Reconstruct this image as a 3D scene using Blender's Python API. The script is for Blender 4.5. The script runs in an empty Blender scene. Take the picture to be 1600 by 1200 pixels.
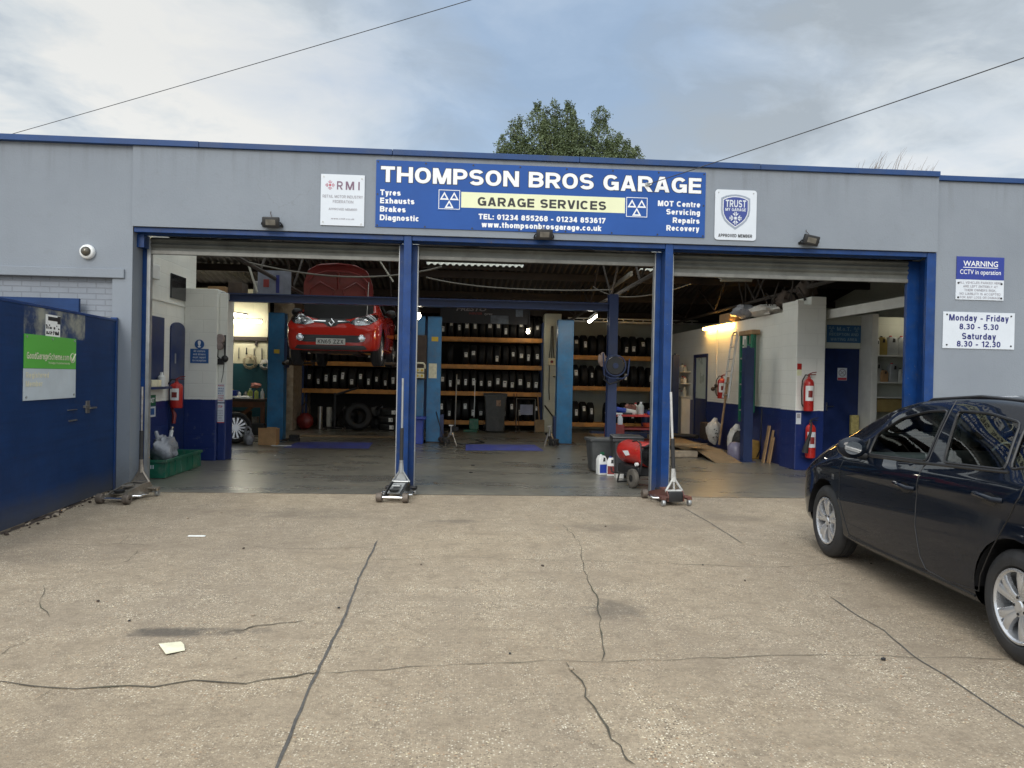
import bpy, bmesh, math, random
from mathutils import Vector, Matrix
from mathutils.bvhtree import BVHTree
C = bpy.context.scene.collection
SC = bpy.context.scene
R = math.radians
PI = math.pi

# ------------------------------------------------------------------ camera
def cam_axes(yaw, pitch, roll):
    cy, sy, cp, sp = math.cos(yaw), math.sin(yaw), math.cos(pitch), math.sin(pitch)
    f = Vector((sy*cp, cy*cp, sp)); r = Vector((cy, -sy, 0)); u = r.cross(f)
    cr, sr = math.cos(roll), math.sin(roll)
    return r*cr+u*sr, -r*sr+u*cr, f
cr_, cu_, cf_ = cam_axes(.0695, -.0084, .0199)
cd = bpy.data.cameras.new('camera'); cam = bpy.data.objects.new('camera', cd); C.objects.link(cam)
M_ = Matrix((cr_, cu_, -cf_)).transposed().to_4x4(); M_.translation = Vector((3.8934, -9.9408, 1.5))
cam.matrix_world = M_
cd.sensor_fit = 'HORIZONTAL'; cd.sensor_width = 36; cd.lens = 27.0; cd.clip_start = .05; cd.clip_end = 2000
SC.camera = cam

# ------------------------------------------------------------------ exposure, world, sun
SC.view_settings.view_transform = 'Standard'; SC.view_settings.look = 'None'
SC.view_settings.exposure = 0.55; SC.view_settings.gamma = 1
SUN_EL, SUN_AZ = 30, 196          # azimuth: degrees clockwise from +Y (behind the camera, a little left)
W = bpy.data.worlds.new('World'); SC.world = W; W.use_nodes = True
nt = W.node_tree; nt.nodes.clear()
def N(nt, t, **k):
    n = nt.nodes.new(t)
    for a, b in k.items(): setattr(n, a, b)
    return n
def L(nt, a, b): nt.links.new(a, b)
def MATH(nt, op, a, b=None, clamp=False):
    n = N(nt, 'ShaderNodeMath', operation=op, use_clamp=clamp)
    for i, v in enumerate((a, b)):
        if v is None: continue
        if isinstance(v, (int, float)): n.inputs[i].default_value = v
        else: L(nt, v, n.inputs[i])
    return n.outputs[0]
def RAMP(nt, src, stops, interp='LINEAR'):
    n = N(nt, 'ShaderNodeValToRGB'); n.color_ramp.interpolation = interp
    while len(n.color_ramp.elements) < len(stops): n.color_ramp.elements.new(.5)
    for e, (p, c) in zip(n.color_ramp.elements, stops):
        e.position = p; e.color = (*c, 1) if not isinstance(c, (int, float)) else (c, c, c, 1)
    L(nt, src, n.inputs[0]); return n.outputs[0]
def MIX(nt, fac, a, b, bt='MIX'):
    n = N(nt, 'ShaderNodeMix', data_type='RGBA', blend_type=bt)
    for i, v in ((0, fac), (6, a), (7, b)):
        if isinstance(v, (int, float)): n.inputs[i].default_value = v
        elif isinstance(v, tuple): n.inputs[i].default_value = (*v, 1)
        else: L(nt, v, n.inputs[i])
    return n.outputs[2]
sky = N(nt, 'ShaderNodeTexSky', sky_type='NISHITA'); sky.sun_disc = False
sky.sun_elevation = R(SUN_EL); sky.sun_rotation = R(SUN_AZ); sky.air_density = 1.0; sky.dust_density = 1.5
tc = N(nt, 'ShaderNodeTexCoord')
sep = N(nt, 'ShaderNodeSeparateXYZ'); L(nt, tc.outputs['Generated'], sep.inputs[0])
zz = MATH(nt, 'ADD', MATH(nt, 'MAXIMUM', sep.outputs[2], 0.0), .22)
cmb = N(nt, 'ShaderNodeCombineXYZ')
L(nt, MATH(nt, 'DIVIDE', sep.outputs[0], zz), cmb.inputs[0]); L(nt, MATH(nt, 'DIVIDE', sep.outputs[1], zz), cmb.inputs[1])
cmb.inputs[2].default_value = 3.1
def noise(nt, vec, scale, detail=4, rough=.55, dist=0.0):
    n = N(nt, 'ShaderNodeTexNoise'); n.inputs['Scale'].default_value = scale; n.inputs['Detail'].default_value = detail
    n.inputs['Roughness'].default_value = rough; n.inputs['Distortion'].default_value = dist
    if vec is not None: L(nt, vec, n.inputs['Vector'])
    return n
wrp = noise(nt, cmb.outputs[0], 1.3, 3, .5); wv = N(nt, 'ShaderNodeVectorMath', operation='MULTIPLY_ADD'); L(nt, wrp.outputs['Color'], wv.inputs[0]); wv.inputs[1].default_value = (.55, .35, 0); L(nt, cmb.outputs[0], wv.inputs[2])
c1 = noise(nt, wv.outputs[0], .85, 7, .55, .2).outputs[0]
c2 = noise(nt, wv.outputs[0], 2.3, 7, .58, .25).outputs[0]
c3 = noise(nt, wv.outputs[0], 5.5, 6, .6, .2).outputs[0]
def blob(d, r0, r1):                # how near the view direction is to the sky direction d
    v = N(nt, 'ShaderNodeVectorMath', operation='DISTANCE'); L(nt, tc.outputs['Generated'], v.inputs[0])
    v.inputs[1].default_value = Vector(d).normalized()
    m = N(nt, 'ShaderNodeMapRange', interpolation_type='SMOOTHSTEP'); L(nt, v.outputs[1], m.inputs[0])
    m.inputs[1].default_value = r0; m.inputs[2].default_value = r1; m.inputs[3].default_value = 1; m.inputs[4].default_value = 0
    return m.outputs[0]
# brighter gap in the cloud, left; blue gap over the roof ridge; grey bank to the right
gap = MATH(nt, 'ADD', MATH(nt, 'MULTIPLY', blob((.06, 1, .38), 0, .50), .22), MATH(nt, 'MULTIPLY', blob((.12, 1, .30), 0, .26), .10))
cover = MATH(nt, 'SUBTRACT', MATH(nt, 'ADD', MATH(nt, 'ADD', MATH(nt, 'MULTIPLY', c1, .75), MATH(nt, 'MULTIPLY', c2, .35)), .12), gap)
cov = RAMP(nt, cover, [(.40, 0.34), (.62, 1.0)])
dens = MATH(nt, 'ADD', MATH(nt, 'ADD', MATH(nt, 'MULTIPLY', c2, .62), MATH(nt, 'MULTIPLY', c1, .42)), MATH(nt, 'MULTIPLY', c3, .22))
dens = MATH(nt, 'ADD', dens, MATH(nt, 'MULTIPLY', blob((.45, 1, .47), 0, .5), .10))
dens = MATH(nt, 'ADD', dens, MATH(nt, 'MULTIPLY', blob((.05, 1, .50), 0, .45), .06))
dens = MATH(nt, 'SUBTRACT', dens, MATH(nt, 'MULTIPLY', blob((-.45, 1, .40), 0, .45), .12))
dens = MATH(nt, 'SUBTRACT', dens, MATH(nt, 'MULTIPLY', blob((.6, 1, .26), 0, .25), .10))
dens = MATH(nt, 'SUBTRACT', dens, MATH(nt, 'MULTIPLY', blob((-.2, 1, .27), 0, .22), .10))
dens = MATH(nt, 'ADD', MATH(nt, 'MULTIPLY', MATH(nt, 'SUBTRACT', dens, .63), 1.75), .63)
cloud = RAMP(nt, dens, [(.44, (5.6, 5.65, 5.55)), (.58, (4.5, 4.85, 5.1)), (.70, (3.5, 3.95, 4.4)), (.85, (2.8, 3.2, 3.6))])
blue = (2.3, 3.4, 5.0)
skyc = MIX(nt, .65, sky.outputs[0], blue)
lift = N(nt, 'ShaderNodeMapRange'); L(nt, sep.outputs[2], lift.inputs[0])
lift.inputs[1].default_value = .12; lift.inputs[2].default_value = .35; lift.inputs[3].default_value = 1.12; lift.inputs[4].default_value = 1.0
col = MIX(nt, cov, skyc, cloud)
# an overcast sky is brightest overhead and on the side of the veiled sun
def SS(src, a, b_, lo, hi):
    m = N(nt, 'ShaderNodeMapRange', interpolation_type='SMOOTHSTEP'); L(nt, src, m.inputs[0])
    for i, v in enumerate((a, b_, lo, hi)): m.inputs[i+1].default_value = v
    return m.outputs[0]
azs = R(SUN_AZ); dotn = N(nt, 'ShaderNodeVectorMath', operation='DOT_PRODUCT'); L(nt, tc.outputs['Generated'], dotn.inputs[0]); dotn.inputs[1].default_value = (math.sin(azs), math.cos(azs), 0)
gain = MATH(nt, 'MULTIPLY', SS(sep.outputs[2], .42, .9, 1.0, 2.3), SS(dotn.outputs['Value'], -.1, .9, 1.0, 1.9))
colv = N(nt, 'ShaderNodeVectorMath', operation='SCALE'); L(nt, col, colv.inputs[0]); L(nt, MATH(nt, 'MULTIPLY', lift.outputs[0], gain), colv.inputs[3])
bg = N(nt, 'ShaderNodeBackground'); L(nt, colv.outputs[0], bg.inputs[0]); bg.inputs[1].default_value = .10
wo = N(nt, 'ShaderNodeOutputWorld'); L(nt, bg.outputs[0], wo.inputs[0])
sl = bpy.data.lights.new('sun', 'SUN'); sl.energy = 1.1; sl.angle = R(25); sl.color = (1, .94, .86)
sun = bpy.data.objects.new('sun', sl); C.objects.link(sun)
az = R(SUN_AZ); sd = Vector((math.sin(az)*math.cos(R(SUN_EL)), math.cos(az)*math.cos(R(SUN_EL)), math.sin(R(SUN_EL))))
sun.rotation_euler = sd.to_track_quat('Z', 'Y').to_euler(); sun.location = (0, -20, 20)

# ------------------------------------------------------------------ materials
def newmat(name):
    m = bpy.data.materials.new(name); m.use_nodes = True
    return m, m.node_tree, m.node_tree.nodes['Principled BSDF']
def coord(nt, kind='Object'):
    if kind == 'World':
        return N(nt, 'ShaderNodeNewGeometry').outputs['Position']
    return N(nt, 'ShaderNodeTexCoord').outputs[kind]
def bump(nt, b, h, strength, dist=.01):
    n = N(nt, 'ShaderNodeBump'); n.inputs['Strength'].default_value = strength; n.inputs['Distance'].default_value = dist
    L(nt, h, n.inputs['Height']); L(nt, n.outputs[0], b.inputs['Normal'])
def mat(name, col, rough=.55, metal=0.0, var=.18, scale=6, bmp=.0, bscale=60, coat=0.0, spec=.5, dirt=None, dscale=3, dfac=.5):
    m, nt, b = newmat(name)
    co = coord(nt)
    n = noise(nt, co, scale, 5, .6)
    dk = tuple(c*(1-var) for c in col); lt = tuple(min(1, c*(1+var)) for c in col)
    c = RAMP(nt, n.outputs[0], [(.3, dk), (.7, lt)])
    if dirt:
        d = noise(nt, co, dscale, 8, .7, .3)
        f = RAMP(nt, d.outputs[0], [(.5, 0), (.72, dfac)])
        c = MIX(nt, f, c, dirt)
    L(nt, c, b.inputs['Base Color'])
    rn = RAMP(nt, n.outputs[0], [(.2, max(0, rough-.08)), (.8, min(1, rough+.08))])
    L(nt, rn, b.inputs['Roughness'])
    b.inputs['Metallic'].default_value = metal; b.inputs['Coat Weight'].default_value = coat; b.inputs['Coat Roughness'].default_value = .03
    b.inputs['Specular IOR Level'].default_value = spec
    if bmp: bump(nt, b, noise(nt, co, bscale, 4, .6).outputs[0], bmp)
    return m
def emit(name, col, s):
    m, nt, b = newmat(name)
    b.inputs['Base Color'].default_value = (*col, 1); b.inputs['Emission Color'].default_value = (*col, 1); b.inputs['Emission Strength'].default_value = s
    return m
def glass(name, tint, gl=1.0, rough=.0):
    m, nt, b = newmat(name); nt.nodes.remove(b)
    t = N(nt, 'ShaderNodeBsdfTransparent'); t.inputs[0].default_value = (*tint, 1)
    g = N(nt, 'ShaderNodeBsdfGlossy'); g.inputs['Roughness'].default_value = rough
    f = N(nt, 'ShaderNodeFresnel'); f.inputs[0].default_value = 1.52
    x = N(nt, 'ShaderNodeMixShader'); L(nt, MATH(nt, 'MULTIPLY', f.outputs[0], gl*1.6, True), x.inputs[0]); L(nt, t.outputs[0], x.inputs[1]); L(nt, g.outputs[0], x.inputs[2])
    L(nt, x.outputs[0], nt.nodes['Material Output'].inputs[0]); return m
M = {}
def brickwall(name, hi, lo=None, z0=1.03, bw=.44, bh=.215, mortar=.01, rough=.7, bmp=.2, dirtamt=.35, wear=.5):
    """painted block wall; two-tone with a dado line at world height z0"""
    m, nt, b = newmat(name)
    p = coord(nt, 'World'); s = N(nt, 'ShaderNodeSeparateXYZ'); L(nt, p, s.inputs[0])
    cb = N(nt, 'ShaderNodeCombineXYZ'); L(nt, MATH(nt, 'ADD', s.outputs[0], s.outputs[1]), cb.inputs[0]); L(nt, s.outputs[2], cb.inputs[1])
    br = N(nt, 'ShaderNodeTexBrick'); L(nt, cb.outputs[0], br.inputs['Vector']); br.inputs['Scale'].default_value = 1
    br.inputs['Mortar Size'].default_value = mortar; br.inputs['Mortar Smooth'].default_value = .5
    br.inputs['Brick Width'].default_value = bw; br.inputs['Row Height'].default_value = bh
    n1 = noise(nt, p, 1.4, 6, .65); n2 = noise(nt, p, 9, 5, .7)
    c = MIX(nt, RAMP(nt, n1.outputs[0], [(.35, 0), (.8, dirtamt)]), hi, tuple(x*.62 for x in hi))
    c = MIX(nt, MATH(nt, 'MULTIPLY', br.outputs['Fac'], .12), c, tuple(x*.5 for x in hi))
    rg = rough
    if lo:
        zl = MATH(nt, 'ADD', s.outputs[2], MATH(nt, 'MULTIPLY', MATH(nt, 'SUBTRACT', n2.outputs[0], .5), .02))
        f = MATH(nt, 'LESS_THAN', zl, z0)
        lc = MIX(nt, RAMP(nt, n2.outputs[0], [(.60, 0), (.78, wear)]), lo, (.16, .17, .2))
        c = MIX(nt, f, c, lc)
        r = MIX(nt, f, (rough,)*3, (.35,)*3); L(nt, r, b.inputs['Roughness'])
    else: b.inputs['Roughness'].default_value = rough
    L(nt, c, b.inputs['Base Color'])
    h = MATH(nt, 'ADD', MATH(nt, 'MULTIPLY', br.outputs['Fac'], -1.0), MATH(nt, 'MULTIPLY', noise(nt, p, 30, 4).outputs[0], .35))
    bump(nt, b, h, bmp, .012); return m

NAVY = (.012, .035, .15)
M['render'] = None
def render_wall():
    m, nt, b = newmat('grey_render'); p = coord(nt, 'World')
    n = noise(nt, p, .7, 6, .6); n2 = noise(nt, p, 6, 6, .65); n3 = noise(nt, p, 45, 4, .6)
    c = RAMP(nt, n.outputs[0], [(.3, (.190, .214, .246)), (.7, (.222, .248, .280))])
    st = N(nt, 'ShaderNodeMapping'); L(nt, p, st.inputs[0]); st.inputs['Scale'].default_value = (3.2, 3.2, .30)
    sk = noise(nt, st.outputs[0], 1.0, 5, .6)
    c = MIX(nt, RAMP(nt, sk.outputs[0], [(.56, 0), (.85, .14)]), c, (.13, .14, .15))
    c = MIX(nt, RAMP(nt, n2.outputs[0], [(.58, 0), (.78, .28)]), c, (.165, .175, .185))
    s = N(nt, 'ShaderNodeSeparateXYZ'); L(nt, p, s.inputs[0])
    st2 = N(nt, 'ShaderNodeMapping'); L(nt, p, st2.inputs[0]); st2.inputs['Scale'].default_value = (7, 7, .5)
    top = MATH(nt, 'MULTIPLY', RAMP(nt, MATH(nt, 'MULTIPLY', MATH(nt, 'SUBTRACT', s.outputs[2], 3.75), 1.7), [(0, 0), (.95, 1)]), RAMP(nt, noise(nt, st2.outputs[0], 1.0, 5, .6).outputs[0], [(.50, 0), (.72, .42)]))
    c = MIX(nt, top, c, (.10, .105, .11))          # rain-washed dirt below the coping
    low = MATH(nt, 'MULTIPLY', RAMP(nt, s.outputs[2], [(.05, 1), (.45, 0)]), RAMP(nt, n2.outputs[0], [(.35, .2), (.65, .7)]))
    c = MIX(nt, low, c, (.10, .09, .08))           # splashed dirt at the foot
    vc = N(nt, 'ShaderNodeTexVoronoi'); vc.feature = 'DISTANCE_TO_EDGE'; vc.inputs['Scale'].default_value = .55
    wc = noise(nt, p, 2.5, 5, .6); wm = N(nt, 'ShaderNodeVectorMath', operation='MULTIPLY_ADD'); L(nt, wc.outputs['Color'], wm.inputs[0]); wm.inputs[1].default_value = (.5, .5, .5); L(nt, p, wm.inputs[2]); L(nt, wm.outputs[0], vc.inputs['Vector'])
    hair = MATH(nt, 'MULTIPLY', MATH(nt, 'LESS_THAN', vc.outputs['Distance'], .0028), RAMP(nt, n.outputs[0], [(.52, 0), (.60, .18)]))
    c = MIX(nt, hair, c, (.13, .135, .14))
    L(nt, c, b.inputs['Base Color']); b.inputs['Roughness'].default_value = .75; b.inputs['Specular IOR Level'].default_value = .3
    h = MATH(nt, 'ADD', n3.outputs[0], MATH(nt, 'MULTIPLY', n2.outputs[0], .8)); bump(nt, b, h, .25, .012); return m
M['render'] = render_wall()
def painted_brick():
    m, nt, b = newmat('grey_painted_brick'); p = coord(nt, 'World'); s = N(nt, 'ShaderNodeSeparateXYZ'); L(nt, p, s.inputs[0])
    cb = N(nt, 'ShaderNodeCombineXYZ'); L(nt, s.outputs[0], cb.inputs[0]); L(nt, s.outputs[2], cb.inputs[1])
    br = N(nt, 'ShaderNodeTexBrick'); L(nt, cb.outputs[0], br.inputs['Vector']); br.inputs['Scale'].default_value = 1
    br.inputs['Brick Width'].default_value = .225; br.inputs['Row Height'].default_value = .072; br.inputs['Mortar Size'].default_value = .007; br.inputs['Mortar Smooth'].default_value = .3
    n = noise(nt, p, 3, 5, .6)
    c = RAMP(nt, n.outputs[0], [(.3, (.19, .212, .245)), (.7, (.225, .25, .285))])
    c = MIX(nt, MATH(nt, 'MULTIPLY', br.outputs['Fac'], .45), c, (.12, .13, .15))
    L(nt, c, b.inputs['Base Color']); b.inputs['Roughness'].default_value = .75
    bump(nt, b, MATH(nt, 'SUBTRACT', MATH(nt, 'MULTIPLY', noise(nt, p, 40).outputs[0], .4), br.outputs['Fac']), .6, .012); return m
M['pbrick'] = painted_brick()
M['int'] = brickwall('white_blue_blockwork', (.74, .74, .69), (.008, .022, .115))
M['intw'] = brickwall('white_blockwork', (.52, .54, .46), None, dirtamt=.5)
M['darkwall'] = mat('dark_rear_wall', (.030, .028, .026), .85, 0, .4, 2)  # one dark tone for the rear wall behind the left and middle racks
M['cream'] = brickwall('cream_green_blockwork', (.62, .58, .40), (.018, .070, .085), z0=1.72)
def steelpaint(name):
    m, nt, b = newmat(name); p = coord(nt, 'World'); s = N(nt, 'ShaderNodeSeparateXYZ'); L(nt, p, s.inputs[0])
    n = noise(nt, p, 4, 5, .6); n2 = noise(nt, p, 22, 6, .7); n3 = noise(nt, p, 9, 6, .7)
    c = RAMP(nt, n.outputs[0], [(.3, (.0045, .028, .112)), (.7, (.008, .047, .185))])
    c = MIX(nt, RAMP(nt, n3.outputs[0], [(.5, 0), (.72, .5)]), c, (.040, .060, .10))
    z = s.outputs[2]
    wear = RAMP(nt, MATH(nt, 'MULTIPLY', z, .5), [(.0, .035), (.9, 0)])
    chip = MATH(nt, 'GREATER_THAN', MATH(nt, 'ADD', n2.outputs[0], wear), .685)
    c = MIX(nt, MATH(nt, 'MULTIPLY', chip, .75), c, (.16, .17, .19))
    rust = MATH(nt, 'GREATER_THAN', MATH(nt, 'ADD', n3.outputs[0], MATH(nt, 'MULTIPLY', wear, 1.2)), .69)
    c = MIX(nt, MATH(nt, 'MULTIPLY', rust, .7), c, (.085, .045, .03))
    c = MIX(nt, MATH(nt, 'MULTIPLY', RAMP(nt, z, [(.0, .75), (.3, 0)]), RAMP(nt, n.outputs[0], [(.3, .5), (.7, 1)])), c, (.07, .065, .06))
    L(nt, c, b.inputs['Base Color']); b.inputs['Roughness'].default_value = .36; b.inputs['Specular IOR Level'].default_value = .28
    bump(nt, b, n2.outputs[0], .08, .006); return m
M['post'] = steelpaint('blue_gloss_steel')
M['coping'] = mat('blue_coping', (.020, .055, .160), .5, 0, .15, 3, spec=.25, dirt=(.07, .08, .10), dscale=2, dfac=.4)
M['blue'] = mat('dark_blue_paint', (.006, .018, .085), .38, 0, .3, 5, .05, 30)
M['beamblue'] = mat('navy_steel', (.012, .026, .085), .4, 0, .2, 4)
M['lift'] = mat('lift_blue', (.025, .155, .33), .38, 0, .25, 3, .04, 30, dirt=(.09, .11, .12), dscale=5, dfac=.5)
M['shutter'] = mat('galvanised_shutter', (.115, .12, .108), .5, .3, .25, 3, dirt=(.04, .038, .032), dscale=2, dfac=.6)
M['galv'] = mat('galvanised', (.36, .37, .37), .42, .6, .15, 8)
M['steel'] = mat('worn_steel', (.33, .32, .30), .35, .85, .25, 14, .1, 60, dirt=(.10, .07, .05), dscale=10, dfac=.6)
M['chrome'] = mat('bright_metal', (.75, .76, .78), .16, 1.0, .06, 5)
M['alu'] = mat('aluminium', (.52, .52, .50), .38, .8, .12, 8)
M['black'] = mat('black_plastic', (.014, .014, .015), .45, 0, .3, 8)
M['rubber'] = mat('rubber', (.018, .018, .019), .72, 0, .35, 20, .2, 90, dirt=(.06, .055, .05), dscale=8, dfac=.35)
M['tyre'] = mat('stored_tyre', (.011, .011, .012), .62, 0, .4, 12, .3, 70)
M['rim'] = mat('silver_alloy', (.62, .63, .65), .28, .75, .06, 6)
M['orange'] = mat('orange_beam', (.58, .26, .055), .5, 0, .25, 4, dirt=(.16, .08, .04), dscale=6, dfac=.5)
M['rackblue'] = mat('rack_upright_blue', (.02, .045, .14), .5)
M['white'] = mat('white_plastic', (.72, .73, .72), .45, 0, .06, 4)
M['paper'] = mat('paper', (.80, .81, .78), .8, 0, .10, 30)
M['cream_paper'] = mat('cream_paper', (.70, .66, .48), .85, 0, .15, 14, .4, 30)
M['red'] = mat('red_enamel', (.42, .022, .018), .3, 0, .15, 6)
M['dred'] = mat('dark_red', (.20, .02, .018), .4, 0, .25, 6)
M['card'] = mat('cardboard', (.42, .25, .12), .85, 0, .15, 8, .1, 40)
M['wood'] = mat('raw_wood', (.32, .20, .10), .75, 0, .3, 5, .2, 30)
M['ply'] = mat('dirty_plywood', (.235, .165, .095), .8, 0, .3, 3, .2, 30, dirt=(.09, .07, .05), dscale=3, dfac=.6)
M['concretebit'] = mat('concrete_chunk', (.33, .27, .2), .9, 0, .3, 9, .5, 40)
M['bin'] = mat('grey_bin_plastic', (.050, .054, .056), .5, 0, .2, 6, .05, 30, dirt=(.12, .12, .11), dscale=5, dfac=.4)
M['bin2'] = mat('charcoal_bin_plastic', (.028, .030, .033), .45, 0, .2, 6, dirt=(.08, .08, .08), dscale=5, dfac=.4)
M['green'] = mat('green_plastic', (.008, .105, .062), .45, 0, .25, 6, .05, 40, dirt=(.18, .18, .15), dscale=7, dfac=.5)
M['ladgreen'] = mat('green_fibreglass', (.015, .16, .09), .4, 0, .2, 6)
M['bag'] = mat('polythene', (.30, .31, .34), .3, 0, .2, 20, .5, 20)
M['sack'] = mat('white_sack', (.58, .56, .52), .6, 0, .2, 10, .5, 16)
M['yellow'] = mat('yellow_paint', (.62, .42, .03), .5, 0, .15, 8)
M['gold'] = mat('gold_drum', (.36, .22, .06), .35, .4, .3, 6, .2, 12)
M['bluebox'] = mat('blue_plastic', (.02, .05, .32), .4, 0, .2, 6)
M['matblue'] = mat('blue_floor_paint', (.065, .085, .36), .45, 0, .3, 4, dirt=(.16, .17, .2), dscale=3, dfac=.6)
M['grime'] = mat('grimy_brown', (.055, .038, .028), .75, 0, .4, 6, .3, 30)
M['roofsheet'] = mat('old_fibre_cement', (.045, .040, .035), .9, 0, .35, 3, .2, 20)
M['timber'] = mat('dark_timber', (.036, .028, .023), .85, 0, .3, 4)
M['tube'] = emit('lit_tube_white', (1, .95, .82), 34)
M['tubew'] = emit('lit_tube_warm', (1, .56, .13), 42)
M['bulb'] = emit('lit_bulb', (1, .9, .7), 30)
M['unlit'] = mat('unlit_diffuser', (.40, .39, .34), .5, 0, .1, 4)
M['signblue'] = mat('sign_blue', (.024, .080, .285), .5, 0, .08, 2, spec=.15)
M['signnavy'] = mat('sign_navy', (.012, .030, .23), .4, 0, .05, 2)
M['signwhite'] = mat('sign_white', (.56, .60, .65), .45, 0, .04, 3)
M['letwhite'] = mat('letter_white', (.72, .73, .74), .5, 0, .04, 3)
M['letblack'] = mat('letter_black', (.012, .013, .016), .5, 0, .1, 3)
M['letnavy'] = mat('letter_navy', (.012, .016, .13), .5, 0, .1, 3)
M['letgrey'] = mat('letter_grey', (.27, .26, .29), .6, 0, .1, 3)
M['letplum'] = mat('letter_plum', (.17, .10, .15), .6, 0, .1, 3)
M['letred'] = mat('letter_red', (.42, .03, .05), .6, 0, .1, 3)
M['letcream'] = mat('letter_faded_cream', (.68, .66, .50), .6, 0, .1, 8)
M['signcream'] = mat('sign_cream', (.68, .70, .46), .5, 0, .04, 3)
M['signlime'] = mat('sign_green', (.10, .42, .06), .45, 0, .05, 3)
M['shieldgrey'] = mat('shield_silver', (.28, .31, .36), .3, .5, .12, 5)
M['mandblue'] = mat('mandatory_blue', (.02, .09, .28), .5, 0, .06, 4)
M['motblue'] = mat('reception_sign_blue', (.025, .10, .22), .5, 0, .06, 4)
M['exitgreen'] = mat('exit_green', (.01, .13, .06), .5)
M['screen'] = mat('dark_glass', (.02, .02, .022), .15, 0, .3, 2)
M['soffit'] = mat('white_fascia_board', (.58, .58, .54), .6, 0, .1, 4)

def ground_mat():
    m, nt, b = newmat('exposed_aggregate_concrete'); p = coord(nt, 'World')
    s = N(nt, 'ShaderNodeSeparateXYZ'); L(nt, p, s.inputs[0])
    n1 = noise(nt, p, .55, 6, .62); n2 = noise(nt, p, 3.0, 6, .65); n3 = noise(nt, p, 38, 4, .6); n4 = noise(nt, p, .23, 5, .6, .6); n5 = noise(nt, p, 9, 5, .65)
    base = RAMP(nt, n1.outputs[0], [(.3, (.335, .262, .178)), (.72, (.455, .368, .258))])
    base = MIX(nt, RAMP(nt, n4.outputs[0], [(.42, 0), (.62, .55)]), base, (.27, .225, .175))
    base = MIX(nt, RAMP(nt, n5.outputs[0], [(.47, 0), (.70, .65)]), base, (.20, .155, .105))
    # darker, dirtier apron driven over in front of each bay
    mpt = N(nt, 'ShaderNodeMapping'); L(nt, p, mpt.inputs[0]); mpt.inputs['Scale'].default_value = (1.3, .16, 1)
    tr_ = noise(nt, mpt.outputs[0], 1.0, 5, .6, .4)
    base = MIX(nt, RAMP(nt, tr_.outputs[0], [(.52, 0), (.70, .38)]), base, (.215, .175, .135))
    base = MIX(nt, RAMP(nt, n2.outputs[0], [(.35, .35), (.65, 0)]), base, (.215, .17, .12))
    base = MIX(nt, RAMP(nt, n3.outputs[0], [(.3, .45), (.6, 0)]), base, (.15, .115, .08))
    # trowel / brush lines running along the building
    mp = N(nt, 'ShaderNodeMapping'); L(nt, p, mp.inputs[0]); mp.inputs['Scale'].default_value = (.6, 26, 1)
    br = noise(nt, mp.outputs[0], 1.0, 3, .6)
    base = MIX(nt, RAMP(nt, br.outputs[0], [(.52, 0), (.75, .22)]), base, (.19, .15, .108))
    for sc, thr, rnd, colr in ((78, .33, .74, (.80, .73, .58)), (46, .25, .88, (.76, .64, .42)), (120, .36, .60, (.58, .50, .37)), (72, .38, .56, (.13, .10, .07)), (44, .30, .86, (.34, .21, .12))):
        v = N(nt, 'ShaderNodeTexVoronoi'); v.inputs['Scale'].default_value = sc; L(nt, p, v.inputs['Vector'])
        sp = N(nt, 'ShaderNodeSeparateColor'); L(nt, v.outputs['Color'], sp.inputs[0])
        f = MATH(nt, 'MULTIPLY', MATH(nt, 'LESS_THAN', v.outputs['Distance'], thr), MATH(nt, 'GREATER_THAN', sp.outputs[0], rnd))
        # worn patches where the stones do not show
        w = MATH(nt, 'MULTIPLY', RAMP(nt, n2.outputs[0], [(.38, .15), (.6, 1)]), RAMP(nt, n1.outputs[0], [(.35, .35), (.6, .95)]))
        base = MIX(nt, MATH(nt, 'MULTIPLY', f, w), base, colr)
    # oil stains, each with a shape of its own
    for (x, y, rx, ry, a) in ((2.38, -5.42, .42, .10, .75), (4.93, -5.02, .25, .22, .5), (5.45, -2.3, .5, .25, .28), (2.2, -1.6, .9, .35, .25), (6.9, -1.6, .7, .3, .25), (2.4, -5.75, .05, .05, .75), (3.9, -2.0, .35, .12, .4), (.6, -3.6, .6, .3, .2)):
        ux = MATH(nt, 'MULTIPLY', MATH(nt, 'SUBTRACT', s.outputs[0], x), 1/rx); uy = MATH(nt, 'MULTIPLY', MATH(nt, 'SUBTRACT', s.outputs[1], y), 1/ry)
        rough_ = MATH(nt, 'ADD', MATH(nt, 'MULTIPLY', MATH(nt, 'SUBTRACT', n2.outputs[0], .5), 3.4), MATH(nt, 'MULTIPLY', MATH(nt, 'SUBTRACT', n5.outputs[0], .5), 3.0))
        d = MATH(nt, 'ADD', MATH(nt, 'ADD', MATH(nt, 'MULTIPLY', ux, ux), MATH(nt, 'MULTIPLY', uy, uy)), rough_)
        base = MIX(nt, RAMP(nt, d, [(.0, a), (1.0, 0)]), base, (.06, .052, .046))
    L(nt, base, b.inputs['Base Color']); b.inputs['Roughness'].default_value = .82; b.inputs['Specular IOR Level'].default_value = .35
    bump(nt, b, MATH(nt, 'ADD', n3.outputs[0], noise(nt, p, 120, 2).outputs[0]), .7, .008); return m
M['ground'] = ground_mat()
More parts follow.
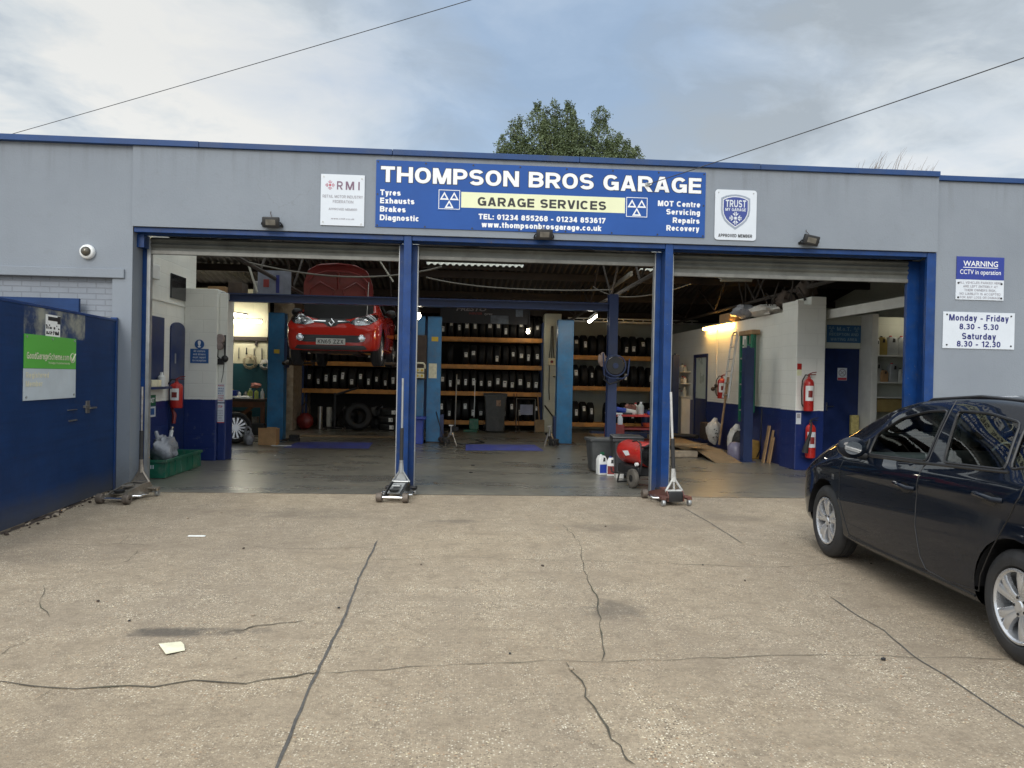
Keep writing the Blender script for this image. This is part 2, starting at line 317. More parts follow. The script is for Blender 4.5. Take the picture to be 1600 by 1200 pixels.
def floor_mat():
    m, nt, b = newmat('worn_painted_floor'); p = coord(nt, 'World')
    mp = N(nt, 'ShaderNodeMapping'); L(nt, p, mp.inputs[0]); mp.inputs['Scale'].default_value = (.45, 1.3, 1)
    n1 = noise(nt, mp.outputs[0], .9, 7, .65, .3); n2 = noise(nt, p, 5, 6, .7)
    base = RAMP(nt, n1.outputs[0], [(.35, (.130, .126, .110)), (.65, (.230, .208, .160))])
    base = MIX(nt, RAMP(nt, n2.outputs[0], [(.45, .55), (.68, 0)]), base, (.085, .084, .078))
    L(nt, base, b.inputs['Base Color'])
    L(nt, RAMP(nt, n1.outputs[0], [(.3, .20), (.7, .42)]), b.inputs['Roughness'])
    bump(nt, b, n2.outputs[0], .12, .01); return m
M['floor'] = floor_mat()
def gate_mat():
    m, nt, b = newmat('blue_gate_paint'); p = coord(nt, 'World'); s = N(nt, 'ShaderNodeSeparateXYZ'); L(nt, p, s.inputs[0])
    n = noise(nt, p, 2.2, 6, .65); n2 = noise(nt, p, 14, 6, .7)
    c = RAMP(nt, n.outputs[0], [(.3, (.003, .024, .090)), (.7, (.006, .036, .130))])
    c = MIX(nt, RAMP(nt, n2.outputs[0], [(.66, 0), (.76, .35)]), c, (.10, .13, .18))
    mpb = N(nt, 'ShaderNodeMapping'); L(nt, p, mpb.inputs[0]); mpb.inputs['Scale'].default_value = (.8, .8, 16)
    c = MIX(nt, RAMP(nt, noise(nt, mpb.outputs[0], 1.5, 4, .6).outputs[0], [(.45, 0), (.7, .45)]), c, (.003, .016, .06))
    low = RAMP(nt, MATH(nt, 'ADD', s.outputs[2], MATH(nt, 'MULTIPLY', n.outputs[0], .25)), [(.12, .75), (.42, 0)])   # splashed dirt along the bottom edge
    c = MIX(nt, low, c, (.075, .075, .07))
    # peeling / ghost of an old board near the top
    y = s.outputs[1]
    inb = MATH(nt, 'MULTIPLY', MATH(nt, 'MULTIPLY', MATH(nt, 'GREATER_THAN', s.outputs[2], 1.82), MATH(nt, 'LESS_THAN', y, -.97)), MATH(nt, 'GREATER_THAN', y, -2.35))
    pe = MATH(nt, 'MULTIPLY', inb, RAMP(nt, noise(nt, p, 3.2, 6, .65).outputs[0], [(.46, .05), (.64, .8)]))
    c = MIX(nt, pe, c, (.36, .36, .28))
    L(nt, c, b.inputs['Base Color']); b.inputs['Roughness'].default_value = .5; b.inputs['Specular IOR Level'].default_value = .25
    bump(nt, b, n2.outputs[0], .15, .008); return m
M['gate'] = gate_mat()
def paint(name, col, fl=.35):
    m, nt, b = newmat(name); co = coord(nt)
    n = noise(nt, co, 900, 2, .5); n2 = noise(nt, co, 3, 5, .6)
    c = RAMP(nt, n.outputs[0], [(.4, col), (.75, tuple(min(1, x*(1+fl)) for x in col))])
    c = MIX(nt, RAMP(nt, n2.outputs[0], [(.55, 0), (.85, .05)]), c, (.16, .15, .14))
    L(nt, c, b.inputs['Base Color']); b.inputs['Metallic'].default_value = 0; b.inputs['Roughness'].default_value = .5; b.inputs['Specular IOR Level'].default_value = .05; b.inputs['Coat IOR'].default_value = 1.36
    b.inputs['Coat Weight'].default_value = 1; b.inputs['Coat Roughness'].default_value = .025; return m
M['carblue'] = paint('dark_blue_car_paint', (.0022, .0048, .011))
M['carred'] = paint('red_car_paint', (.36, .018, .010))
M['carglass'] = glass('car_glass', (.70, .78, .74), .6)
M['lens'] = glass('clear_lens', (.85, .87, .88))
M['window'] = mat('pale_green_pane', (.55, .62, .56), .3, 0, .08, 3)  # even pale green colour of the side door pane
M['leaf'] = None

# ------------------------------------------------------------------ helpers
def tag(o, label=None, cat=None, group=None, kind=None):
    if label: o['label'] = label
    if cat: o['category'] = cat
    if group: o['group'] = group
    if kind: o['kind'] = kind
    return o
def thing(name, loc, label, cat, group=None, rz=0, rx=0, ry=0):
    o = bpy.data.objects.new(name, None); C.objects.link(o); o.empty_display_size = .1
    o.location = loc; o.rotation_euler = (rx, ry, rz)
    return tag(o, label, cat, group)
def copy_tree(o, parent=None):
    c = o.copy(); C.objects.link(c); c.parent = parent
    for ch in list(o.children): copy_tree(ch, c)
    return c
def root_loc(o):
    v = Vector((0, 0, 0))
    while o is not None: v += o.location; o = o.parent
    return v
class B:
    def __init__(s): s.bm = bmesh.new(); s.mi = 0; s.T = Matrix.Identity(4)
    def m(s, i): s.mi = i; return s
    def _f(s, vs):
        try:
            f = s.bm.faces.new(vs); f.material_index = s.mi; return f
        except ValueError: return None
    def v(s, co): return s.bm.verts.new(s.T @ Vector(co))
    def box(s, a, b, bev=0, rot=None, piv=None):
        """axis-aligned box from corner a to corner b"""
        x0, y0, z0 = (min(a[i], b[i]) for i in range(3)); x1, y1, z1 = (max(a[i], b[i]) for i in range(3))
        n0 = len(s.bm.verts)
        cs = [(x0,y0,z0),(x1,y0,z0),(x1,y1,z0),(x0,y1,z0),(x0,y0,z1),(x1,y0,z1),(x1,y1,z1),(x0,y1,z1)]
        if rot:
            pv = Vector(piv) if piv else Vector(((x0+x1)/2, (y0+y1)/2, (z0+z1)/2))
            cs = [pv + rot @ (Vector(c)-pv) for c in cs]
        vs = [s.v(c) for c in cs]
        fs = [s._f([vs[i] for i in q]) for q in ((0,3,2,1),(4,5,6,7),(0,1,5,4),(1,2,6,5),(2,3,7,6),(3,0,4,7))]
        if bev:
            es = list({e for f in fs for e in f.edges})
            r = bmesh.ops.bevel(s.bm, geom=es, offset=bev, segments=2, profile=.5, affect='EDGES')
            for f in r['faces']: f.material_index = s.mi
        return s
    def tube(s, pts, r, seg=10, cap=True, closed=False, radii=None):
        pts = [Vector(p) for p in pts]; rings = []; prev = None
        n = len(pts)
        for i, p in enumerate(pts):
            if closed: d = pts[(i+1) % n]-pts[i-1]
            else: d = (pts[min(i+1, n-1)]-pts[max(i-1, 0)])
            d.normalize()
            if prev is None:
                a = Vector((0, 0, 1)) if abs(d.z) < .9 else Vector((1, 0, 0)); u = d.cross(a).normalized()
            else:
                u = (prev - d*prev.dot(d)); u = u.normalized() if u.length > 1e-6 else d.orthogonal().normalized()
            prev = u; w = d.cross(u); rr = radii[i] if radii else r
            rings.append([s.v(p+(u*math.cos(2*PI*k/seg)+w*math.sin(2*PI*k/seg))*rr) for k in range(seg)])
        rg = range(n if closed else n-1)
        for i in rg:
            a, b = rings[i], rings[(i+1) % n]
            for k in range(seg): s._f((a[k], a[(k+1) % seg], b[(k+1) % seg], b[k]))
        if cap and not closed: s._f(rings[0][::-1]); s._f(rings[-1])
        return s
    def cyl(s, a, b, r, r2=None, seg=20): return s.tube([a, b], r, seg, radii=[r, r if r2 is None else r2])
    def lathe(s, prof, org=(0,0,0), axis='Z', seg=28, capped=False):
        """prof: (radius, height) pairs turned about the axis through org"""
        O = Vector(org); rings = []
        for (r, h) in prof:
            ring = []
            for k in range(seg):
                c, d = math.cos(2*PI*k/seg)*r, math.sin(2*PI*k/seg)*r
                q = (c, d, h) if axis == 'Z' else ((h, c, d) if axis == 'X' else (d, h, c))
                ring.append(s.v(O+Vector(q)))
            rings.append(ring)
        for i in range(len(rings)-1):
            for k in range(seg): s._f((rings[i][k], rings[i][(k+1) % seg], rings[i+1][(k+1) % seg], rings[i+1][k]))
        if capped: s._f(rings[0][::-1]); s._f(rings[-1])
        return s
    def prism(s, poly, d0, d1, axis='Y'):
        """poly in the two other axes (XZ for Y, YZ for X, XY for Z), extruded d0..d1"""
        def P(u, w, d): return (u, d, w) if axis == 'Y' else ((d, u, w) if axis == 'X' else (u, w, d))
        a = [s.v(P(u, w, d0)) for u, w in poly]; b = [s.v(P(u, w, d1)) for u, w in poly]; n = len(poly)
        s._f(a[::-1]); s._f(b)
        for i in range(n): s._f((a[i], a[(i+1) % n], b[(i+1) % n], b[i]))
        return s
    def quad(s, *c): s._f([s.v(p) for p in c]); return s
    def ball(s, c, r, seg=14, sc=(1,1,1)):
        c = Vector(c); n = seg//2; prof = []
        rings = []
        for i in range(1, n):
            t = PI*i/n; rings.append([s.v(c+Vector((math.sin(t)*math.cos(2*PI*k/seg)*r*sc[0], math.sin(t)*math.sin(2*PI*k/seg)*r*sc[1], math.cos(t)*r*sc[2]))) for k in range(seg)])
        t, b = s.v(c+Vector((0,0,r*sc[2]))), s.v(c-Vector((0,0,r*sc[2])))
        for k in range(seg):
            s._f((t, rings[0][k], rings[0][(k+1) % seg])); s._f((b, rings[-1][(k+1) % seg], rings[-1][k]))
            for i in range(n-2): s._f((rings[i][k], rings[i+1][k], rings[i+1][(k+1) % seg], rings[i][(k+1) % seg]))
        return s
    def build(s, name, mats, parent=None, world=True, smooth=None, fixn=True):
        """world: coordinates were given in world space; shift to the (unrotated) parent's space"""
        if parent is not None and world:
            off = root_loc(parent)
            bmesh.ops.translate(s.bm, verts=s.bm.verts, vec=-off)
        if fixn: bmesh.ops.recalc_face_normals(s.bm, faces=s.bm.faces)
        me = bpy.data.meshes.new(name); s.bm.to_mesh(me); s.bm.free()
        for mm in (mats if isinstance(mats, (list, tuple)) else [mats]): me.materials.append(mm)
        if smooth is not None:
            for p in me.polygons: p.use_smooth = True
            me.set_sharp_from_angle(angle=R(smooth))
        o = bpy.data.objects.new(name, me); C.objects.link(o)
        if parent is not None: o.parent = parent
        return o
def center_origin(o):
    """top-level mesh built in world space: put its origin at its base centre"""
    me = o.data; xs = [v.co for v in me.vertices]
    c = Vector(((min(v.x for v in xs)+max(v.x for v in xs))/2, (min(v.y for v in xs)+max(v.y for v in xs))/2, min(v.z for v in xs)))
    me.transform(Matrix.Translation(-c)); o.location = c; return o
def solo(b, name, mats, label, cat, group=None, smooth=None):
    return tag(center_origin(b.build(name, mats, smooth=smooth)), label, cat, group)

_fc = {}
def text_bm(s, bold=0.0, spacing=1.0):
    k = (s, bold, spacing)
    if k not in _fc:
        c = bpy.data.curves.new('t', 'FONT'); c.body = s; c.offset = bold; c.resolution_u = 3; c.space_character = spacing
        o = bpy.data.objects.new('t', c); me = bpy.data.meshes.new_from_object(o)
        vs = [(v.co.x, v.co.y) for v in me.vertices]; fs = [tuple(p.vertices) for p in me.polygons]
        bpy.data.objects.remove(o); bpy.data.meshes.remove(me); bpy.data.curves.remove(c); _fc[k] = (vs, fs)
    return _fc[k]
def letter(b, s, x, z, h, w=None, anchor='c', bold=.0, y=0.0, frame=None, ref=None, spacing=1.0):
    """adds text to builder b. cap height h, baseline z, anchored at x; optional total width w.
    frame: function (u, v, d) -> world point; default is a wall facing -Y at plane y"""
    vs, fs = text_bm(s, bold, spacing)
    if not vs: return
    rv, _ = text_bm(s, ref if ref is not None else 0.0, spacing)
    x0, x1 = min(v[0] for v in rv), max(v[0] for v in rv)
    sz = h/.70; sx = sz if w is None else w/(x1-x0)
    ox = {'l': x0, 'c': (x0+x1)/2, 'r': x1}[anchor]
    fr = frame or (lambda u, v, d: (u, y-d, v))
    idx = [b.v(fr(x+(vx-ox)*sx, z+vy*sz, 0)) for vx, vy in vs]
    for f in fs: b._f([idx[i] for i in f])

# ------------------------------------------------------------------ ground
g = B(); n = 24
def gq(x0, x1, y0, y1, z=0.0): g.quad((x0, y0, z), (x1, y0, z), (x1, y1, z), (x0, y1, z))
gq(-400, 400, -400, 600)
ground = tag(g.build('forecourt', M['ground'], fixn=False), 'worn exposed aggregate concrete forecourt in front of the garage', None, None, 'structure')
fl = B(); fl.quad((-6, -.22, .004), (10.3, -.22, .004), (10.3, 12.9, .004), (-6, 12.9, .004))
fl.quad((10.3, 3.3, .004), (14, 3.3, .004), (14, 9.9, .004), (10.3, 9.9, .004)); fl.quad((10.3, .35, .004), (14, .35, .004), (14, 3.3, .004), (10.3, 3.3, .004))
tag(fl.build('workshop_floor', M['floor'], fixn=False), 'dark worn painted workshop floor', None, None, 'structure')

def crack_strip(b, pts, w, z=.004, jag=.02, rnd=random.Random(3), wj=.6):
    P = []
    for i in range(len(pts)-1):
        a, c = Vector(pts[i]), Vector(pts[i+1]); k = max(2, int((c-a).length/.09))
        for j in range(k): P.append(a.lerp(c, j/k))
    P.append(Vector(pts[-1])); L_, R_ = [], []
    for i, p in enumerate(P):
        d = (P[min(i+1, len(P)-1)]-P[max(i-1, 0)]).normalized(); nrm = Vector((-d.y, d.x))
        q = p+nrm*rnd.uniform(-jag, jag); ww = w*(1+rnd.uniform(-wj, wj))/2
        if i in (0, len(P)-1): ww *= .3
        L_.append(b.v((q.x+nrm.x*ww, q.y+nrm.y*ww, z))); R_.append(b.v((q.x-nrm.x*ww, q.y-nrm.y*ww, z)))
    for i in range(len(P)-1): b._f((R_[i], R_[i+1], L_[i+1], L_[i]))
CR = {
    'joint1': [(3.24, -9.0), (3.23, -6.98), (3.22, -6.48), (3.21, -5.95), (3.22, -5.22), (3.19, -4.26), (3.19, -3.52), (3.19, -2.94)],
    'joint2': [(6.40, -9.0), (6.41, -6.73), (6.42, -6.47), (6.44, -6.16), (6.43, -5.89), (6.51, -5.43), (6.50, -5.14), (6.53, -4.70)],
    'joint2b': [(6.57, -0.97), (6.58, -2.01), (6.55, -3.00)],
    'crackA': [(.6, -6.0), (1.2, -6.12), (1.75, -6.14), (1.90, -6.18), (2.03, -6.22), (2.24, -6.21), (2.48, -6.20), (2.64, -6.14), (2.90, -6.18), (3.05, -6.11), (3.17, -6.06), (3.22, -6.05)],
    'crackA2': [(2.03, -6.22), (2.02, -6.35)],
    'crackB': [(3.23, -6.06), (3.42, -6.03), (3.67, -5.99), (3.93, -5.96), (4.20, -5.93), (4.37, -5.90), (4.70, -5.92), (5.03, -5.91), (5.36, -5.87), (5.73, -5.84), (5.98, -5.84), (6.40, -5.88), (7.2, -5.93), (8.6, -5.8)],
    'crackC': [(4.94, -3.69), (4.89, -4.16), (4.88, -4.67), (4.82, -5.10), (4.75, -5.58), (4.69, -5.92)],
    'crackC2': [(4.98, -2.13), (5.02, -2.61), (5.02, -3.17), (4.94, -3.69)],
    'crackD': [(4.50, -5.93), (4.52, -6.18), (4.53, -6.37), (4.55, -6.58), (4.56, -6.79), (4.59, -6.92), (4.60, -7.01)],
    'crackE': [(0.02, -3.12), (0.32, -3.09), (0.62, -3.16), (0.85, -3.20), (1.00, -3.12), (1.32, -3.19)],
    'crackE2': [(1.00, -3.12), (0.95, -2.81)],
    'crackE3': [(1.26, -3.36), (1.34, -3.70), (1.30, -3.80)],
    'crackF': [(2.03, -3.10), (2.19, -3.22), (2.42, -3.29), (2.74, -3.29), (3.06, -3.23), (3.19, -3.20)],
    'crackG': [(3.22, -3.65), (3.52, -3.64), (3.83, -3.57), (4.36, -3.63), (4.67, -3.69), (4.94, -3.69), (5.40, -3.75), (5.92, -3.81), (6.32, -3.89), (6.77, -3.84), (7.22, -3.71)],
    'crackH': [(1.07, -4.44), (1.17, -4.68), (1.31, -4.96), (1.47, -5.15)],
    'crackH2': [(1.55, -5.81), (1.54, -5.67), (1.56, -5.52)],
    'crackI': [(2.57, -5.43), (2.67, -5.39), (2.74, -5.32), (2.87, -5.28), (3.01, -5.22)],
}
jb = B(); rj = random.Random(5)
for k in ('joint1', 'joint2', 'joint2b'): crack_strip(jb, CR[k], .014 if k == 'joint1' else .009, .004, .004, rj, .22)
M['joint'] = mat('bitumen_joint', (.085, .078, .070), .9, 0, .4, 14)
jo = jb.build('expansion_joint', M['joint'], ground, fixn=False)
kb = B()
for k, p in CR.items():
    if 'joint' in k: continue
    crack_strip(kb, p, {'crackA': .010, 'crackD': .008, 'crackC': .007, 'crackI': .009}.get(k, .0045), .0045, .014, rj)
M['crack'] = mat('crack_dirt', (.075, .065, .046), .95, 0, .4, 8, dirt=(.05, .065, .02), dscale=2.5, dfac=.6)
kb.build('crack', M['crack'], ground, fixn=False)
db = B()
crack_strip(db, [(-.185, -2.78), (-.20, -2.40), (-.245, -1.87), (-.32, -1.0), (-.37, -.35)], .06, .005, .02, rj, .8)
crack_strip(db, [(-.155, -3.1), (-.185, -2.78)], .06, .005, .02, rj, .8)
for i in range(70):
    t = rj.random(); p = Vector((-.155, -3.1)).lerp(Vector((-.385, -.2)), t); x, y = p.x+rj.uniform(0, .12), p.y; r = rj.uniform(.006, .022)
    db.m(1 if rj.random() < .45 else 0).ball((x, y, .005+r*.4), r, 6, (1, rj.uniform(.7, 1.6), .6))
tag(center_origin(db.build('gate_debris', [M['grime'], M['concretebit']])), 'line of dirt and small stones along the foot of the open blue gate', 'debris', None, 'stuff')

# ------------------------------------------------------------------ the garage building
G = thing('garage_building', (4.9, 0, 0), 'long low grey rendered garage with three open bays and blue steel posts', 'building')
def wall(name, boxes, m):
    b = B()
    for a in boxes: b.box(a[0], a[1])
    return b.build(name, m, G)
wall('front_wall', [((-9, 0, 2.76), (-.21, .34, 4.30)), ((-.45, 0, 0), (-.21, .34, 2.76))], M['render'])
wall('front_wall', [((10.285, .02, 0), (15, .30, 4.265))], M['render'])
wall('fascia_wall', [((-.21, -.035, 3.298), (10.27, .20, 4.298))], M['render'])
b = B(); b.box((-9, -.03, 2.645), (-.30, .1, 2.758), .006); b.build('lintel', M['render'], G)
wall('brick_infill', [((-9, .07, 0), (-.45, .25, 2.645))], M['pbrick'])
b = B(); rr = random.Random(9)
x = -9
while x < 10.26:
    x2 = min(x+2.4, 10.268) if x+2.4 < 9.5 else 10.268
    b.box((x+.003, -.075, 4.300), (x2-.003, .42, 4.372+rr.uniform(-.002, .002)), .004); x = x2
    if x > 10.2: break
b.build('coping', M['coping'], G)
b = B(); b.box((10.272, -.02, 4.268), (12.3, .4, 4.335), .004); b.box((12.306, -.02, 4.268), (15, .4, 4.333), .004); b.build('coping', M['coping'], G)
# steel frame of the three bays
hb = B()
for x0, x1 in ((-.20, 3.155), (3.265, 6.568), (6.678, 10.15)): hb.box((x0, .004, 3.232), (x1, .13, 3.294), .004)
hb.box((-.20, .13, 3.22), (10.15, .2, 3.296)); hb.build('header_beam', M['post'], G)
for xc, w in ((3.21, .05), (6.623, .052)):
    b = B(); b.box((xc-w, -.005, 0), (xc+w, .22, 3.297), .006)
    b.box((xc-.115, .22, 0), (xc+.115, .25, 3.22)); b.box((xc-.09, .25, 0), (xc+.09, .36, 3.22))
    b.build('steel_post', M['post'], G)
    for s in (-1, 1):
        b = B(); b.box((xc+s*.117, .235, .0), (xc+s*.128, .34, 3.2)); b.box((xc+s*.09, .252, 0), (xc+s*.117, .262, 3.2)); b.build('shutter_guide', M['galv'], G)
b = B(); b.box((-.208, .30, 0), (-.145, .38, 3.22), .003); b.box((-.23, .12, 3.06), (-.12, .3, 3.225)); b.build('door_frame', M['post'], G)
b = B(); b.box((-.143, .28, 0), (-.10, .36, 3.2)); b.build('shutter_guide', M['galv'], G)
b = B(); b.box((10.155, .0, 0), (10.283, .05, 3.294), .004); b.box((10.235, .05, 0), (10.283, .30, 3.23)); b.box((10.06, .30, 0), (10.283, .36, 3.22), .004); b.build('door_frame', M['post'], G)
M['barm'] = mat('shutter_bottom_bar', (.17, .17, .155), .5, .4, .25, 6, dirt=(.07, .065, .055), dscale=3, dfac=.6)
for x0, x1, z0 in ((-.10, 3.10, 3.0), (3.33, 6.50, 3.035), (6.745, 10.06, 2.915)):
    b = B(); z = 3.22; pitch = .068; prof = []
    while z-pitch > z0+.05:
        prof += [(.30, z), (.278, z-.014), (.268, z-.030), (.278, z-.048), (.296, z-.060)]; z -= pitch
    prof += [(.30, z), (.30, z0+.052)]
    a = [b.v((x0, y, zz_)) for y, zz_ in prof]; c = [b.v((x1, y, zz_)) for y, zz_ in prof]
    for i in range(len(prof)-1): b._f((a[i], a[i+1], c[i+1], c[i]))
    s = b.build('roller_shutter', M['shutter'], G, smooth=40)
    b = B(); b.box((x0, .272, z0), (x1, .318, z0+.052), .006); b.build('bottom_bar', M['barm'], s)
    b = B(); b.cyl((x0, .46, 3.42), (x1, .46, 3.42), .16, seg=20); b.build('shutter_roll', M['shutter'], s, smooth=40)
# inside walls
wall('side_wall', [((-.90, .35, 0), (-.70, 3.80, 3.60)), ((-.9, .345, 0), (-.212, .42, 3.6))], M['int'])
b = B(); b.box((-.70, 3.25, 0), (-.155, 3.72, 2.885), .012); b.box((-.155, 3.34, 0), (-.02, 3.72, 2.83), .012); b.build('pier', M['int'], G)
wall('rear_wall', [((6.30, 12.9, 0), (14.2, 13.1, 3.26))], M['intw'])
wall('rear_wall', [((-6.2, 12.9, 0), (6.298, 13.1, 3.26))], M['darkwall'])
wall('side_wall', [((-6.2, .34, 0), (-6.0, 12.9, 4.7)), ((-6.0, 3.6, 0), (-.9, 3.8, 3.3))], M['intw'])
wall('workbench_wall', [((-6.0, 9.9, 0), (-.95, 10.1, 3.6))], M['cream'])
b = B(); b.box((-.95, 10.5, 0), (-.42, 12.9, 3.4), .01); b.build('pier', M['concretebit'], G)
b = B(); b.box((-6, 9.84, 2.30), (-.95, 9.9, 2.40), .004)
for x in (-3.2, -2.5, -1.85, -1.25): b.box((x, 9.84, 2.18), (x+.06, 9.9, 2.30))
b.build('pipe_rail', M['timber'], G)
wall('side_wall', [((9.78, 3.56, 0), (9.98, 7.9, 2.79)), ((9.78, 7.9, 2.16), (9.98, 8.98, 2.79)), ((9.78, 8.98, 0), (9.98, 12.9, 2.79))], M['int'])
b = B(); b.box((9.695, 2.92, 0), (10.20, 3.55, 2.86), .012); b.box((9.695, 2.92, 2.86), (9.80, 3.55, 2.93)); b.box((9.93, 2.92, 2.86), (10.20, 3.55, 3.0), .008); b.build('pier', M['int'], G)
b = B(); b.box((10.202, 3.40, 2.14), (11.085, 3.50, 2.72)); b.box((10.202, 3.40, 0), (10.43, 3.50, 2.14)); b.box((11.2, 3.38, 0), (14, 3.5, 2.72)); b.build('office_wall', M['intw'], G)
b = B(); b.box((11.087, 3.02, 0), (11.20, 3.50, 2.74), .004); b.build('shelf_end_panel', M['soffit'], G)
b = B(); b.box((10.29, .72, 2.635), (10.33, 3.2, 2.79), .003); b.build('fascia_board', M['soffit'], G)
wall('side_wall', [((14, .3, 0), (14.2, 12.9, 4.7))], M['intw'])
d = B(); d.box((10.434, 3.43, 0.01), (11.083, 3.47, 2.136), .003); d = d.build('reception_door', M['blue'], G)
b = B(); b.box((10.48, 3.40, 1.02), (10.50, 3.43, 1.16)); b.tube([(10.49, 3.40, 1.10), (10.49, 3.37, 1.10), (10.60, 3.365, 1.10)], .009, 8); b.build('handle', M['chrome'], d, smooth=40)
# blue doors and hatch on the left side wall
d = B(); d.box((-.698, .62, .02), (-.672, 1.5, 2.3)); d.box((-.698, 1.55, 1.27), (-.685, 2.36, 2.32), .003); d.build('serving_hatch', M['blue'], G)
b = B(); b.box((-.70, 1.2, 1.22), (-.56, 2.38, 1.255), .004); sill = b.build('hatch_sill', M['blue'], G)
b = B(); arch = [(2.62, 0.02), (3.235, .02), (3.235, 2.18)]+[(2.93+.31*math.cos(t), 2.18+.11*math.sin(t)) for t in [PI*i/10 for i in range(1, 10)]]+[(2.62, 2.18)]
b.prism(arch, -.698, -.675, 'X'); d = b.build('blue_door', M['blue'], G)
b = B(); b.box((-.675, 2.78, 1.62), (-.668, 2.83, 1.78), .002); b.build('door_plate', M['galv'], d)
b = B(); b.box((-.70, 1.4, 2.565), (-.682, 3.25, 2.59), .004); b.build('ledge', M['int'], G)
b = B(); b.box((-.698, 2.60, 2.66), (-.672, 3.24, 3.05), .006); sc_ = b.build('dark_window', M['screen'], G)
b = B(); b.box((-.70, 1.60, 2.86), (-.62, 1.98, 3.08), .01); solo(b, 'alarm_box', M['white'], 'small white box high on the left side wall by the first shutter', 'wall box')
# half glazed side door with blue frame
fr = B(); fr.box((9.765, 7.90, 0), (9.86, 7.99, 2.16)); fr.box((9.765, 8.86, 0), (9.86, 8.98, 2.16)); fr.box((9.765, 7.99, 2.08), (9.86, 8.86, 2.16)); fr = fr.build('side_door_frame', M['blue'], G)
b = B(); b.box((9.80, 7.99, 1.08), (9.83, 8.86, 2.08)); b.build('pane', M['window'], fr)
b = B(); b.box((9.79, 7.99, .01), (9.84, 8.86, 1.08)); b.build('door_panel', M['blue'], fr)
# cross beam on the pier and the navy column that carries it
b = B(); b.box((-.20, 3.40, 2.702), (6.50, 3.56, 2.722)); b.box((-.20, 3.40, 2.822), (6.50, 3.56, 2.842)); b.box((-.20, 3.46, 2.722), (6.50, 3.50, 2.822)); b.build('cross_beam', M['beamblue'], G)
b = B(); b.box((6.505, 3.38, .0), (6.665, 3.40, 3.0)); b.box((6.505, 3.54, .0), (6.665, 3.56, 3.0)); b.box((6.57, 3.40, 0), (6.60, 3.54, 3.0)); b.box((6.45, 3.33, 0), (6.72, 3.61, .012)); b.build('inner_column', M['beamblue'], G)
# corrugated roof in two slopes with a seen strip of roof lights and added unseen ones
def zroof(y): return 4.55-.169*abs(y-5.5)*(1 if y > 5.5 else .145/.169)
def corr(b, x0, x1, y0, y1, a=.025, p=.146, dz=0):
    y0 -= .05; y1 += .05; dz -= .012*(rr.random())
    n = int((x1-x0)/p*4); A = []; D = []
    for i in range(n+1):
        x = x0+(x1-x0)*i/n; z = a*math.cos(2*PI*x/p)+dz
        A.append(b.v((x, y0, zroof(y0)+z))); D.append(b.v((x, y1, zroof(y1)+z)))
    for i in range(n): b._f((A[i], A[i+1], D[i+1], D[i]))
ADDED_RLX = ((-.5, 1.5), (1.9, 3.9), (4.3, 6.3), (6.8, 8.7))  # unseen roof lights added over the bays to brighten the workshop
b = B(); corr(b, -6.2, 14.2, .2, .9); corr(b, -6.2, 14.2, 5.0, 5.5); corr(b, -6.2, 14.2, 5.5, 5.8, dz=-.004); corr(b, -6.2, 14.2, 7.3, 7.72, dz=-.004)
xs_ = [-6.2]+[v for p in ADDED_RLX for v in p]+[14.2]
for k in range(0, len(xs_), 2): corr(b, xs_[k], xs_[k+1], .9, 5.0); corr(b, xs_[k], xs_[k+1], 5.8, 7.3, dz=-.004)
corr(b, -6.2, 3.1, 7.72, 8.12); corr(b, 5.35, 8.1, 7.72, 8.12); corr(b, 9.2, 14.2, 7.72, 8.12); corr(b, -6.2, 14.2, 8.12, 13.1, dz=-.004)
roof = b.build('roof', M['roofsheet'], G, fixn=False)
m_, nt_, b_ = newmat('added_rooflight_sheet'); nt_.nodes.remove(b_)
tl = N(nt_, 'ShaderNodeBsdfTranslucent'); tl.inputs[0].default_value = (.85, .86, .82, 1); L(nt_, tl.outputs[0], nt_.nodes['Material Output'].inputs[0]); M['seen_or_added_rooflight'] = m_  # sheet of the added roof lights, bright so more daylight gets in
m_, nt_, b_ = newmat('dimmed_rooflight_sheet'); nt_.nodes.remove(b_)  # lower transmission than the added sheets, so the seen strip looks dimmer
tl = N(nt_, 'ShaderNodeBsdfTranslucent'); tl.inputs[0].default_value = (.42, .42, .36, 1); L(nt_, tl.outputs[0], nt_.nodes['Material Output'].inputs[0]); M['seen_or_added_rooflight2'] = m_
for x0, x1, ya, yb_ in [(3.1, 5.35, 7.72, 8.12), (8.1, 9.2, 7.72, 8.12)]+[(a, c, .9, 5.0) for a, c in ADDED_RLX]+[(a, c, 5.8, 7.3) for a, c in ADDED_RLX]:
    b = B(); corr(b, x0, x1, ya, yb_, dz=.016); b.build('seen_or_added_rooflight', M['seen_or_added_rooflight2' if ya > 7.5 else 'seen_or_added_rooflight'], roof)  # only the narrow strip is seen, the wide ones are added for daylight
for x0, x1 in ((3.0, 5.45), (8.0, 9.3)):
    for y in (7.70, 8.15):
        b = B(); b.box((x0, y-.015, zroof(y)-.075), (x1, y+.015, zroof(y)+.03)); b.build('rooflight_trim', M['timber'], roof)
for y in (1.5, 3.0, 4.4, 6.7, 8.45, 10.2, 11.9):
    b = B(); b.box((-6, y-.04, zroof(y)-.20), (14, y+.04, zroof(y)-.035)); b.build('purlin', M['timber'], G)
for x in (.6, 6.95, 9.95):     # lattice trusses along the depth of the building
    b = B(); b.tube([(x, .4, 3.2), (x, 12.8, 3.12)], .035, 6)
    for y0, y1 in ((.6, 1.8), (3.0, 1.8), (3.0, 4.2), (5.5, 4.2), (5.5, 6.8), (8.0, 6.8), (8.0, 9.2), (10.4, 9.2), (10.4, 11.6)):
        b.tube([(x, y0, 3.19), (x, y1, zroof(y1)-.1)], .022, 6)
    b.build('roof_truss', M['timber'], G)
b = B()
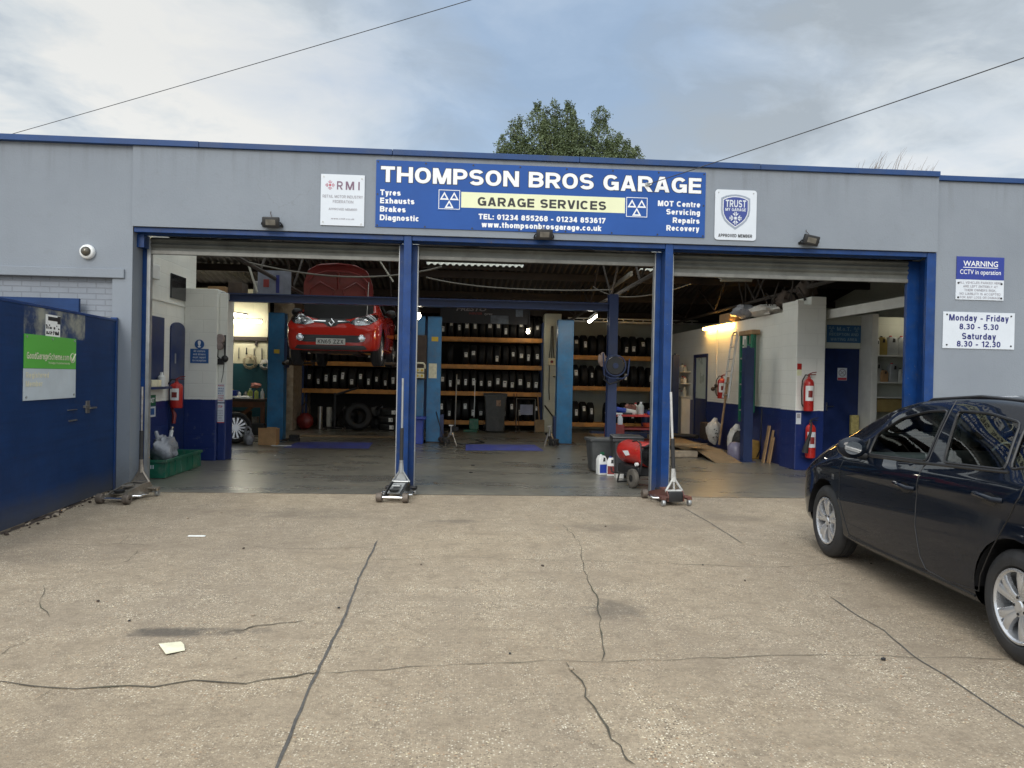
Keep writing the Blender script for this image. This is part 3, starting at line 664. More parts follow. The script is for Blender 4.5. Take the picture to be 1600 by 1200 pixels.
for x0, x1, y in ((9.75, 9.95, 6.0), (9.93, 9.95, 6.0), (10.24, 9.95, 6.0)): b.tube([(x0, y, 3.72), (x1, y, 2.95)], .016, 6)
b.build('roof_strut', M['timber'], G)
# blue gate leaf closed against the infilled opening, and the open leaf
b = B(); b.box((-4.2, -.085, .06), (-.81, -.04, 2.372), .003); solo(b, 'gate', M['gate'], 'blue boarded gate leaf closed against the grey brick, only its top edge showing', 'gate')
ga = Vector((-.375, -.015, 0)); gd = (Vector((-.19, -2.75, 0))-Vector((-.36, -.01, 0))).normalized(); gn = Vector((-gd.y, gd.x, 0))      # gn points to the yard
def gf(u, v, d): p = ga+gd*u+gn*d; return (p.x, p.y, v)
GT = thing('gate', (-.42, 0, 0), 'open blue timber gate leaf standing out from the left front wall', 'gate')
def gbox(b, u0, u1, v0, v1, d0, d1, bev=0):
    vs = [b.v(gf(u, v, d)) for u, v, d in ((u0,v0,d0),(u1,v0,d0),(u1,v0,d1),(u0,v0,d1),(u0,v1,d0),(u1,v1,d0),(u1,v1,d1),(u0,v1,d1))]
    fs = [b._f([vs[i] for i in q]) for q in ((0,3,2,1),(4,5,6,7),(0,1,5,4),(1,2,6,5),(2,3,7,6),(3,0,4,7))]
    if bev: bmesh.ops.bevel(b.bm, geom=list({e for f in fs for e in f.edges}), offset=bev, segments=2, profile=.5, affect='EDGES')
b = B(); gbox(b, .05, 4.3, .015, 2.10, -.045, 0, .004); b.build('gate_panel', M['gate'], GT)
b = B(); gbox(b, 0, .055, 0, 2.15, -.06, .012, .004); b.build('hinge_post', M['post'], GT)
b = B(); gbox(b, .03, 4.3, 2.10, 2.128, -.05, .006, .003); b.build('top_rail', M['post'], GT)
b = B(); gbox(b, .85, .98, 1.06, 1.09, .0, .03, .004); gbox(b, .66, .86, 1.045, 1.065, .012, .03, .004); gbox(b, .82, .92, 1.00, 1.14, 0, .012, .003); b.build('latch', M['steel'], GT)
for v0, v1, u1 in ((1.05, 1.058, 1.38), (.93, .945, 1.34)):
    b = B(); gbox(b, 1.15, u1, v0, v1, 0, .012); b.build('metal_strip', M['steel'], GT)

# ------------------------------------------------------------------ a bold grotesque drawn with strokes, for the painted signs
def arcp(cx, cy, rx, ry, a0, a1, n=14, sq=2.25):
    out = []
    for k in range(n+1):
        t = R(a0+(a1-a0)*k/n); c, s_ = math.cos(t), math.sin(t)
        out.append((cx+rx*math.copysign(abs(c)**(2/sq), c), cy+ry*math.copysign(abs(s_)**(2/sq), s_)))
    return out
def glyph(ch, h):
    """(advance width, strokes); a stroke is ('P', points, closed) or ('D', x0, y0, x1, y1) with level ends. Cap height 1."""
    S = []; P = lambda *p, c=False: S.append(('P', list(p), c)); D = lambda *a: S.append(('D',)+a)
    def A(*a, pre=(), post=(), c=False, **k): S.append(('P', list(pre)+arcp(*a, **k)+list(post), c))
    T = 1-h; X = .74; xt = X-h
    W = {'I': 2*h, 'i': 2*h, 'l': 2*h, '.': 2*h, ':': 2*h, ',': 2*h, '!': 2*h, 'M': .92, 'W': 1.08, 'm': .92, 'w': .84, 'E': .66, 'F': .62, 'L': .60, 'T': .70, 'S': .72, 'J': .6, 'P': .72, 't': .40, 'f': .38, 'r': .40, '-': .38, '1': .44, ' ': .30}.get(ch)
    if W is None: W = .80 if ch in 'GOQCDNHUA' else (.76 if ch.isupper() else (.64 if ch.isdigit() else .60))
    l, r, m = h, W-h, W/2
    if ch == 'A': D(h*1.1, 0, m-h*.25, 1); D(W-h*1.1, 0, m+h*.25, 1); P((W*.26, .27), (W*.74, .27))
    elif ch == 'B': P((l, 0), (l, 1)); A(m, (T+.52)/2, r-m-.02, (T-.52)/2, 90, -90, pre=[(l, T)], post=[(l, .52)]); A(m, (h+.52)/2, r-m, (.52-h)/2, 90, -90, pre=[(l, .52)], post=[(l, h)])
    elif ch == 'C': A(m, .5, r-m, T-.5, 42, 318, n=22)
    elif ch == 'D': P((l, 0), (l, 1)); A(m, .5, r-m, T-.5, 90, -90, pre=[(l, T)], post=[(l, h)])
    elif ch == 'E': P((l, 0), (l, 1)); P((l, T), (W, T)); P((l, h), (W, h)); P((l, .51), (W-.03, .51))
    elif ch == 'F': P((l, 0), (l, 1)); P((l, T), (W, T)); P((l, .49), (W-.05, .49))
    elif ch == 'G': A(m, .5, r-m, T-.5, 40, 330, n=22); P((m+.02, .46), (W, .46)); P((r, 0.02), (r, .46))
    elif ch == 'H': P((l, 0), (l, 1)); P((r, 0), (r, 1)); P((l, .51), (r, .51))
    elif ch in 'Il': P((l, 0), (l, 1))
    elif ch == 'J': A(m, .3, r-m, .3-h, 180, 360, post=[(r, 1)])
    elif ch == 'K': P((l, 0), (l, 1)); D(l, .38, W-h*1.2, 1); D(W-h*1.1, 0, W*.38, .56)
    elif ch == 'L': P((l, 0), (l, 1)); P((l, h), (W, h))
    elif ch == 'M': P((l, 0), (l, 1)); P((r, 0), (r, 1)); D(m, .0, l+h*.5, 1); D(m, .0, r-h*.5, 1)
    elif ch == 'N': P((l, 0), (l, 1)); P((r, 0), (r, 1)); D(r-h*.1, 0, l+h*.1, 1)
    elif ch in 'O0Q': A(m, .5, r-m, T-.5, 0, 348, n=28, c=True)
    elif ch in 'PR':
        P((l, 0), (l, 1)); A(m, (T+.44)/2, r-m, (T-.44)/2, 90, -90, pre=[(l, T)], post=[(l, .44)])
        if ch == 'R': D(W-h*1.05, 0, W*.50, .45)
    elif ch == 'S': A(m, (T+.5)/2, r-m, (T-.5)/2, 22, 270, n=18, post=arcp(m, (h+.5)/2, r-m, (.5-h)/2, 90, -158, 18)[1:])
    elif ch == 'T': P((m, 0), (m, 1)); P((0, T), (W, T))
    elif ch == 'U': A(m, .36, r-m, .36-h, 180, 360, pre=[(l, 1)], post=[(r, 1)])
    elif ch == 'V': D(m-h*.2, 0, h*1.1, 1); D(m+h*.2, 0, W-h*1.1, 1)
    elif ch == 'W':
        for x0, x1 in ((W*.28, h), (W*.28, m), (W*.72, m), (W*.72, W-h)): D(x0, 0, x1, 1)
    elif ch == 'X' or ch == 'x': q = 1 if ch == 'X' else X; D(h*1.2, 0, W-h*1.2, q); D(W-h*1.2, 0, h*1.2, q)
    elif ch == 'Y': D(m, .38, h*1.1, 1); D(m, .38, W-h*1.1, 1); P((m, 0), (m, .46))
    elif ch in 'Zz': q = 1 if ch == 'Z' else X; P((0, q-h), (W, q-h)); P((0, h), (W, h)); D(h*1.3, h, W-h*1.3, q-h)
    elif ch == '1': P((W-h, 0), (W-h, 1)); D(h*.8, .72, W-h*1.3, .96)
    elif ch == '2': A(m, .70, r-m, .30-h, 165, -25, n=14, post=[(l+.04, h+.03)]); P((0, h), (W, h))
    elif ch == '3': A(m, (T+.53)/2, r-m-.02, (T-.53)/2, 158, -90, n=14, post=[(m-.08, .53)]); A(m, (h+.53)/2, r-m, (.53-h)/2, 90, -158, n=14)
    elif ch == '4': P((r-.07, 0), (r-.07, 1)); P((0, .28), (W, .28)); D(h*.9, .30, r-.09, .98)
    elif ch == '5': P((l+.03, T), (W-.03, T)); P((l+.04, T), (l+.02, .46)); A(m, (h+.62)/2, r-m, (.62-h)/2, 150, -158, n=16)
    elif ch == '6': A(m, (h+.60)/2, r-m, (.60-h)/2, 0, 345, n=20, c=True); A(m, .5, r-m, T-.5, 48, 180, n=10, post=[(l, .32)])
    elif ch == '7': P((0, T), (W, T)); D(W*.30, 0, r, T)
    elif ch == '8': A(m, (T+.52)/2, r-m-.03, (T-.52)/2, 0, 345, n=18, c=True); A(m, (h+.52)/2, r-m, (.52-h)/2, 0, 345, n=18, c=True)
    elif ch == '9': A(m, (T+.40)/2, r-m, (T-.40)/2, 0, 345, n=20, c=True); A(m, .5, r-m, T-.5, -132, 0, n=10, post=[(r, .68)])
    elif ch == 'a': A(m, .5, r-m, xt-.5, 160, 0, n=10, post=[(r, 0)]); A(m-.01, (.44+h)/2, r-m, (.44-h)/2, 0, 345, n=16, c=True)
    elif ch in 'bp': P((l, 0 if ch == 'b' else -.26), (l, 1 if ch == 'b' else X)); A(m, X/2, r-m, X/2-h, 0, 345, n=18, c=True)
    elif ch == 'c': A(m, X/2, r-m, X/2-h, 42, 318, n=18)
    elif ch in 'dqg':
        A(m, X/2, r-m, X/2-h, 0, 345, n=18, c=True)
        if ch == 'g': A(m, 0.0, r-m, .26-h, 0, -150, n=10, pre=[(r, X)])
        else: P((r, 0 if ch == 'd' else -.26), (r, 1 if ch == 'd' else X))
    elif ch == 'e': A(m, X/2, r-m, X/2-h, 0, 318, n=20); P((l, X/2), (r+h*.6, X/2))
    elif ch == 'f': A(l+.22, .78, .15, T-.78, 90, 180, n=6, post=[(l+.07, 0)]); P((0, X-h), (W, X-h))
    elif ch in 'hn': P((l, 0), (l, 1 if ch == 'h' else X)); A(m, .42, r-m, xt-.42, 180, 0, n=12, pre=[(l, .2)], post=[(r, 0)])
    elif ch == 'i': P((l, 0), (l, X)); P((l, 1-1.5*h), (l, 1))
    elif ch == 'k': P((l, 0), (l, 1)); D(l, .26, W-h*1.2, X); D(W-h*1.1, 0, W*.42, .42)
    elif ch == 'm':
        q = (l+r)/2; P((l, 0), (l, X))
        for a, c in ((l, q), (q, r)): A((a+c)/2, .45, (c-a)/2, xt-.45, 180, 0, n=10, pre=[(a, .2)], post=[(c, 0)])
    elif ch == 'o': A(m, X/2, r-m, X/2-h, 0, 345, n=20, c=True)
    elif ch == 'r': P((l, 0), (l, X)); A(W, .40, W-l, xt-.40, 180, 95, n=8, pre=[(l, .2)])
    elif ch == 's': A(m, (xt+.37)/2, r-m, (xt-.37)/2, 22, 270, n=14, post=arcp(m, (h+.37)/2, r-m, (.37-h)/2, 90, -158, 14)[1:])
    elif ch == 't': P((l+.06, X+.18), (l+.06, .2)); A(l+.20, .18, .14, .18-h, 180, 285, n=6); P((0, X-h), (W, X-h))
    elif ch == 'u': P((r, 0), (r, X)); A(m, .32, r-m, .32-h, 180, 360, n=12, pre=[(l, X)], post=[(r, .5)])
    elif ch in 'vy':
        D(m-h*.2, 0, h*1.05, X); D(m+h*.2, 0, W-h*1.05, X)
        if ch == 'y': D(m-h*.9, -.26, m+h*.2, .08)
    elif ch == 'w':
        for x0, x1 in ((W*.28, h), (W*.28, m), (W*.72, m), (W*.72, W-h)): D(x0, 0, x1, X)
    elif ch in '.:,':
        P((l, 0), (l, 2*h))
        if ch == ':': P((l, X-2*h), (l, X))
        if ch == ',': D(h*.5, -.16, h, .02)
    elif ch == '-': P((0, .36), (W, .36))
    elif ch == '!': P((l, .3), (l, 1)); P((l, 0), (l, 2*h))
    return W, S
def grot(b, s, x, z, h, w=None, anchor='l', t=.105, grow=0.0, y=0.0, gap=.13, frame=None):
    """bold lettering: t = half stroke, grow widens the strokes for an outline, both in cap heights"""
    fr = frame or (lambda u, v, d: (u, y-d, v)); adv = []; X = 0
    for ch in s: W_, S = glyph(ch, t); adv.append((X, S)); X += W_+gap
    tot = X-gap; sx = h if w is None else w/tot; x0 = x-{'l': 0, 'c': tot/2, 'r': tot}[anchor]*sx; n = 0
    for X, S in adv:
        for k, st in enumerate(S):
            d = .00025*k; q = t+grow
            def V(u, v): return b.v(fr(x0+(X+u)*sx, z+v*h, d))
            if st[0] == 'D':
                _, xa, ya, xb, yb = st; L_ = math.hypot(xb-xa, yb-ya); hw = q*L_/max(abs(yb-ya), 1e-3); e = grow/max(abs(yb-ya), 1e-3)
                if hw > 2.2*q: hw = 2.2*q
                ax, ay, bx, by = xa-(xb-xa)*e, ya-(yb-ya)*e, xb+(xb-xa)*e, yb+(yb-ya)*e
                b._f([V(ax-hw, ay), V(ax+hw, ay), V(bx+hw, by), V(bx-hw, by)]); continue
            _, p, c = st
            p = [Vector(v) for i, v in enumerate(p) if i == 0 or (Vector(v)-Vector(p[i-1])).length > 1e-4]; n = len(p)
            if grow and not c and n > 1: p[0] = p[0]-(p[1]-p[0]).normalized()*grow; p[-1] = p[-1]+(p[-1]-p[-2]).normalized()*grow
            Lf, Rt = [], []
            for i in range(n):
                a = p[i-1] if (i or c) else p[0]; e = p[(i+1) % n] if (i < n-1 or c) else p[-1]
                d1 = (p[i]-a).normalized() if (p[i]-a).length > 1e-6 else (e-p[i]).normalized(); d2 = (e-p[i]).normalized() if (e-p[i]).length > 1e-6 else d1
                tn = (d1+d2).normalized() if (d1+d2).length > 1e-3 else d1; nr = Vector((-tn.y, tn.x)); k_ = q/max(.55, abs(nr.dot(Vector((-d1.y, d1.x)))))
                Lf.append(V(*(p[i]+nr*k_))); Rt.append(V(*(p[i]-nr*k_)))
            for i in range(n if c else n-1): j = (i+1) % n; b._f((Rt[i], Rt[j], Lf[j], Lf[i]))
def gletters(name, m, parent, rows, y, t=.105, grow=0.0, frame=None, gap=.13):
    """rows: (text, x, z, cap height, width, anchor)"""
    for r in rows:
        b = B(); grot(b, r[0], r[1], r[2], r[3], r[4] if len(r) > 4 else None, r[5] if len(r) > 5 else 'l', r[6] if len(r) > 6 else t, grow, y, gap, frame)
        o = b.build(name, m, parent, fixn=False)
    return o

# ------------------------------------------------------------------ signs
def panel(x0, x1, z0, z1, y, th, m, parent, name='panel', bev=.0, r=0):
    b = B()
    if r:
        pts = []
        for cx, cz, a0 in ((x1-r, z1-r, 0), (x0+r, z1-r, 90), (x0+r, z0+r, 180), (x1-r, z0+r, 270)):
            for k in range(7): t = R(a0+15*k); pts.append((cx+r*math.cos(t), cz+r*math.sin(t)))
        b.prism(pts, y, y+th)
    else: b.box((x0, y, z0), (x1, y+th, z1), bev)
    return b.build(name, m, parent)
def letters(name, m, parent, rows, y, bold=.0, frame=None, ref=None):
    for r in rows:
        b = B(); s, x, z, h = r[:4]; w = r[4] if len(r) > 4 else None; a = r[5] if len(r) > 5 else 'l'; bo = r[6] if len(r) > 6 else bold
        letter(b, s, x, z, h, w, a, bo, y, frame, ref); o = b.build(name, m, parent, fixn=False)
    return o
def screws(parent, pts, y, m=None, r=.011, frame=None):
    for x, z in pts:
        b = B(); b.cyl((x, y, z), (x, y-.005, z), r, seg=10); b.build('screw', m or M['black'], parent)
Y = -.05
S = thing('shop_sign', (4.94, Y, 3.37), 'very wide blue fascia sign with big white lettering above the middle bay', 'sign')
panel(2.797, 7.075, 3.385, 4.236, Y, .014, M['signblue'], S)
big = ('THOMPSON BROS GARAGE', 2.857, 3.957, .200, 4.158, 'l')
gletters('letter_outline', M['letblack'], S, [big], Y-.001, .104, .034, gap=.10)
gletters('lettering', M['letwhite'], S, [big], Y-.0035, .104, gap=.10)
gletters('lettering', M['letwhite'], S, [('Tyres', 2.853, 3.788, .072, .258), ('Exhausts', 2.853, 3.685, .072, .434), ('Brakes', 2.853, 3.578, .072, .325), ('Diagnostic', 2.853, 3.470, .072, .498),
    ('MOT Centre', 7.006, 3.776, .072, .563, 'r'), ('Servicing', 7.006, 3.671, .072, .450, 'r'), ('Repairs', 7.002, 3.563, .072, .357, 'r'), ('Recovery', 7.000, 3.460, .072, .438, 'r'),
    ('TEL: 01234 855268 - 01234 853617', 4.932, 3.525, .070, 1.648, 'c'), ('www.thompsonbrosgarage.co.uk', 4.928, 3.424, .072, 1.556, 'c')], Y-.003, .115, gap=.12)
panel(3.868, 6.013, 3.667, 3.867, Y-.002, .002, M['signcream'], S, 'band')
gletters('lettering', M['letblack'], S, [('GARAGE SERVICES', 4.927, 3.698, .112, 1.668, 'c')], Y-.004, .105)
def three_triangles(b, xc, zc, w, y, bar=.018):
    def tri(cx, cz, s):
        o = [(cx, cz+s*.60), (cx-s*.58, cz-s*.42), (cx+s*.58, cz-s*.42)]; i = [(cx+(x-cx)*.5, cz+(z-cz)*.5-s*.02) for x, z in o]
        for k in range(3):
            a, c = o[k], o[(k+1) % 3]; d, e = i[(k+1) % 3], i[k]
            b.quad((a[0], y, a[1]), (c[0], y, c[1]), (d[0], y, d[1]), (e[0], y, e[1]))
    t = w*.33; tri(xc-t*.62, zc+t*.42, t); tri(xc+t*.62, zc+t*.42, t); tri(xc, zc-t*.62, t)
for x0, x1, z0, z1 in ((3.577, 3.882, 3.622, 3.902), (6.009, 6.320, 3.606, 3.893)):
    panel(x0, x1, z0, z1, Y-.003, .003, M['signblue'], S, 'emblem_panel')
    b = B(); y = Y-.005; i = .016; w = .008
    for (a0, a1, c0, c1) in ((x0+i, x1-i, z0+i, z0+i+w), (x0+i, x1-i, z1-i-w, z1-i), (x0+i, x0+i+w, z0+i+w, z1-i-w), (x1-i-w, x1-i, z0+i+w, z1-i-w)):
        b.quad((a0, y, c0), (a1, y, c0), (a1, y, c1), (a0, y, c1))
    three_triangles(b, (x0+x1)/2, (z0+z1)/2-.005, x1-x0, y); b.build('emblem', M['letwhite'], S)
for k in range(8):
    x = 2.82+k*(7.05-2.82)/7; screws(S, [(x, 4.212), (x, 3.405)], Y)
screws(S, [(2.82, 3.80), (7.05, 3.80)], Y)

S = thing('member_plaque', (2.38, Y, 3.38), 'white plaque with dark red lettering to the left of the big blue sign', 'sign')
panel(2.107, 2.656, 3.384, 4.031, Y, .01, M['signwhite'], S, bev=.002)
gletters('lettering', M['letplum'], S, [('R', 2.308, 3.840, .105, .072, 'l', .085), ('M', 2.418, 3.840, .105, .105, 'l', .085), ('I', 2.575, 3.840, .105, .018, 'l', .085)], Y-.002)
gletters('lettering', M['letgrey'], S, [('RETAIL MOTOR INDUSTRY', 2.383, 3.733, .036, .505, 'c'), ('FEDERATION', 2.388, 3.669, .036, .256, 'c'), ('APPROVED MEMBER', 2.388, 3.577, .028, .357, 'c'), ('www.rmif.co.uk', 2.386, 3.460, .022, .293, 'c')], Y-.002, .075)
def flake(b, xc, zc, s, y, c=None, e=None):
    b.m(0).quad((xc-s*.2, y, zc-s*.2), (xc+s*.2, y, zc-s*.2), (xc+s*.2, y, zc+s*.2), (xc-s*.2, y, zc+s*.2)); b.m(e or 0)
    for k in range(4):
        c_, s_ = math.cos(k*PI/2), math.sin(k*PI/2)
        def P(u, v): return (xc+(u*c_-v*s_)*s, y, zc+(u*s_+v*c_)*s)
        for sg in (-1, 1):
            b.quad(P(.28, sg*.05), P(.95, sg*.05), P(.95, sg*.17), P(.40, sg*.17)); b.quad(P(.40, sg*.17), P(.60, sg*.17), P(.75, sg*.38), P(.62, sg*.42))
b = B(); flake(b, 2.222, 3.893, .062, Y-.002, e=1); b.build('emblem', [M['letred'], mat('letter_rose', (.42, .18, .24), .6)], S, fixn=False)
screws(S, [(2.14, 4.0), (2.62, 3.985), (2.14, 3.425), (2.62, 3.41)], Y, M['galv'], .012)

S = thing('approval_plaque', (7.485, Y, 3.365), 'white rounded plaque with a dark blue shield to the right of the big sign', 'sign')
panel(7.206, 7.765, 3.365, 4.024, Y, .01, M['signwhite'], S, r=.04)
def shield(s, cx=7.481, cz=3.76):
    up = [(-.195, .155), (-.13, .185), (-.065, .2), (0, .205), (.065, .2), (.13, .185), (.195, .155)]
    dn = [(.197, .0), (.185, -.07), (.15, -.14), (.10, -.19), (.05, -.225), (0, -.258)]
    p = up+dn+[(-x, z) for x, z in dn[-2::-1]]
    return [(cx+x*s, cz+z*s*1.0) for x, z in p][::-1]
b = B(); b.prism(shield(1.0), Y-.002, Y); b.build('shield', M['shieldgrey'], S)
b = B(); b.prism(shield(.87), Y-.0035, Y-.002); b.build('shield', M['letwhite'], S)
b = B(); b.prism(shield(.83), Y-.005, Y-.0035); b.build('shield', mat('shield_blue', (.03, .05, .22), .35), S)
gletters('lettering', M['signwhite'], S, [('TRUST', 7.483, 3.795, .095, .275, 'c'), ('MY GARAGE', 7.481, 3.745, .038, .275, 'c')], Y-.007, .095)
b = B(); flake(b, 7.481, 3.652, .088, Y-.007); b.build('emblem', M['signwhite'], S, fixn=False)
gletters('lettering', M['letblack'], S, [('APPROVED MEMBER', 7.484, 3.402, .042, .455, 'c')], Y-.002)
screws(S, [(7.25, 3.985), (7.72, 3.985)], Y, M['galv'], .009)

Y = .008
S = thing('warning_sign', (10.91, Y, 2.675), 'blue and white warning sign on the grey wall right of the bays', 'sign')
panel(10.570, 11.250, 2.676, 2.948, Y, .01, M['signwhite'], S, 'lower_panel')
panel(10.576, 11.248, 2.950, 3.258, Y, .01, M['signnavy'], S, 'upper_panel')
letters('lettering', M['letwhite'], S, [('WARNING', 10.913, 3.130, .072, .488, 'c', .01), ('CCTV in operation', 10.912, 3.022, .062, .578, 'c', .005)], Y-.002)
b = B(); b.box((10.668, Y-.002, 3.108), (11.157, Y, 3.117)); b.build('underline', M['letwhite'], S)
gletters('lettering', M['letgrey'], S, [('ALL VEHICLES PARKED HERE', 10.915, 2.893, .031, .60, 'c'), ('ARE LEFT ENTIRELY AT', 10.918, 2.843, .031, .49, 'c'), ('THEIR OWNERS RISK,', 10.915, 2.792, .031, .45, 'c'), ('NO LIABILITY IS ACCEPTED', 10.915, 2.742, .031, .58, 'c'), ('FOR ANY LOSS OR DAMAGE', 10.915, 2.694, .031, .57, 'c')], Y-.002, .075)
screws(S, [(10.605, 2.90), (11.215, 2.90), (10.605, 2.705), (11.215, 2.705)], Y, None, .014)
S = thing('opening_hours_sign', (10.91, Y, 2.01), 'white opening hours sign below the blue warning sign', 'sign')
panel(10.403, 11.419, 2.014, 2.508, Y, .01, M['signwhite'], S, bev=.002)
gletters('lettering', M['letnavy'], S, [('Monday - Friday', 10.908, 2.389, .085, .845, 'c'), ('8.30 - 5.30', 10.911, 2.274, .078, .554, 'c'), ('Saturday', 10.914, 2.141, .085, .482, 'c'), ('8.30 - 12.30', 10.912, 2.040, .078, .619, 'c')], Y-.002, .10, gap=.14)
screws(S, [(10.455, 2.47), (11.365, 2.465), (10.46, 2.06), (11.37, 2.06)], Y, None, .012)

# boards on the open gate: text runs towards the hinge
gfr = lambda d0: (lambda u, v, d: gf(-u, v, d+d0))
def gpanel(u0, u1, v0, v1, d0, d1, m, parent, name='panel'):
    b = B(); gbox(b, u0, u1, v0, v1, d0, d1, .001); return b.build(name, m, parent)
S = thing('scheme_board', gf(1.77, 1.18, .01), 'square board on the open gate, bright green above and faded white below', 'sign')
gpanel(1.205, 2.345, 1.186, 1.495, .002, .010, mat('faded_white_board', (.50, .56, .60), .5, 0, .08, 4), S, 'lower_panel')
gpanel(1.21, 2.34, 1.497, 1.826, .002, .012, M['signlime'], S, 'upper_panel')
gletters('lettering', M['letcream'], S, [('GoodGarageScheme.com', -2.300, 1.588, .066, .915, 'l', .085), ('The badge of trusted workmanship', -1.86, 1.545, .022, .49, 'l', .07)], 0, frame=gfr(.014))
gletters('lettering', M['letcream'], S, [('Registered', -2.31, 1.405, .056, .47, 'l'), ('Member', -2.31, 1.320, .056, .34, 'l')], 0, frame=gfr(.012))
b = B(); b.tube([gf(1.345, 1.62, .014), gf(1.315, 1.58, .014), gf(1.235, 1.66, .014)], .009, 6); b.tube([gf(1.30+.055*math.cos(t*PI/8), 1.615+.05*math.sin(t*PI/8), .014) for t in range(16)], .004, 6, closed=True); b.build('emblem', M['letcream'], S)
screws_ = [(1.25, 1.80), (1.77, 1.80), (2.3, 1.80), (1.25, 1.22), (2.3, 1.22)]
for u, v in screws_:
    b = B(); b.cyl(gf(u, v, .01), gf(u, v, .018), .012, seg=8); b.build('screw', M['galv'], S)
b = B(); gbox(b, 1.585, 1.905, 1.825, 2.045, .002, .005, 0); S = solo(b, 'torn_poster', M['paper'], 'torn white paper poster above the green board on the open gate', 'poster')
b = B(); rp = random.Random(4)
for i in range(34): u = rp.uniform(1.60, 1.88); v = rp.choice((1.845, 1.86, 1.90, 1.93)); gbox(b, u, u+rp.uniform(.01, .03), v, v+rp.uniform(.01, .035), .005, .0065)
gbox(b, 1.62, 1.86, 1.985, 2.025, .005, .0065); gbox(b, 1.585, 1.65, 1.96, 2.04, .005, .007); b.build('print', M['letblack'], S)
gpanel(2.79, 3.25, .87, 1.80, .002, .008, M['signwhite'], None, 'notice_board')
tag(center_origin(bpy.data.objects['notice_board']), 'tall white notice board on the open gate, cut by the left picture edge', 'sign')

# small signs inside
Y = 3.246
S = thing('mandatory_sign', (-.44, Y, 1.63), 'blue visitors sign with a round exclamation mark on the white left pier', 'sign')
panel(-.590, -.290, 1.636, 1.876, Y-.004, .004, M['mandblue'], S)
b = B(); b.lathe([(0, -.006), (.078, -.006), (.078, 0)], (-.442, Y, 1.953), 'Y', 32); b.build('disc', M['mandblue'], S)
letters('lettering', M['letwhite'], S, [('!', -.442, 1.905, .105, .03, 'c', .04)], Y-.009)
gletters('lettering', M['signwhite'], S, [('All visitors', -.44, 1.822, .034, .19, 'c'), ('and drivers', -.44, 1.770, .034, .20, 'c'), ('must report', -.44, 1.718, .034, .21, 'c'), ('to reception', -.44, 1.666, .034, .22, 'c')], Y-.006, .085)
Y = 3.332
S = thing('price_notice', (-.11, Y, .99), 'white tall notice with red and blue print on the edge of the left pier', 'sign')
panel(-.176, -.044, .985, 1.293, Y-.003, .003, M['signwhite'], S)
letters('lettering', M['letred'], S, [('BRAKES', -.11, 1.255, .026, .11, 'c'), ('CLUTCHES', -.11, 1.085, .022, .11, 'c'), ('TYRES', -.11, 1.045, .022, .10, 'c'), ('OPEN', -.11, 1.005, .022, .08, 'c')], Y-.005, .02)
letters('lettering', M['mandblue'], S, [('SERVICE', -.11, 1.205, .022, .11, 'c'), ('REPAIRS', -.11, 1.165, .022, .10, 'c'), ('M O T', -.11, 1.125, .022, .08, 'c')], Y-.005, .02)
S = thing('no_smoking_notice', (-.11, Y, .63), 'lower white notice with a red heading on the edge of the left pier', 'sign')
panel(-.178, -.044, .640, .965, Y-.003, .003, M['signwhite'], S)
letters('lettering', M['letred'], S, [('STOP', -.11, .895, .036, .07, 'c')], Y-.005, .03)
letters('lettering', M['letgrey'], S, [('WARNING', -.11, .83, .022, .09, 'c'), ('NO ENTRY TO', -.11, .79, .022, .10, 'c'), ('WORKSHOP', -.11, .75, .022, .09, 'c'), ('AREA', -.11, .71, .022, .06, 'c'), ('THANK YOU', -.11, .67, .02, .10, 'c')], Y-.005, .02)
b = B(); b.box((-.179, Y-.0035, .636), (-.043, Y-.001, .652)); b.build('red_edge', M['letred'], S)
lf = lambda d0: (lambda u, v, d: (-.70+d0, u, v))
S = thing('exit_sign', (-.69, 1.9, .84), 'small green exit sign over a blue sign low on the left side wall', 'sign')
b = B(); b.box((-.70, 1.62, .97), (-.694, 2.08, 1.13)); b.build('panel', M['exitgreen'], S)
b = B(); b.box((-.70, 1.62, .80), (-.694, 2.08, .955)); b.build('panel', M['signwhite'], S)
b = B(); b.box((-.694, 1.68, .83), (-.691, 2.03, .93)); b.build('panel', M['mandblue'], S)
letters('lettering', M['letwhite'], S, [('EXIT', 2.03, 1.015, .07, .20, 'r', .03)], 0, frame=lf(.008))
Y = 3.392
S = thing('reception_sign', (10.76, Y, 2.24), 'faded blue reception sign above the dark blue office door', 'sign')
panel(10.450, 11.080, 2.243, 2.558, Y-.004, .004, M['motblue'], S)
m_ = mat('letter_faded_blue', (.20, .30, .38), .6)
gletters('lettering', m_, S, [('M.o.T.', 10.765, 2.455, .068, .26, 'c'), ('RECEPTION AND', 10.765, 2.365, .052, .54, 'c'), ('WAITING AREA', 10.765, 2.275, .052, .49, 'c')], Y-.006, .09)
b = B(); three_triangles(b, 10.535, 2.487, .14, Y-.006); three_triangles(b, 10.998, 2.487, .14, Y-.006); b.build('emblem', m_, S)
Y = 3.428
S = thing('prohibition_sign', (10.77, Y, 1.57), 'small square no smoking sign on the dark blue office door', 'sign')
panel(10.684, 10.858, 1.569, 1.790, Y-.003, .003, M['signwhite'], S)
b = B(); b.tube([(10.771+.062*math.cos(PI*t/12), Y-.004, 1.705+.062*math.sin(PI*t/12)) for t in range(24)], .007, 6, closed=True); b.tube([(10.73, Y-.004, 1.745), (10.812, Y-.004, 1.665)], .006, 6); b.tube([(10.735, Y-.004, 1.675), (10.807, Y-.004, 1.735)], .006, 6); b.build('emblem', M['letgrey'], S)
b = B(); b.box((10.69, Y-.005, 1.575), (10.852, Y-.003, 1.615)); b.build('red_strip', M['letred'], S)
S = thing('extinguisher_sign', (9.744, 2.915, 1.63), 'tiny red and yellow extinguisher sign on the right white pier', 'sign')
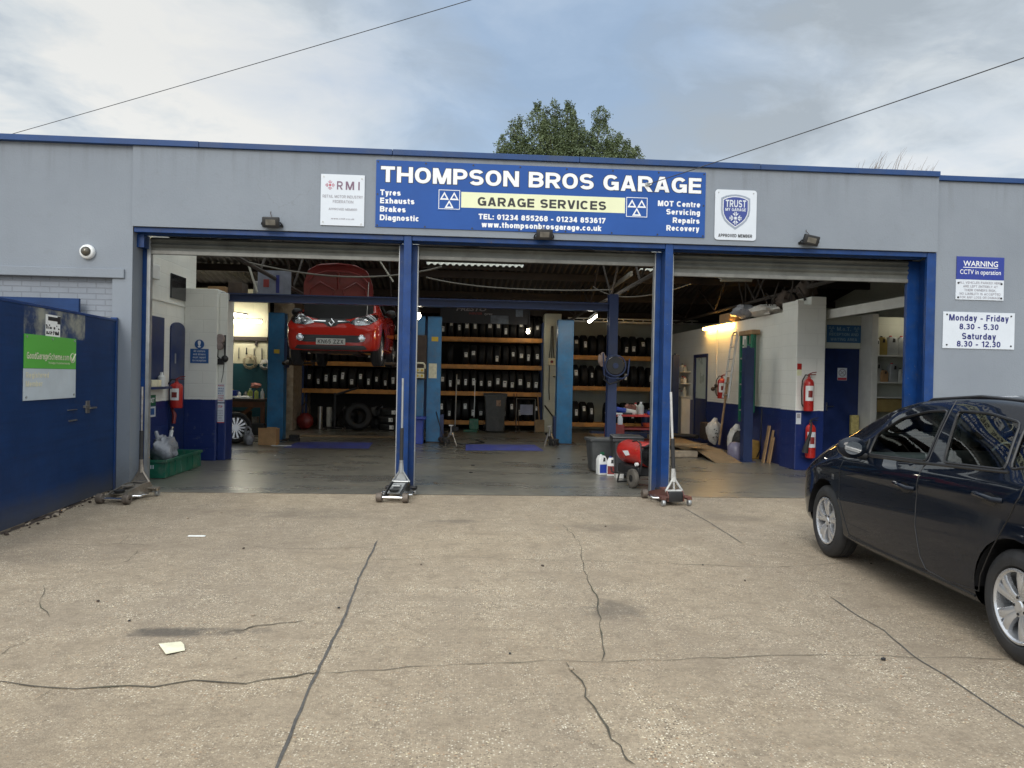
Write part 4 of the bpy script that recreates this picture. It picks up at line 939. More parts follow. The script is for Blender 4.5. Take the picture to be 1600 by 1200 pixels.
panel(9.705, 9.785, 1.735, 1.840, 2.916, .003, M['red'], S, 'upper_panel'); panel(9.705, 9.785, 1.632, 1.735, 2.916, .003, M['signcream'], S, 'lower_panel')
S = thing('wall_notice', (9.75, 2.915, .79), 'small white wall notice above the leaning red extinguisher', 'sign')
panel(9.706, 9.794, .795, .990, 2.916, .003, M['signwhite'], S)
b = B(); b.box((9.72, 2.913, .90), (9.78, 2.916, .975)); b.build('print', M['letgrey'], S)

# ------------------------------------------------------------------ fittings on the front
CT = thing('dome_camera', (-.745, -.01, 2.88), 'white round dome security camera on the grey wall left of the bays', 'camera')
b = B(); b.lathe([(0, 0), (.088, 0), (.092, -.02), (.085, -.05), (.070, -.062), (.058, -.064)], (-.745, 0, 2.96), 'Y', 32); b.build('housing', M['white'], CT, smooth=45)
b = B(); b.lathe([(.060, -.058), (.054, -.085), (.036, -.104), (.018, -.111), (0.001, -.113)], (-.745, 0, 2.96), 'Y', 28); b.build('dome', mat('smoked_dome', (.10, .09, .07), .12, .3, .3, 9), CT, smooth=60)
for xx, zz, lab in ((1.515, 3.385, 'black floodlight above the left bay, left of the white plaque'), (4.955, 3.345, 'black floodlight above the middle bay, at the foot of the big sign'), (8.475, 3.385, 'black tilted floodlight above the right bay')):
    F = thing('floodlight', (xx, -.06, zz), lab, 'floodlight', 'floodlights above the three bays')
    tl_ = {1.515: .0, 4.955: 0, 8.475: .18}[xx]; rot = Matrix.Rotation(R(14), 3, 'X') @ Matrix.Rotation(tl_, 3, 'Y'); pv = (0, -.06, 0)
    b = B(); b.box((-.105, -.10, -.065), (.105, -.045, .065), .012, rot, pv)
    for k in range(6): b.box((-.09+k*.034, -.045, -.05), (-.08+k*.034, -.025, .05), 0, rot, pv)
    b.build('housing', M['black'], F, world=False, smooth=40)
    b = B(); b.box((-.060, -.103, -.034), (.060, -.1, .034), 0, rot, pv); b.build('lens', mat('floodlight_lens', (.13, .12, .10), .35, .1, .3, 12), F, world=False)
    b = B(); b.tube([(-.11, -.06, 0), (-.125, -.03, -.02), (-.125, .02, -.03)], .009, 6); b.tube([(.11, -.06, 0), (.125, -.03, -.02), (.125, .02, -.03)], .009, 6); b.box((-.13, .012, -.045), (.13, .024, -.015)); b.build('bracket', M['black'], F, world=False)
    b = B(); b.tube([(0, -.03, .05), (-.01, -.02, .09), (-.03, .015, .13), (-.025, .02, .15)], .004, 6); b.build('cable', M['grime'], F, world=False)
M['wire'] = mat('weathered_cable', (.045, .045, .05), .7)
def wire(a, c, sag, r, label):
    a, c = Vector(a), Vector(c); pts = [a.lerp(c, t/24)+Vector((0, 0, -sag*4*(t/24)*(1-t/24))) for t in range(25)]
    b = B(); b.tube(pts, r, 6); return solo(b, 'overhead_wire', M['wire'], label, 'wire', smooth=60)
wire((-13.0, 9, 4.94), (11.9, -3, 7.75), .12, .0055, 'thin dark overhead wire crossing the sky at the upper left')
wire((6.30, -.06, 4.05), (15, -8.98, 6.05), .10, .0055, 'thin dark overhead wire running from the big blue sign up to the right')
b = B(); b.box((6.27, -.075, 4.03), (6.33, -.052, 4.07), .004); b.tube([(6.30, -.06, 4.05), (6.30, -.10, 4.06)], .008, 6); solo(b, 'wire_hook', M['galv'], 'small metal hook on the big blue sign holding the overhead wire', 'hook')

# ------------------------------------------------------------------ tyres and racks
rt = random.Random(11)
def tyre_profile(r, w, rim):
    h = w/2
    return [(rim, -h*.78), (rim+.012, -h*.95), (rim+.05, -h*1.04), (r-.05, -h*1.02), (r-.018, -h*.88), (r-.004, -h*.72), (r, -h*.60), (r, -h*.34), (r-.010, -h*.31), (r-.010, -h*.25), (r, -h*.22), (r+.001, -h*.04),
            (r-.010, -h*.02), (r-.010, h*.02), (r+.001, h*.04), (r, h*.22), (r-.010, h*.25), (r-.010, h*.31), (r, h*.34), (r, h*.60), (r-.004, h*.72), (r-.018, h*.88), (r-.05, h*1.02), (rim+.05, h*1.04), (rim+.012, h*.95), (rim, h*.78), (rim+.004, h*.5), (rim+.03, 0), (rim+.004, -h*.5), (rim, -h*.78)]
TYG = 'tyres stored on the racks'
b = B(); b.lathe(tyre_profile(.312, .196, .196), (0, 0, 0), 'X', 30); TY0 = b.build('tyre', M['tyre'], smooth=50)
lb = B(); lb.quad((-.043, -.3145, -.08), (.043, -.3145, -.08), (.043, -.3145, .08), (-.043, -.3145, .08)); lb.m(1).quad((-.028, -.3155, .025), (.028, -.3155, .025), (.028, -.3155, .055), (-.028, -.3155, .055))
LB0 = lb.build('paper_label', [M['paper'], M['letgrey']], TY0, world=False, fixn=False)
first_ty = [True]
def put_tyre(x, y, z, label, sc=1.0, tagp=.85, yellow=False):
    if first_ty[0]: t = TY0; first_ty[0] = False; l = LB0
    else:
        t = TY0.copy(); C.objects.link(t); l = None
        if rt.random() < tagp: l = LB0.copy(); C.objects.link(l); l.parent = t
    t.location = (x, y, z); t.scale = (rt.uniform(.78, 1.05), sc, sc); t.rotation_euler = (0, rt.uniform(-.03, .03), rt.uniform(-.06, .06))
    tag(t, label, 'tyre', TYG)
    if l is not None: l.rotation_euler = (rt.uniform(-.42, .30), 0, rt.uniform(-.03, .03)); l.scale = (rt.uniform(.85, 1.15), 1, rt.uniform(.7, 1.15))
def rack(x0, x1, beams, ups, label, yf=11.6):
    T = thing('tyre_rack', ((x0+x1)/2, yf, 0), label, 'rack', 'tyre racks along the rear wall')
    for x in ups:
        for y in (yf-.02, yf+.50):
            b = B(); b.box((x-.035, y, 0), (x+.035, y+.06, max(beams)+.45)); b.build('upright', M['rackblue'], T)
    for z in beams:
        for y in (yf-.045, yf+.44):
            b = B(); b.box((x0, y, z-.12), (x1, y+.045, z), .005); b.build('beam', M['orange'], T)
rack(-.40, 2.95, (2.63, 1.85, 1.09), (-.40, 2.95), 'tyre rack in the left bay behind the raised red car')
rack(3.25, 6.22, (2.61, 1.84, 1.09, .28), (3.25, 6.24), 'tyre rack with four orange shelves in the middle bay')
rack(7.02, 9.50, (2.17, 1.30, .27), (6.98, 9.50), 'tyre rack with three orange shelves beside the right blue post')
names = ['top', 'second', 'third', 'bottom']
def row(x0, x1, n, z, label, skip=(), tagp=.85, j=.0):
    for i in range(n):
        if i in skip: continue
        s = rt.choice((1.0, .96, 1.03, .98)); put_tyre(x0+(x1-x0)*(i+.5)/n+rt.uniform(-j, j), 11.6+.23, z+.305*s-.035, label, s, tagp)
for k, z in enumerate((2.61, 1.84, 1.09, .28)): row(3.32, 6.18, 13, z, f'black tyre on the {names[k]} shelf of the middle rack', (0, 2) if k == 1 else (), .9)
for k, z in enumerate((2.63, 1.85, 1.09)): row(-.33, 2.90, 14, z, f'black tyre on the {names[k]} shelf of the left rack', (), .9)
for k, z in enumerate((2.17, 1.30, .27)): row(7.08, 9.44, 10, z, f'black tyre on the {("top", "middle", "bottom")[k]} shelf of the right rack', ((), (5,), (3,))[k], .75, .01)
# loose tyres on the floor under the left rack
b = B(); b.lathe(tyre_profile(.37, .26, .20), (0, 0, 0), 'Y', 30); big_t = b.build('tyre', M['tyre'], smooth=50); big_t.location = (1.22, 10.9, .37); big_t.rotation_euler = (R(-14), 0, R(12)); tag(big_t, 'big chunky tyre leaning on its edge under the left rack, its open side showing', 'tyre')
for k, (lab, x) in enumerate((('bottom tyre of the flat stack under the left rack', 2.06), ('middle tyre of the flat stack under the left rack', 2.02), ('topmost tyre of the flat stack under the left rack', 2.08))):
    t = TY0.copy(); C.objects.link(t); t.location = (x, 11.1, .10+.2*k); t.rotation_euler = (0, PI/2, .3*k); tag(t, lab, 'tyre', 'flat stack of tyres under the left rack'); l = LB0.copy(); C.objects.link(l); l.parent = t; l.rotation_euler = (PI*.0+(-.2+.25*k), 0, 0); l.scale = (1.2, 1, .7)
# hanging banner above the middle rack
S = thing('banner', (4.6, 11.45, 2.92), 'dark hanging banner with white slanted lettering above the middle tyre rack', 'banner')
b = B(); b.box((3.35, 11.45, 2.98), (5.85, 11.46, 3.44)); b.build('cloth', mat('dark_banner', (.012, .014, .022), .5, 0, .3, 3), S)
b = B(); b.box((4.75, 11.445, 2.99), (5.25, 11.45, 3.22)); b.box((5.45, 11.445, 3.2), (5.65, 11.45, 3.40)); b.build('photo_patch', mat('banner_patch', (.10, .13, .18), .5, 0, .6, 4), S)
sk = lambda u, v, d: (u+(v-3.33)*.35, 11.443, v)
letters('lettering', M['letgrey'], S, [('PRESTO', 3.80, 3.33, .105, .80, 'l', .03)], 0, frame=sk)
letters('lettering', M['dred'], S, [('WINTER', 4.16, 3.23, .06, .38, 'l', .03)], 0, frame=sk)
letters('lettering', M['letgrey'], S, [('tyres', 4.60, 3.23, .06, .22, 'l', .02)], 0, frame=sk)

# ------------------------------------------------------------------ two-post lifts
def lift(xs, y, zc, label, armz, arms):
    T = thing('car_lift', ((xs[0][0]+xs[1][1])/2, y, 0), label, 'lift', 'two post car lifts')
    for k, (x0, x1) in enumerate(xs):
        xm = (x0+x1)/2; s = 1 if k == 0 else -1
        b = B(); b.box((x0, y-.14, 0), (x1, y-.125, 2.83), .003); b.box((x0, y-.125, 0), (x0+.015, y+.16, 2.83)); b.box((x1-.015, y-.125, 0), (x1, y+.16, 2.83)); b.box((x0, y-.14, 2.815), (x1, y+.16, 2.835))
        b.build('column', M['lift'], T)
        b = B(); b.box((x0-.10, y-.24, .004), (x1+.10, y+.28, .022), .003); b.build('base_plate', M['grime'], T)
        b = B(); b.box((xm+s*.10-.06, y-.125, armz-.1), (xm+s*.10+.14*s, y+.12, armz+.55), .005); b.build('carriage', M['beamblue'], T)
        for (dx, dy) in arms:
            ex, ey = xm+s*dx, y+dy
            b = B(); b.tube([(xm+s*.16, y+(.08 if dy > 0 else -.08), armz), (xm+s*.16+(ex-xm-s*.16)*.6, y+(ey-y)*.6, armz)], .052, 6); b.tube([(xm+s*.16+(ex-xm-s*.16)*.45, y+(ey-y)*.45, armz+.02), (ex, ey, armz+.02)], .036, 6); a = b.build('arm', M['grime'], T)
            b = B(); b.lathe([(0, .10), (.07, .10), (.07, .06), (.03, .05), (.03, -.03), (.05, -.04)], (ex, ey, armz), 'Z', 14); b.build('pad', M['rubber'], a)
    return T
LA = lift(((-.33, .02), (2.78, 3.12)), 7.55, 0, 'tall blue two post lift holding up the red car', 1.72, ((.62, -1.55), (.62, .95)))
LB_ = lift(((3.18, 3.49), (6.13, 6.49)), 7.55, 0, 'tall blue two post lift standing empty in the middle bay', .085, ((.30, -1.0), (.25, .9)))
b = B(); b.box((-.20, 7.405, 1.93), (-.08, 7.409, 2.02)); b.box((3.27, 7.405, 2.28), (3.42, 7.409, 2.38)); b.build('warning_label', M['yellow'], LA)
b = B(); b.box((3.22, 7.404, 1.45), (3.40, 7.409, 1.78)); b.build('instruction_sheet', M['cream_paper'], LB_)
b = B(); b.box((2.90, 7.20, 1.42), (3.17, 7.36, 2.40), .01); pc = solo(b, 'control_panel', M['grime'], 'brown electrical panel with yellow buttons behind the middle blue post', 'control panel')
for z in (1.62, 1.50):
    b = B(); b.box((2.93, 7.185, z-.05), (3.13, 7.2, z+.05), .01); b.build('button_box', M['cream_paper'], pc)
    for xx in (2.98, 3.08):
        b = B(); b.cyl((xx, 7.185, z), (xx, 7.175, z), .028, seg=12); b.build('button', M['yellow'], pc)
b = B(); b.tube([(2.95, 7.19, 1.78), (3.10, 7.19, 1.78), (3.14, 7.19, 1.74), (3.14, 7.19, 1.66)], .022, 8); b.build('conduit', M['cream_paper'], pc)
b = B(); b.box((2.72, 6.9, .0), (3.14, 7.3, .55), .02); b.box((2.66, 6.8, .55), (3.2, 7.32, .60), .01); solo(b, 'tool_chest', M['bluebox'], 'low blue tool chest behind the middle blue post', 'tool chest')
b = B(); b.box((5.62, 7.62, 1.85), (5.85, 7.72, 2.10), .01); sw = None; b.bm.free()
for (x0, x1, lab) in ((.42, 2.10, 'blue painted rectangle on the workshop floor under the red car'), (4.06, 5.67, 'blue painted rectangle on the workshop floor of the middle bay')):
    b = B(); b.quad((x0, 5.6, .008), (x1, 5.75, .008), (x1-.06, 7.15, .008), (x0+.02, 7.0, .008)); tag(b.build('floor_marking', M['matblue'], fixn=False), lab, None, None, 'structure')
b = B(); b.box((.20, 8.4, .005), (3.0, 8.75, .03), .004); solo(b, 'ramp_board', M['ply'], 'long low board on the floor behind the blue rectangle of the left bay', 'board')
# white pillar between the racks with switch gear
b = B(); b.box((6.26, 11.3, 0), (6.72, 12.9, 3.3), .01); b.build('pillar', M['intw'], G)
SB = thing('switch_box', (6.46, 11.28, 1.86), 'cream isolator switch with cables on the white pillar between the racks', 'switch')
b = B(); b.box((6.36, 11.22, 1.86), (6.56, 11.3, 2.06), .01); b.build('box', M['cream_paper'], SB)
b = B(); b.cyl((6.46, 11.22, 1.96), (6.46, 11.19, 1.96), .04, seg=14); b.build('knob', M['dred'], SB)
b = B()
for dx in (-.07, 0, .07): b.tube([(6.46+dx, 11.27, 2.06), (6.46+dx*.6, 11.27, 2.3), (6.46+dx*.3, 11.27, 2.95)], .012, 6)
b.tube([(6.40, 11.27, 1.86), (6.40, 11.27, 1.2), (6.42, 11.27, .9)], .012, 6); b.build('cable', M['black'], SB)
b = B(); b.tube([(6.5, 11.2, 1.55)]+[(6.55+.13*math.sin(t), 11.2, 1.2+.35*math.cos(t)) for t in (.2, .7, 1.2, 1.8, 2.4, 2.9)], .018, 6); b.tube([(6.28, 11.2, .75), (6.66, 11.1, .25)], .022, 6); solo(b, 'hanging_hose', M['black'], 'black hose and bar hanging on the white pillar between the racks', 'hose', smooth=60)

# ------------------------------------------------------------------ lights
def tube_light(a, c, label, m='tube', lit=True, fit=True):
    a, c = Vector(a), Vector(c); T = thing('tube_light', tuple((a+c)/2), label, 'light', 'tube lights')
    d = (c-a).normalized()
    b = B(); b.cyl(a+d*.04, c-d*.04, .030 if lit else .04, seg=12); b.build('tube', M[m], T, smooth=50)
    b = B(); up = Vector((0, 0, .045)); b.tube([a+up, c+up], .030, 6); b.build('fitting', M['unlit'], T)
tube_light((6.36, 4.6, 2.60), (6.62, 4.35, 2.74) if False else (6.74, 6.0, 2.83), 'lit strip light left of the navy inner column')
tube_light((-2.6, 9.5, 2.74), (-.98, 9.5, 2.765), 'long lit strip light above the workbench on the left')
tube_light((-1.95, 8.6, 2.93), (-1.30, 10.2 if False else 9.3, 2.87), 'short slanted lit strip light above the workbench light')
tube_light((9.70, 8.05, 2.745), (9.70, 6.15, 2.735), 'warm yellow lit strip light along the top of the right side wall', 'tubew')
tube_light((7.70, 9.57, 3.80), (7.70, 7.0, 3.86), 'unlit pale strip light under the roof of the middle bay', 'unlit', False)
tube_light((9.35, 6.0, 3.66), (10.1, 6.0, 3.67), 'unlit pale strip light high in the right bay', 'unlit', False)
for p, lab in (((3.12, 4.5, 2.62), 'bare lit lamp behind the top of the left blue post'), ((5.76, 11.0, 2.78), 'small lit lamp beside the right column of the empty lift'), ((11.80, 2.9, 2.62), 'small lit lamp above the oil shelves by the right post')):
    T = thing('work_lamp', p, lab, 'lamp', 'small lit lamps')
    b = B(); b.ball(p, .045, 12, (1, 1, 1.6)); b.build('bulb', M['bulb'], T, smooth=60)
    b = B(); b.tube([(p[0], p[1], p[2]+.07), (p[0], p[1], p[2]+.5)], .012, 6); b.cyl((p[0], p[1], p[2]+.05), (p[0], p[1], p[2]+.11), .03, seg=10); b.build('holder', M['black'], T)
for p, sag, r, lab in ((((.4, 2.2, 3.25), (2.1, 2.2, 3.02), (3.6, 2.2, 3.22)), 0, .014, 'grey cable sagging under the roof in front of the red bonnet'), (((3.3, 3.4, 3.2), (4.6, 3.4, 3.05), (6.5, 3.4, 3.07)), 0, .013, 'grey cable sagging above the cross beam in the middle bay'), (((6.75, 6.5, 3.5), (7.6, 6.5, 3.30), (8.9, 6.5, 3.62)), 0, .012, 'looped cable under the roof right of the navy inner column')):
    a, m_, c = (Vector(q) for q in p); pts = [a*(1-t)**2+(m_*2-(a+c)/2)*2*t*(1-t)+c*t*t for t in [i/16 for i in range(17)]]
    b = B(); b.tube(pts, r, 6); solo(b, 'cable', mat('dusty_cable', (.16, .15, .13), .7), lab, 'cable', smooth=60)
b = B()
for s in (0, .085):
    b.box((6.9, 11.3, 3.09+s), (10.6, 11.34, 3.125+s))
for i in range(13): b.box((7.05+.28*i, 11.305, 3.125), (7.08+.28*i, 11.335, 3.175))
solo(b, 'stored_ladder', M['alu'], 'pale aluminium ladder stored flat above the right tyre rack', 'ladder')

# ------------------------------------------------------------------ trolley jacks
def jack(loc, rz, label, frame_m, arm_m, yoke_m, pole_m, h, lean=(0, 0), gz=(.30, .75), fill=True):
    J = thing('trolley_jack', loc, label, 'trolley jack', 'trolley jacks standing at the bay posts', rz)
    for s in (-1, 1):
        b = B(); b.prism([(-.30, .05), (.30, .035), (.33, .075), (.22, .11), (-.10, .175), (-.26, .175), (-.31, .12)], s*.10-.007, s*.10+.007, 'Y'); b.build('side_frame', frame_m, J, world=False)
        b = B(); b.lathe([(.012, -.035), (.048, -.035), (.055, -.028), (.055, .028), (.048, .035), (.012, .035)], (.31, s*.155, .055), 'Y', 20); b.build('front_roller', M['rust'], J, world=False, smooth=40)
        c = B(); c.lathe([(.008, -.018), (.034, -.018), (.038, -.012), (.038, .012), (.034, .018), (.008, .018)], (-.31, s*.165, .038), 'Y', 16); c = c.build('caster_wheel', M['galv'], J, world=False, smooth=40)
        b = B(); b.box((-.33, s*.165-.03, .07), (-.24, s*.165+.03, .10), .006); b.box((-.33, min(s*.10, s*.19), .095), (-.20, max(s*.10, s*.19), .112), .004); b.build('caster_bracket', frame_m, J, world=False)
        b = B(); b.tube([(.12, s*.11, .06), (.10, s*.19, .06), (-.06, s*.19, .06), (-.08, s*.11, .06)], .013, 8); b.build('carry_handle', M['chrome'], J, world=False, smooth=50)
    b = B(); b.cyl((.31, -.14, .055), (.31, .14, .055), .018, seg=12); b.build('axle', M['chrome'], J, world=False, smooth=40)
    b = B(); b.prism([(-.14, .115), (.24, .085), (.25, .10), (-.14, .165)], -.075, .075, 'Y'); b.box((-.02, -.05, .155), (.10, .05, .17), .003); b.build('lift_arm', arm_m, J, world=False)
    b = B(); b.lathe([(0, .112), (.05, .112), (.062, .128), (.062, .138), (.045, .132), (0, .13)], (.20, 0, 0), 'Z', 18); b.build('saddle', M['black'], J, world=False, smooth=40)
    b = B(); b.cyl((-.26, 0, .10), (-.06, 0, .12), .045, seg=14); b.box((-.30, -.09, .045), (-.22, .09, .165), .006); b.build('pump_unit', M['black'], J, world=False, smooth=40)
    x0 = -.24; T0 = Vector((x0, 0, .17)); top = Vector((x0+lean[0], lean[1], h)); d = (top-T0)
    P = lambda t: T0+d*t
    ny = Vector((0, 1, 0))
    b = B(); n = Vector((.012, 0, 0)); a_, c_, e_ = T0+ny*.11, T0-ny*.11, P(.13/(h-.17)*1.0)
    for sgn in (1, -1):
        lo, hi = T0+ny*.105*sgn, e_+ny*.02*sgn
        b.tube([lo, hi, e_+d.normalized()*.10+ny*.012*sgn], .014, 6)
    b.tube([a_, c_], .016, 8); b.cyl(e_-d.normalized()*.02, e_+d.normalized()*.14, .024, seg=12); (b.prism if fill else (lambda *a: b.tube([T0, e_], .012, 6)))([(T0.y-.07, T0.z+.02), (T0.y+.07, T0.z+.02), (e_.y+.012, e_.z), (e_.y-.012, e_.z)], x0-.004, x0+.004, 'X')
    b.build('handle_yoke', yoke_m, J, world=False, smooth=40)
    g0, g1 = (gz[0]-.17)/(h-.17), (gz[1]-.17)/(h-.17)
    b = B(); b.cyl(P(.12), top, .0145, seg=12); hd = b.build('handle', pole_m, J, world=False, smooth=40)
    b = B(); b.cyl(P(g0), P(g1), .0235, seg=14); b.build('grip', M['rubber'], hd, world=False, smooth=40)
M['rust'] = mat('rusty_roller', (.13, .105, .085), .6, .3, .3, 20)
M['jacksteel'] = mat('worn_jack_steel', (.27, .24, .20), .4, .55, .2, 14, dirt=(.10, .07, .05), dscale=10, dfac=.6)
M['jackblack'] = mat('black_jack_frame', (.02, .02, .022), .4, .2, .3, 10)
M['dirtywhite'] = mat('scuffed_white_paint', (.48, .48, .46), .5, .1, .15, 12, dirt=(.16, .14, .12), dscale=14, dfac=.6)
M['jackred'] = mat('worn_red_brown_jack', (.12, .045, .036), .55, .1, .35, 14, dirt=(.07, .05, .035), dscale=9, dfac=.8)
jack((.125, -.80, .004), R(262), 'worn bare steel trolley jack at the left jamb, its handle upright', M['jacksteel'], M['jacksteel'], M['jacksteel'], M['steel'], 1.30, (0, 0), (.33, .78))
jack((3.175, -.53, .004), R(264), 'silver and black trolley jack in front of the left blue post', M['jackblack'], M['galv'], M['galv'], M['galv'], 1.46, (0, .0), (.40, .84))
jack((6.475, -.62, .004), R(98), 'rusty red trolley jack with white yoke beside the right blue post', M['jackred'], M['jackred'], M['dirtywhite'], M['dirtywhite'], 1.36, (.02, .06), (.34, .80), False)

# ------------------------------------------------------------------ fire extinguishers
def extinguisher(loc, label, h=.52, r=.085, kind='water', rot=(0, 0, 0)):
    E_ = thing('fire_extinguisher', loc, label, 'fire extinguisher', None); E_.rotation_euler = rot
    b = B(); b.lathe([(0, 0), (r*.9, 0), (r, .02), (r, h*.80), (r*.93, h*.86), (r*.7, h*.92), (r*.35, h*.95), (r*.3, h), (0, h)], seg=24); b.build('cylinder', M['red'], E_, world=False, smooth=40)
    b = B(); b.cyl((0, 0, h), (0, 0, h+.05), .02, seg=12); b.box((-.012, -.012, h+.035), (.12, .012, h+.05), .003); b.tube([(0, 0, h+.05), (.06, 0, h+.075), (.13, 0, h+.085)], .008, 6); b.build('valve_head', M['black'] if kind != 'water' else M['dred'], E_, world=False)
    b = B()
    if kind == 'co2':
        b.tube([(-.02, 0, h+.03), (-.03, -.09, h-.02), (-.06, -.12, h*.72), (-.12, -.12, h*.40), (-.14, -.10, h*.16)], .02, 10, radii=[.014, .016, .022, .04, .055])
    else:
        b.tube([(-.02, 0, h+.03), (-.07, -.02, h+.035), (-r-.04, -.03, h-.06), (-r-.05, -.02, h*.6), (-r-.03, 0, h*.2), (-r-.005, 0, h*.12)], .011, 8)
    b.build('hose', M['rubber'], E_, world=False, smooth=60)
    b = B(); pr = [(r+.0015, h*.30), (r+.0015, h*.74)]; seg = 9
    A = [[b.v((math.cos(a)*q, math.sin(a)*q, z)) for a in [R(-150+i*100/seg) for i in range(seg+1)]] for q, z in pr]
    for i in range(seg): b._f((A[0][i], A[0][i+1], A[1][i+1], A[1][i]))
    b.build('label_band', M['white'] if kind == 'water' else M['signwhite'], E_, world=False, smooth=60)
    b = B(); q = r+.003
    A = [[b.v((math.cos(a)*q, math.sin(a)*q, z)) for a in [R(-118+i*50/seg) for i in range(seg+1)]] for z in (h*.40, h*.60)]
    for i in range(seg): b._f((A[0][i], A[0][i+1], A[1][i+1], A[1][i]))
    b.build('label_print', M['dred'], E_, world=False, smooth=60)
    b = B(); b.box((-.02, r, h*.5), (.02, r+.03, h*.7)); b.build('wall_bracket', M['black'], E_, world=False)
extinguisher((9.865, 2.80, 1.03), 'red fire extinguisher hung on the white front of the right pier', .58, .085)
extinguisher((9.915, 2.80, .23), 'red extinguisher with black horn hung low on the blue right pier', .60, .085, 'co2')
extinguisher((9.67, 6.60, 1.13), 'red extinguisher on the right side wall beside the leaning ladder', .46, .09)
extinguisher((-.58, 2.62, .91), 'red extinguisher on the left side wall beside the narrow blue door', .42, .095)
b = B(); b.tube([(-.66, 2.66, .9), (-.62, 2.66, .8), (-.63, 2.65, .66)], .03, 8, radii=[.02, .035, .03]); solo(b, 'hanging_glove', M['dred'], 'dark red cloth hanging below the extinguisher by the narrow blue door', 'cloth', smooth=50)
b = B(); b.tube([(-.63, 2.40, .20), (-.62, 2.48, .34), (-.60, 2.52, .62)], .022, 8); b.m(1).cyl((-.62, 2.46, .38), (-.605, 2.51, .56), .030, seg=10); solo(b, 'brush_handle', [M['steel'], M['white']], 'steel brush handle standing in the green crate', 'brush', smooth=50)

# ------------------------------------------------------------------ left bay things
K = thing('plastic_crate', (-.32, 1.75, .005), 'green plastic crate on the floor inside the left jamb', 'crate')
b = B(); x0, x1, y0, y1, h = -.62, -.13, .98, 2.45, .26
for a, c in (((x0, y0), (x1, y0+.025)), ((x0, y1-.025), (x1, y1)), ((x0, y0+.025), (x0+.025, y1-.025)), ((x1-.025, y0+.025), (x1, y1-.025))): b.box((a[0], a[1], .01), (c[0], c[1], h), .004)
b.box((x0+.025, y0+.025, .01), (x1-.025, y1-.025, .03)); b.box((x0+.01, (y0+y1)/2-.03, .03), (x1-.01, (y0+y1)/2, h-.02)); b.build('body', M['green'], K)
b = B()
for a, c in (((x0-.02, y0-.02), (x1+.02, y0)), ((x0-.02, y1), (x1+.02, y1+.02)), ((x1, y0), (x1+.02, y1))): b.box((a[0], a[1], h-.035), (c[0], c[1], h+.005), .004)
for k in range(6): b.box((x1-.002, y0+.12+k*.24, .03), (x1+.012, y0+.135+k*.24, h-.03))
b.build('rim', M['green'], K)
b = B(); b.box((-.33, .973, .14), (-.318, .98, .19)); b.box((-.30, .973, .14), (-.288, .98, .19)); b.build('handle_slot', M['signwhite'], K)
def lumpy(b, c, r, sc, seed, amp=.25, seg=16):
    old = set(b.bm.verts); b.ball((0, 0, 0), 1, seg)
    from mathutils import noise as mn
    for v in [v for v in b.bm.verts if v not in old]:
        k = 1+amp*mn.noise(v.co*2.2+Vector((seed*7.1, 0, 0)))*2; v.co = Vector((v.co.x*sc[0]*r*k, v.co.y*sc[1]*r*k, v.co.z*sc[2]*r*k))+Vector(c)
b = B(); lumpy(b, (-.36, 1.55, .36), .17, (1, 1.2, 1.1), 3, .35); b.tube([(-.42, 1.5, .48), (-.50, 1.6, .60)], .03, 8); solo(b, 'plastic_bag', M['bag'], 'crumpled clear plastic bag piled in the green crate', 'bag', smooth=60)
b = B(); b.lathe([(0, 0), (.05, 0), (.055, .02), (.055, .15), (.03, .17), (.022, .18), (.022, .22), (0, .22)], (-.62, 2.1, 1.256), seg=16); solo(b, 'hand_gel_bottle', M['white'], 'white pump bottle on the hatch sill of the left side wall', 'bottle', smooth=40)
b = B(); b.box((-.68, 1.65, 1.256), (-.58, 2.0, 1.36), .01); solo(b, 'tissue_box', M['cream_paper'], 'cream box on the hatch sill of the left side wall', 'box')
# tyre inflator on the edge of the pier
I_ = thing('tyre_inflator', (-.12, 3.28, 1.62), 'grey wall mounted inflator dial with black bracket on the edge of the left pier', 'inflator')
b = B(); b.lathe([(0, -.05), (.075, -.045), (.085, -.02), (.085, .03)], (-.125, 3.30, 2.05), 'Y', 24); b.T = Matrix.Identity(4); b.lathe([(0, -.05), (.055, -.045), (.062, -.02), (.062, .03)], (-.125, 3.30, 1.93), 'Y', 24); b.build('dial_body', mat('dusty_pinkish_grey', (.24, .19, .175), .6, 0, .25, 14), I_, smooth=50)
b = B(); b.box((-.215, 3.30, 1.70), (-.19, 3.335, 2.15)); b.box((-.055, 3.30, 1.72), (-.035, 3.335, 2.12)); b.box((-.21, 3.28, 1.62), (-.06, 3.335, 1.72), .01); b.build('bracket', M['black'], I_)
b = B(); b.tube([(-.16, 3.30, 1.9), (-.15, 3.27, 1.75), (-.08, 3.26, 1.70), (-.03, 3.28, 1.78)], .012, 8); b.ball((-.04, 3.3, 1.72), .06, 12); b.tube([(-.05, 3.3, 1.66), (-.07, 3.31, 1.45), (-.1, 3.32, 1.32)], .005, 6); b.build('hose', M['black'], I_, smooth=60)
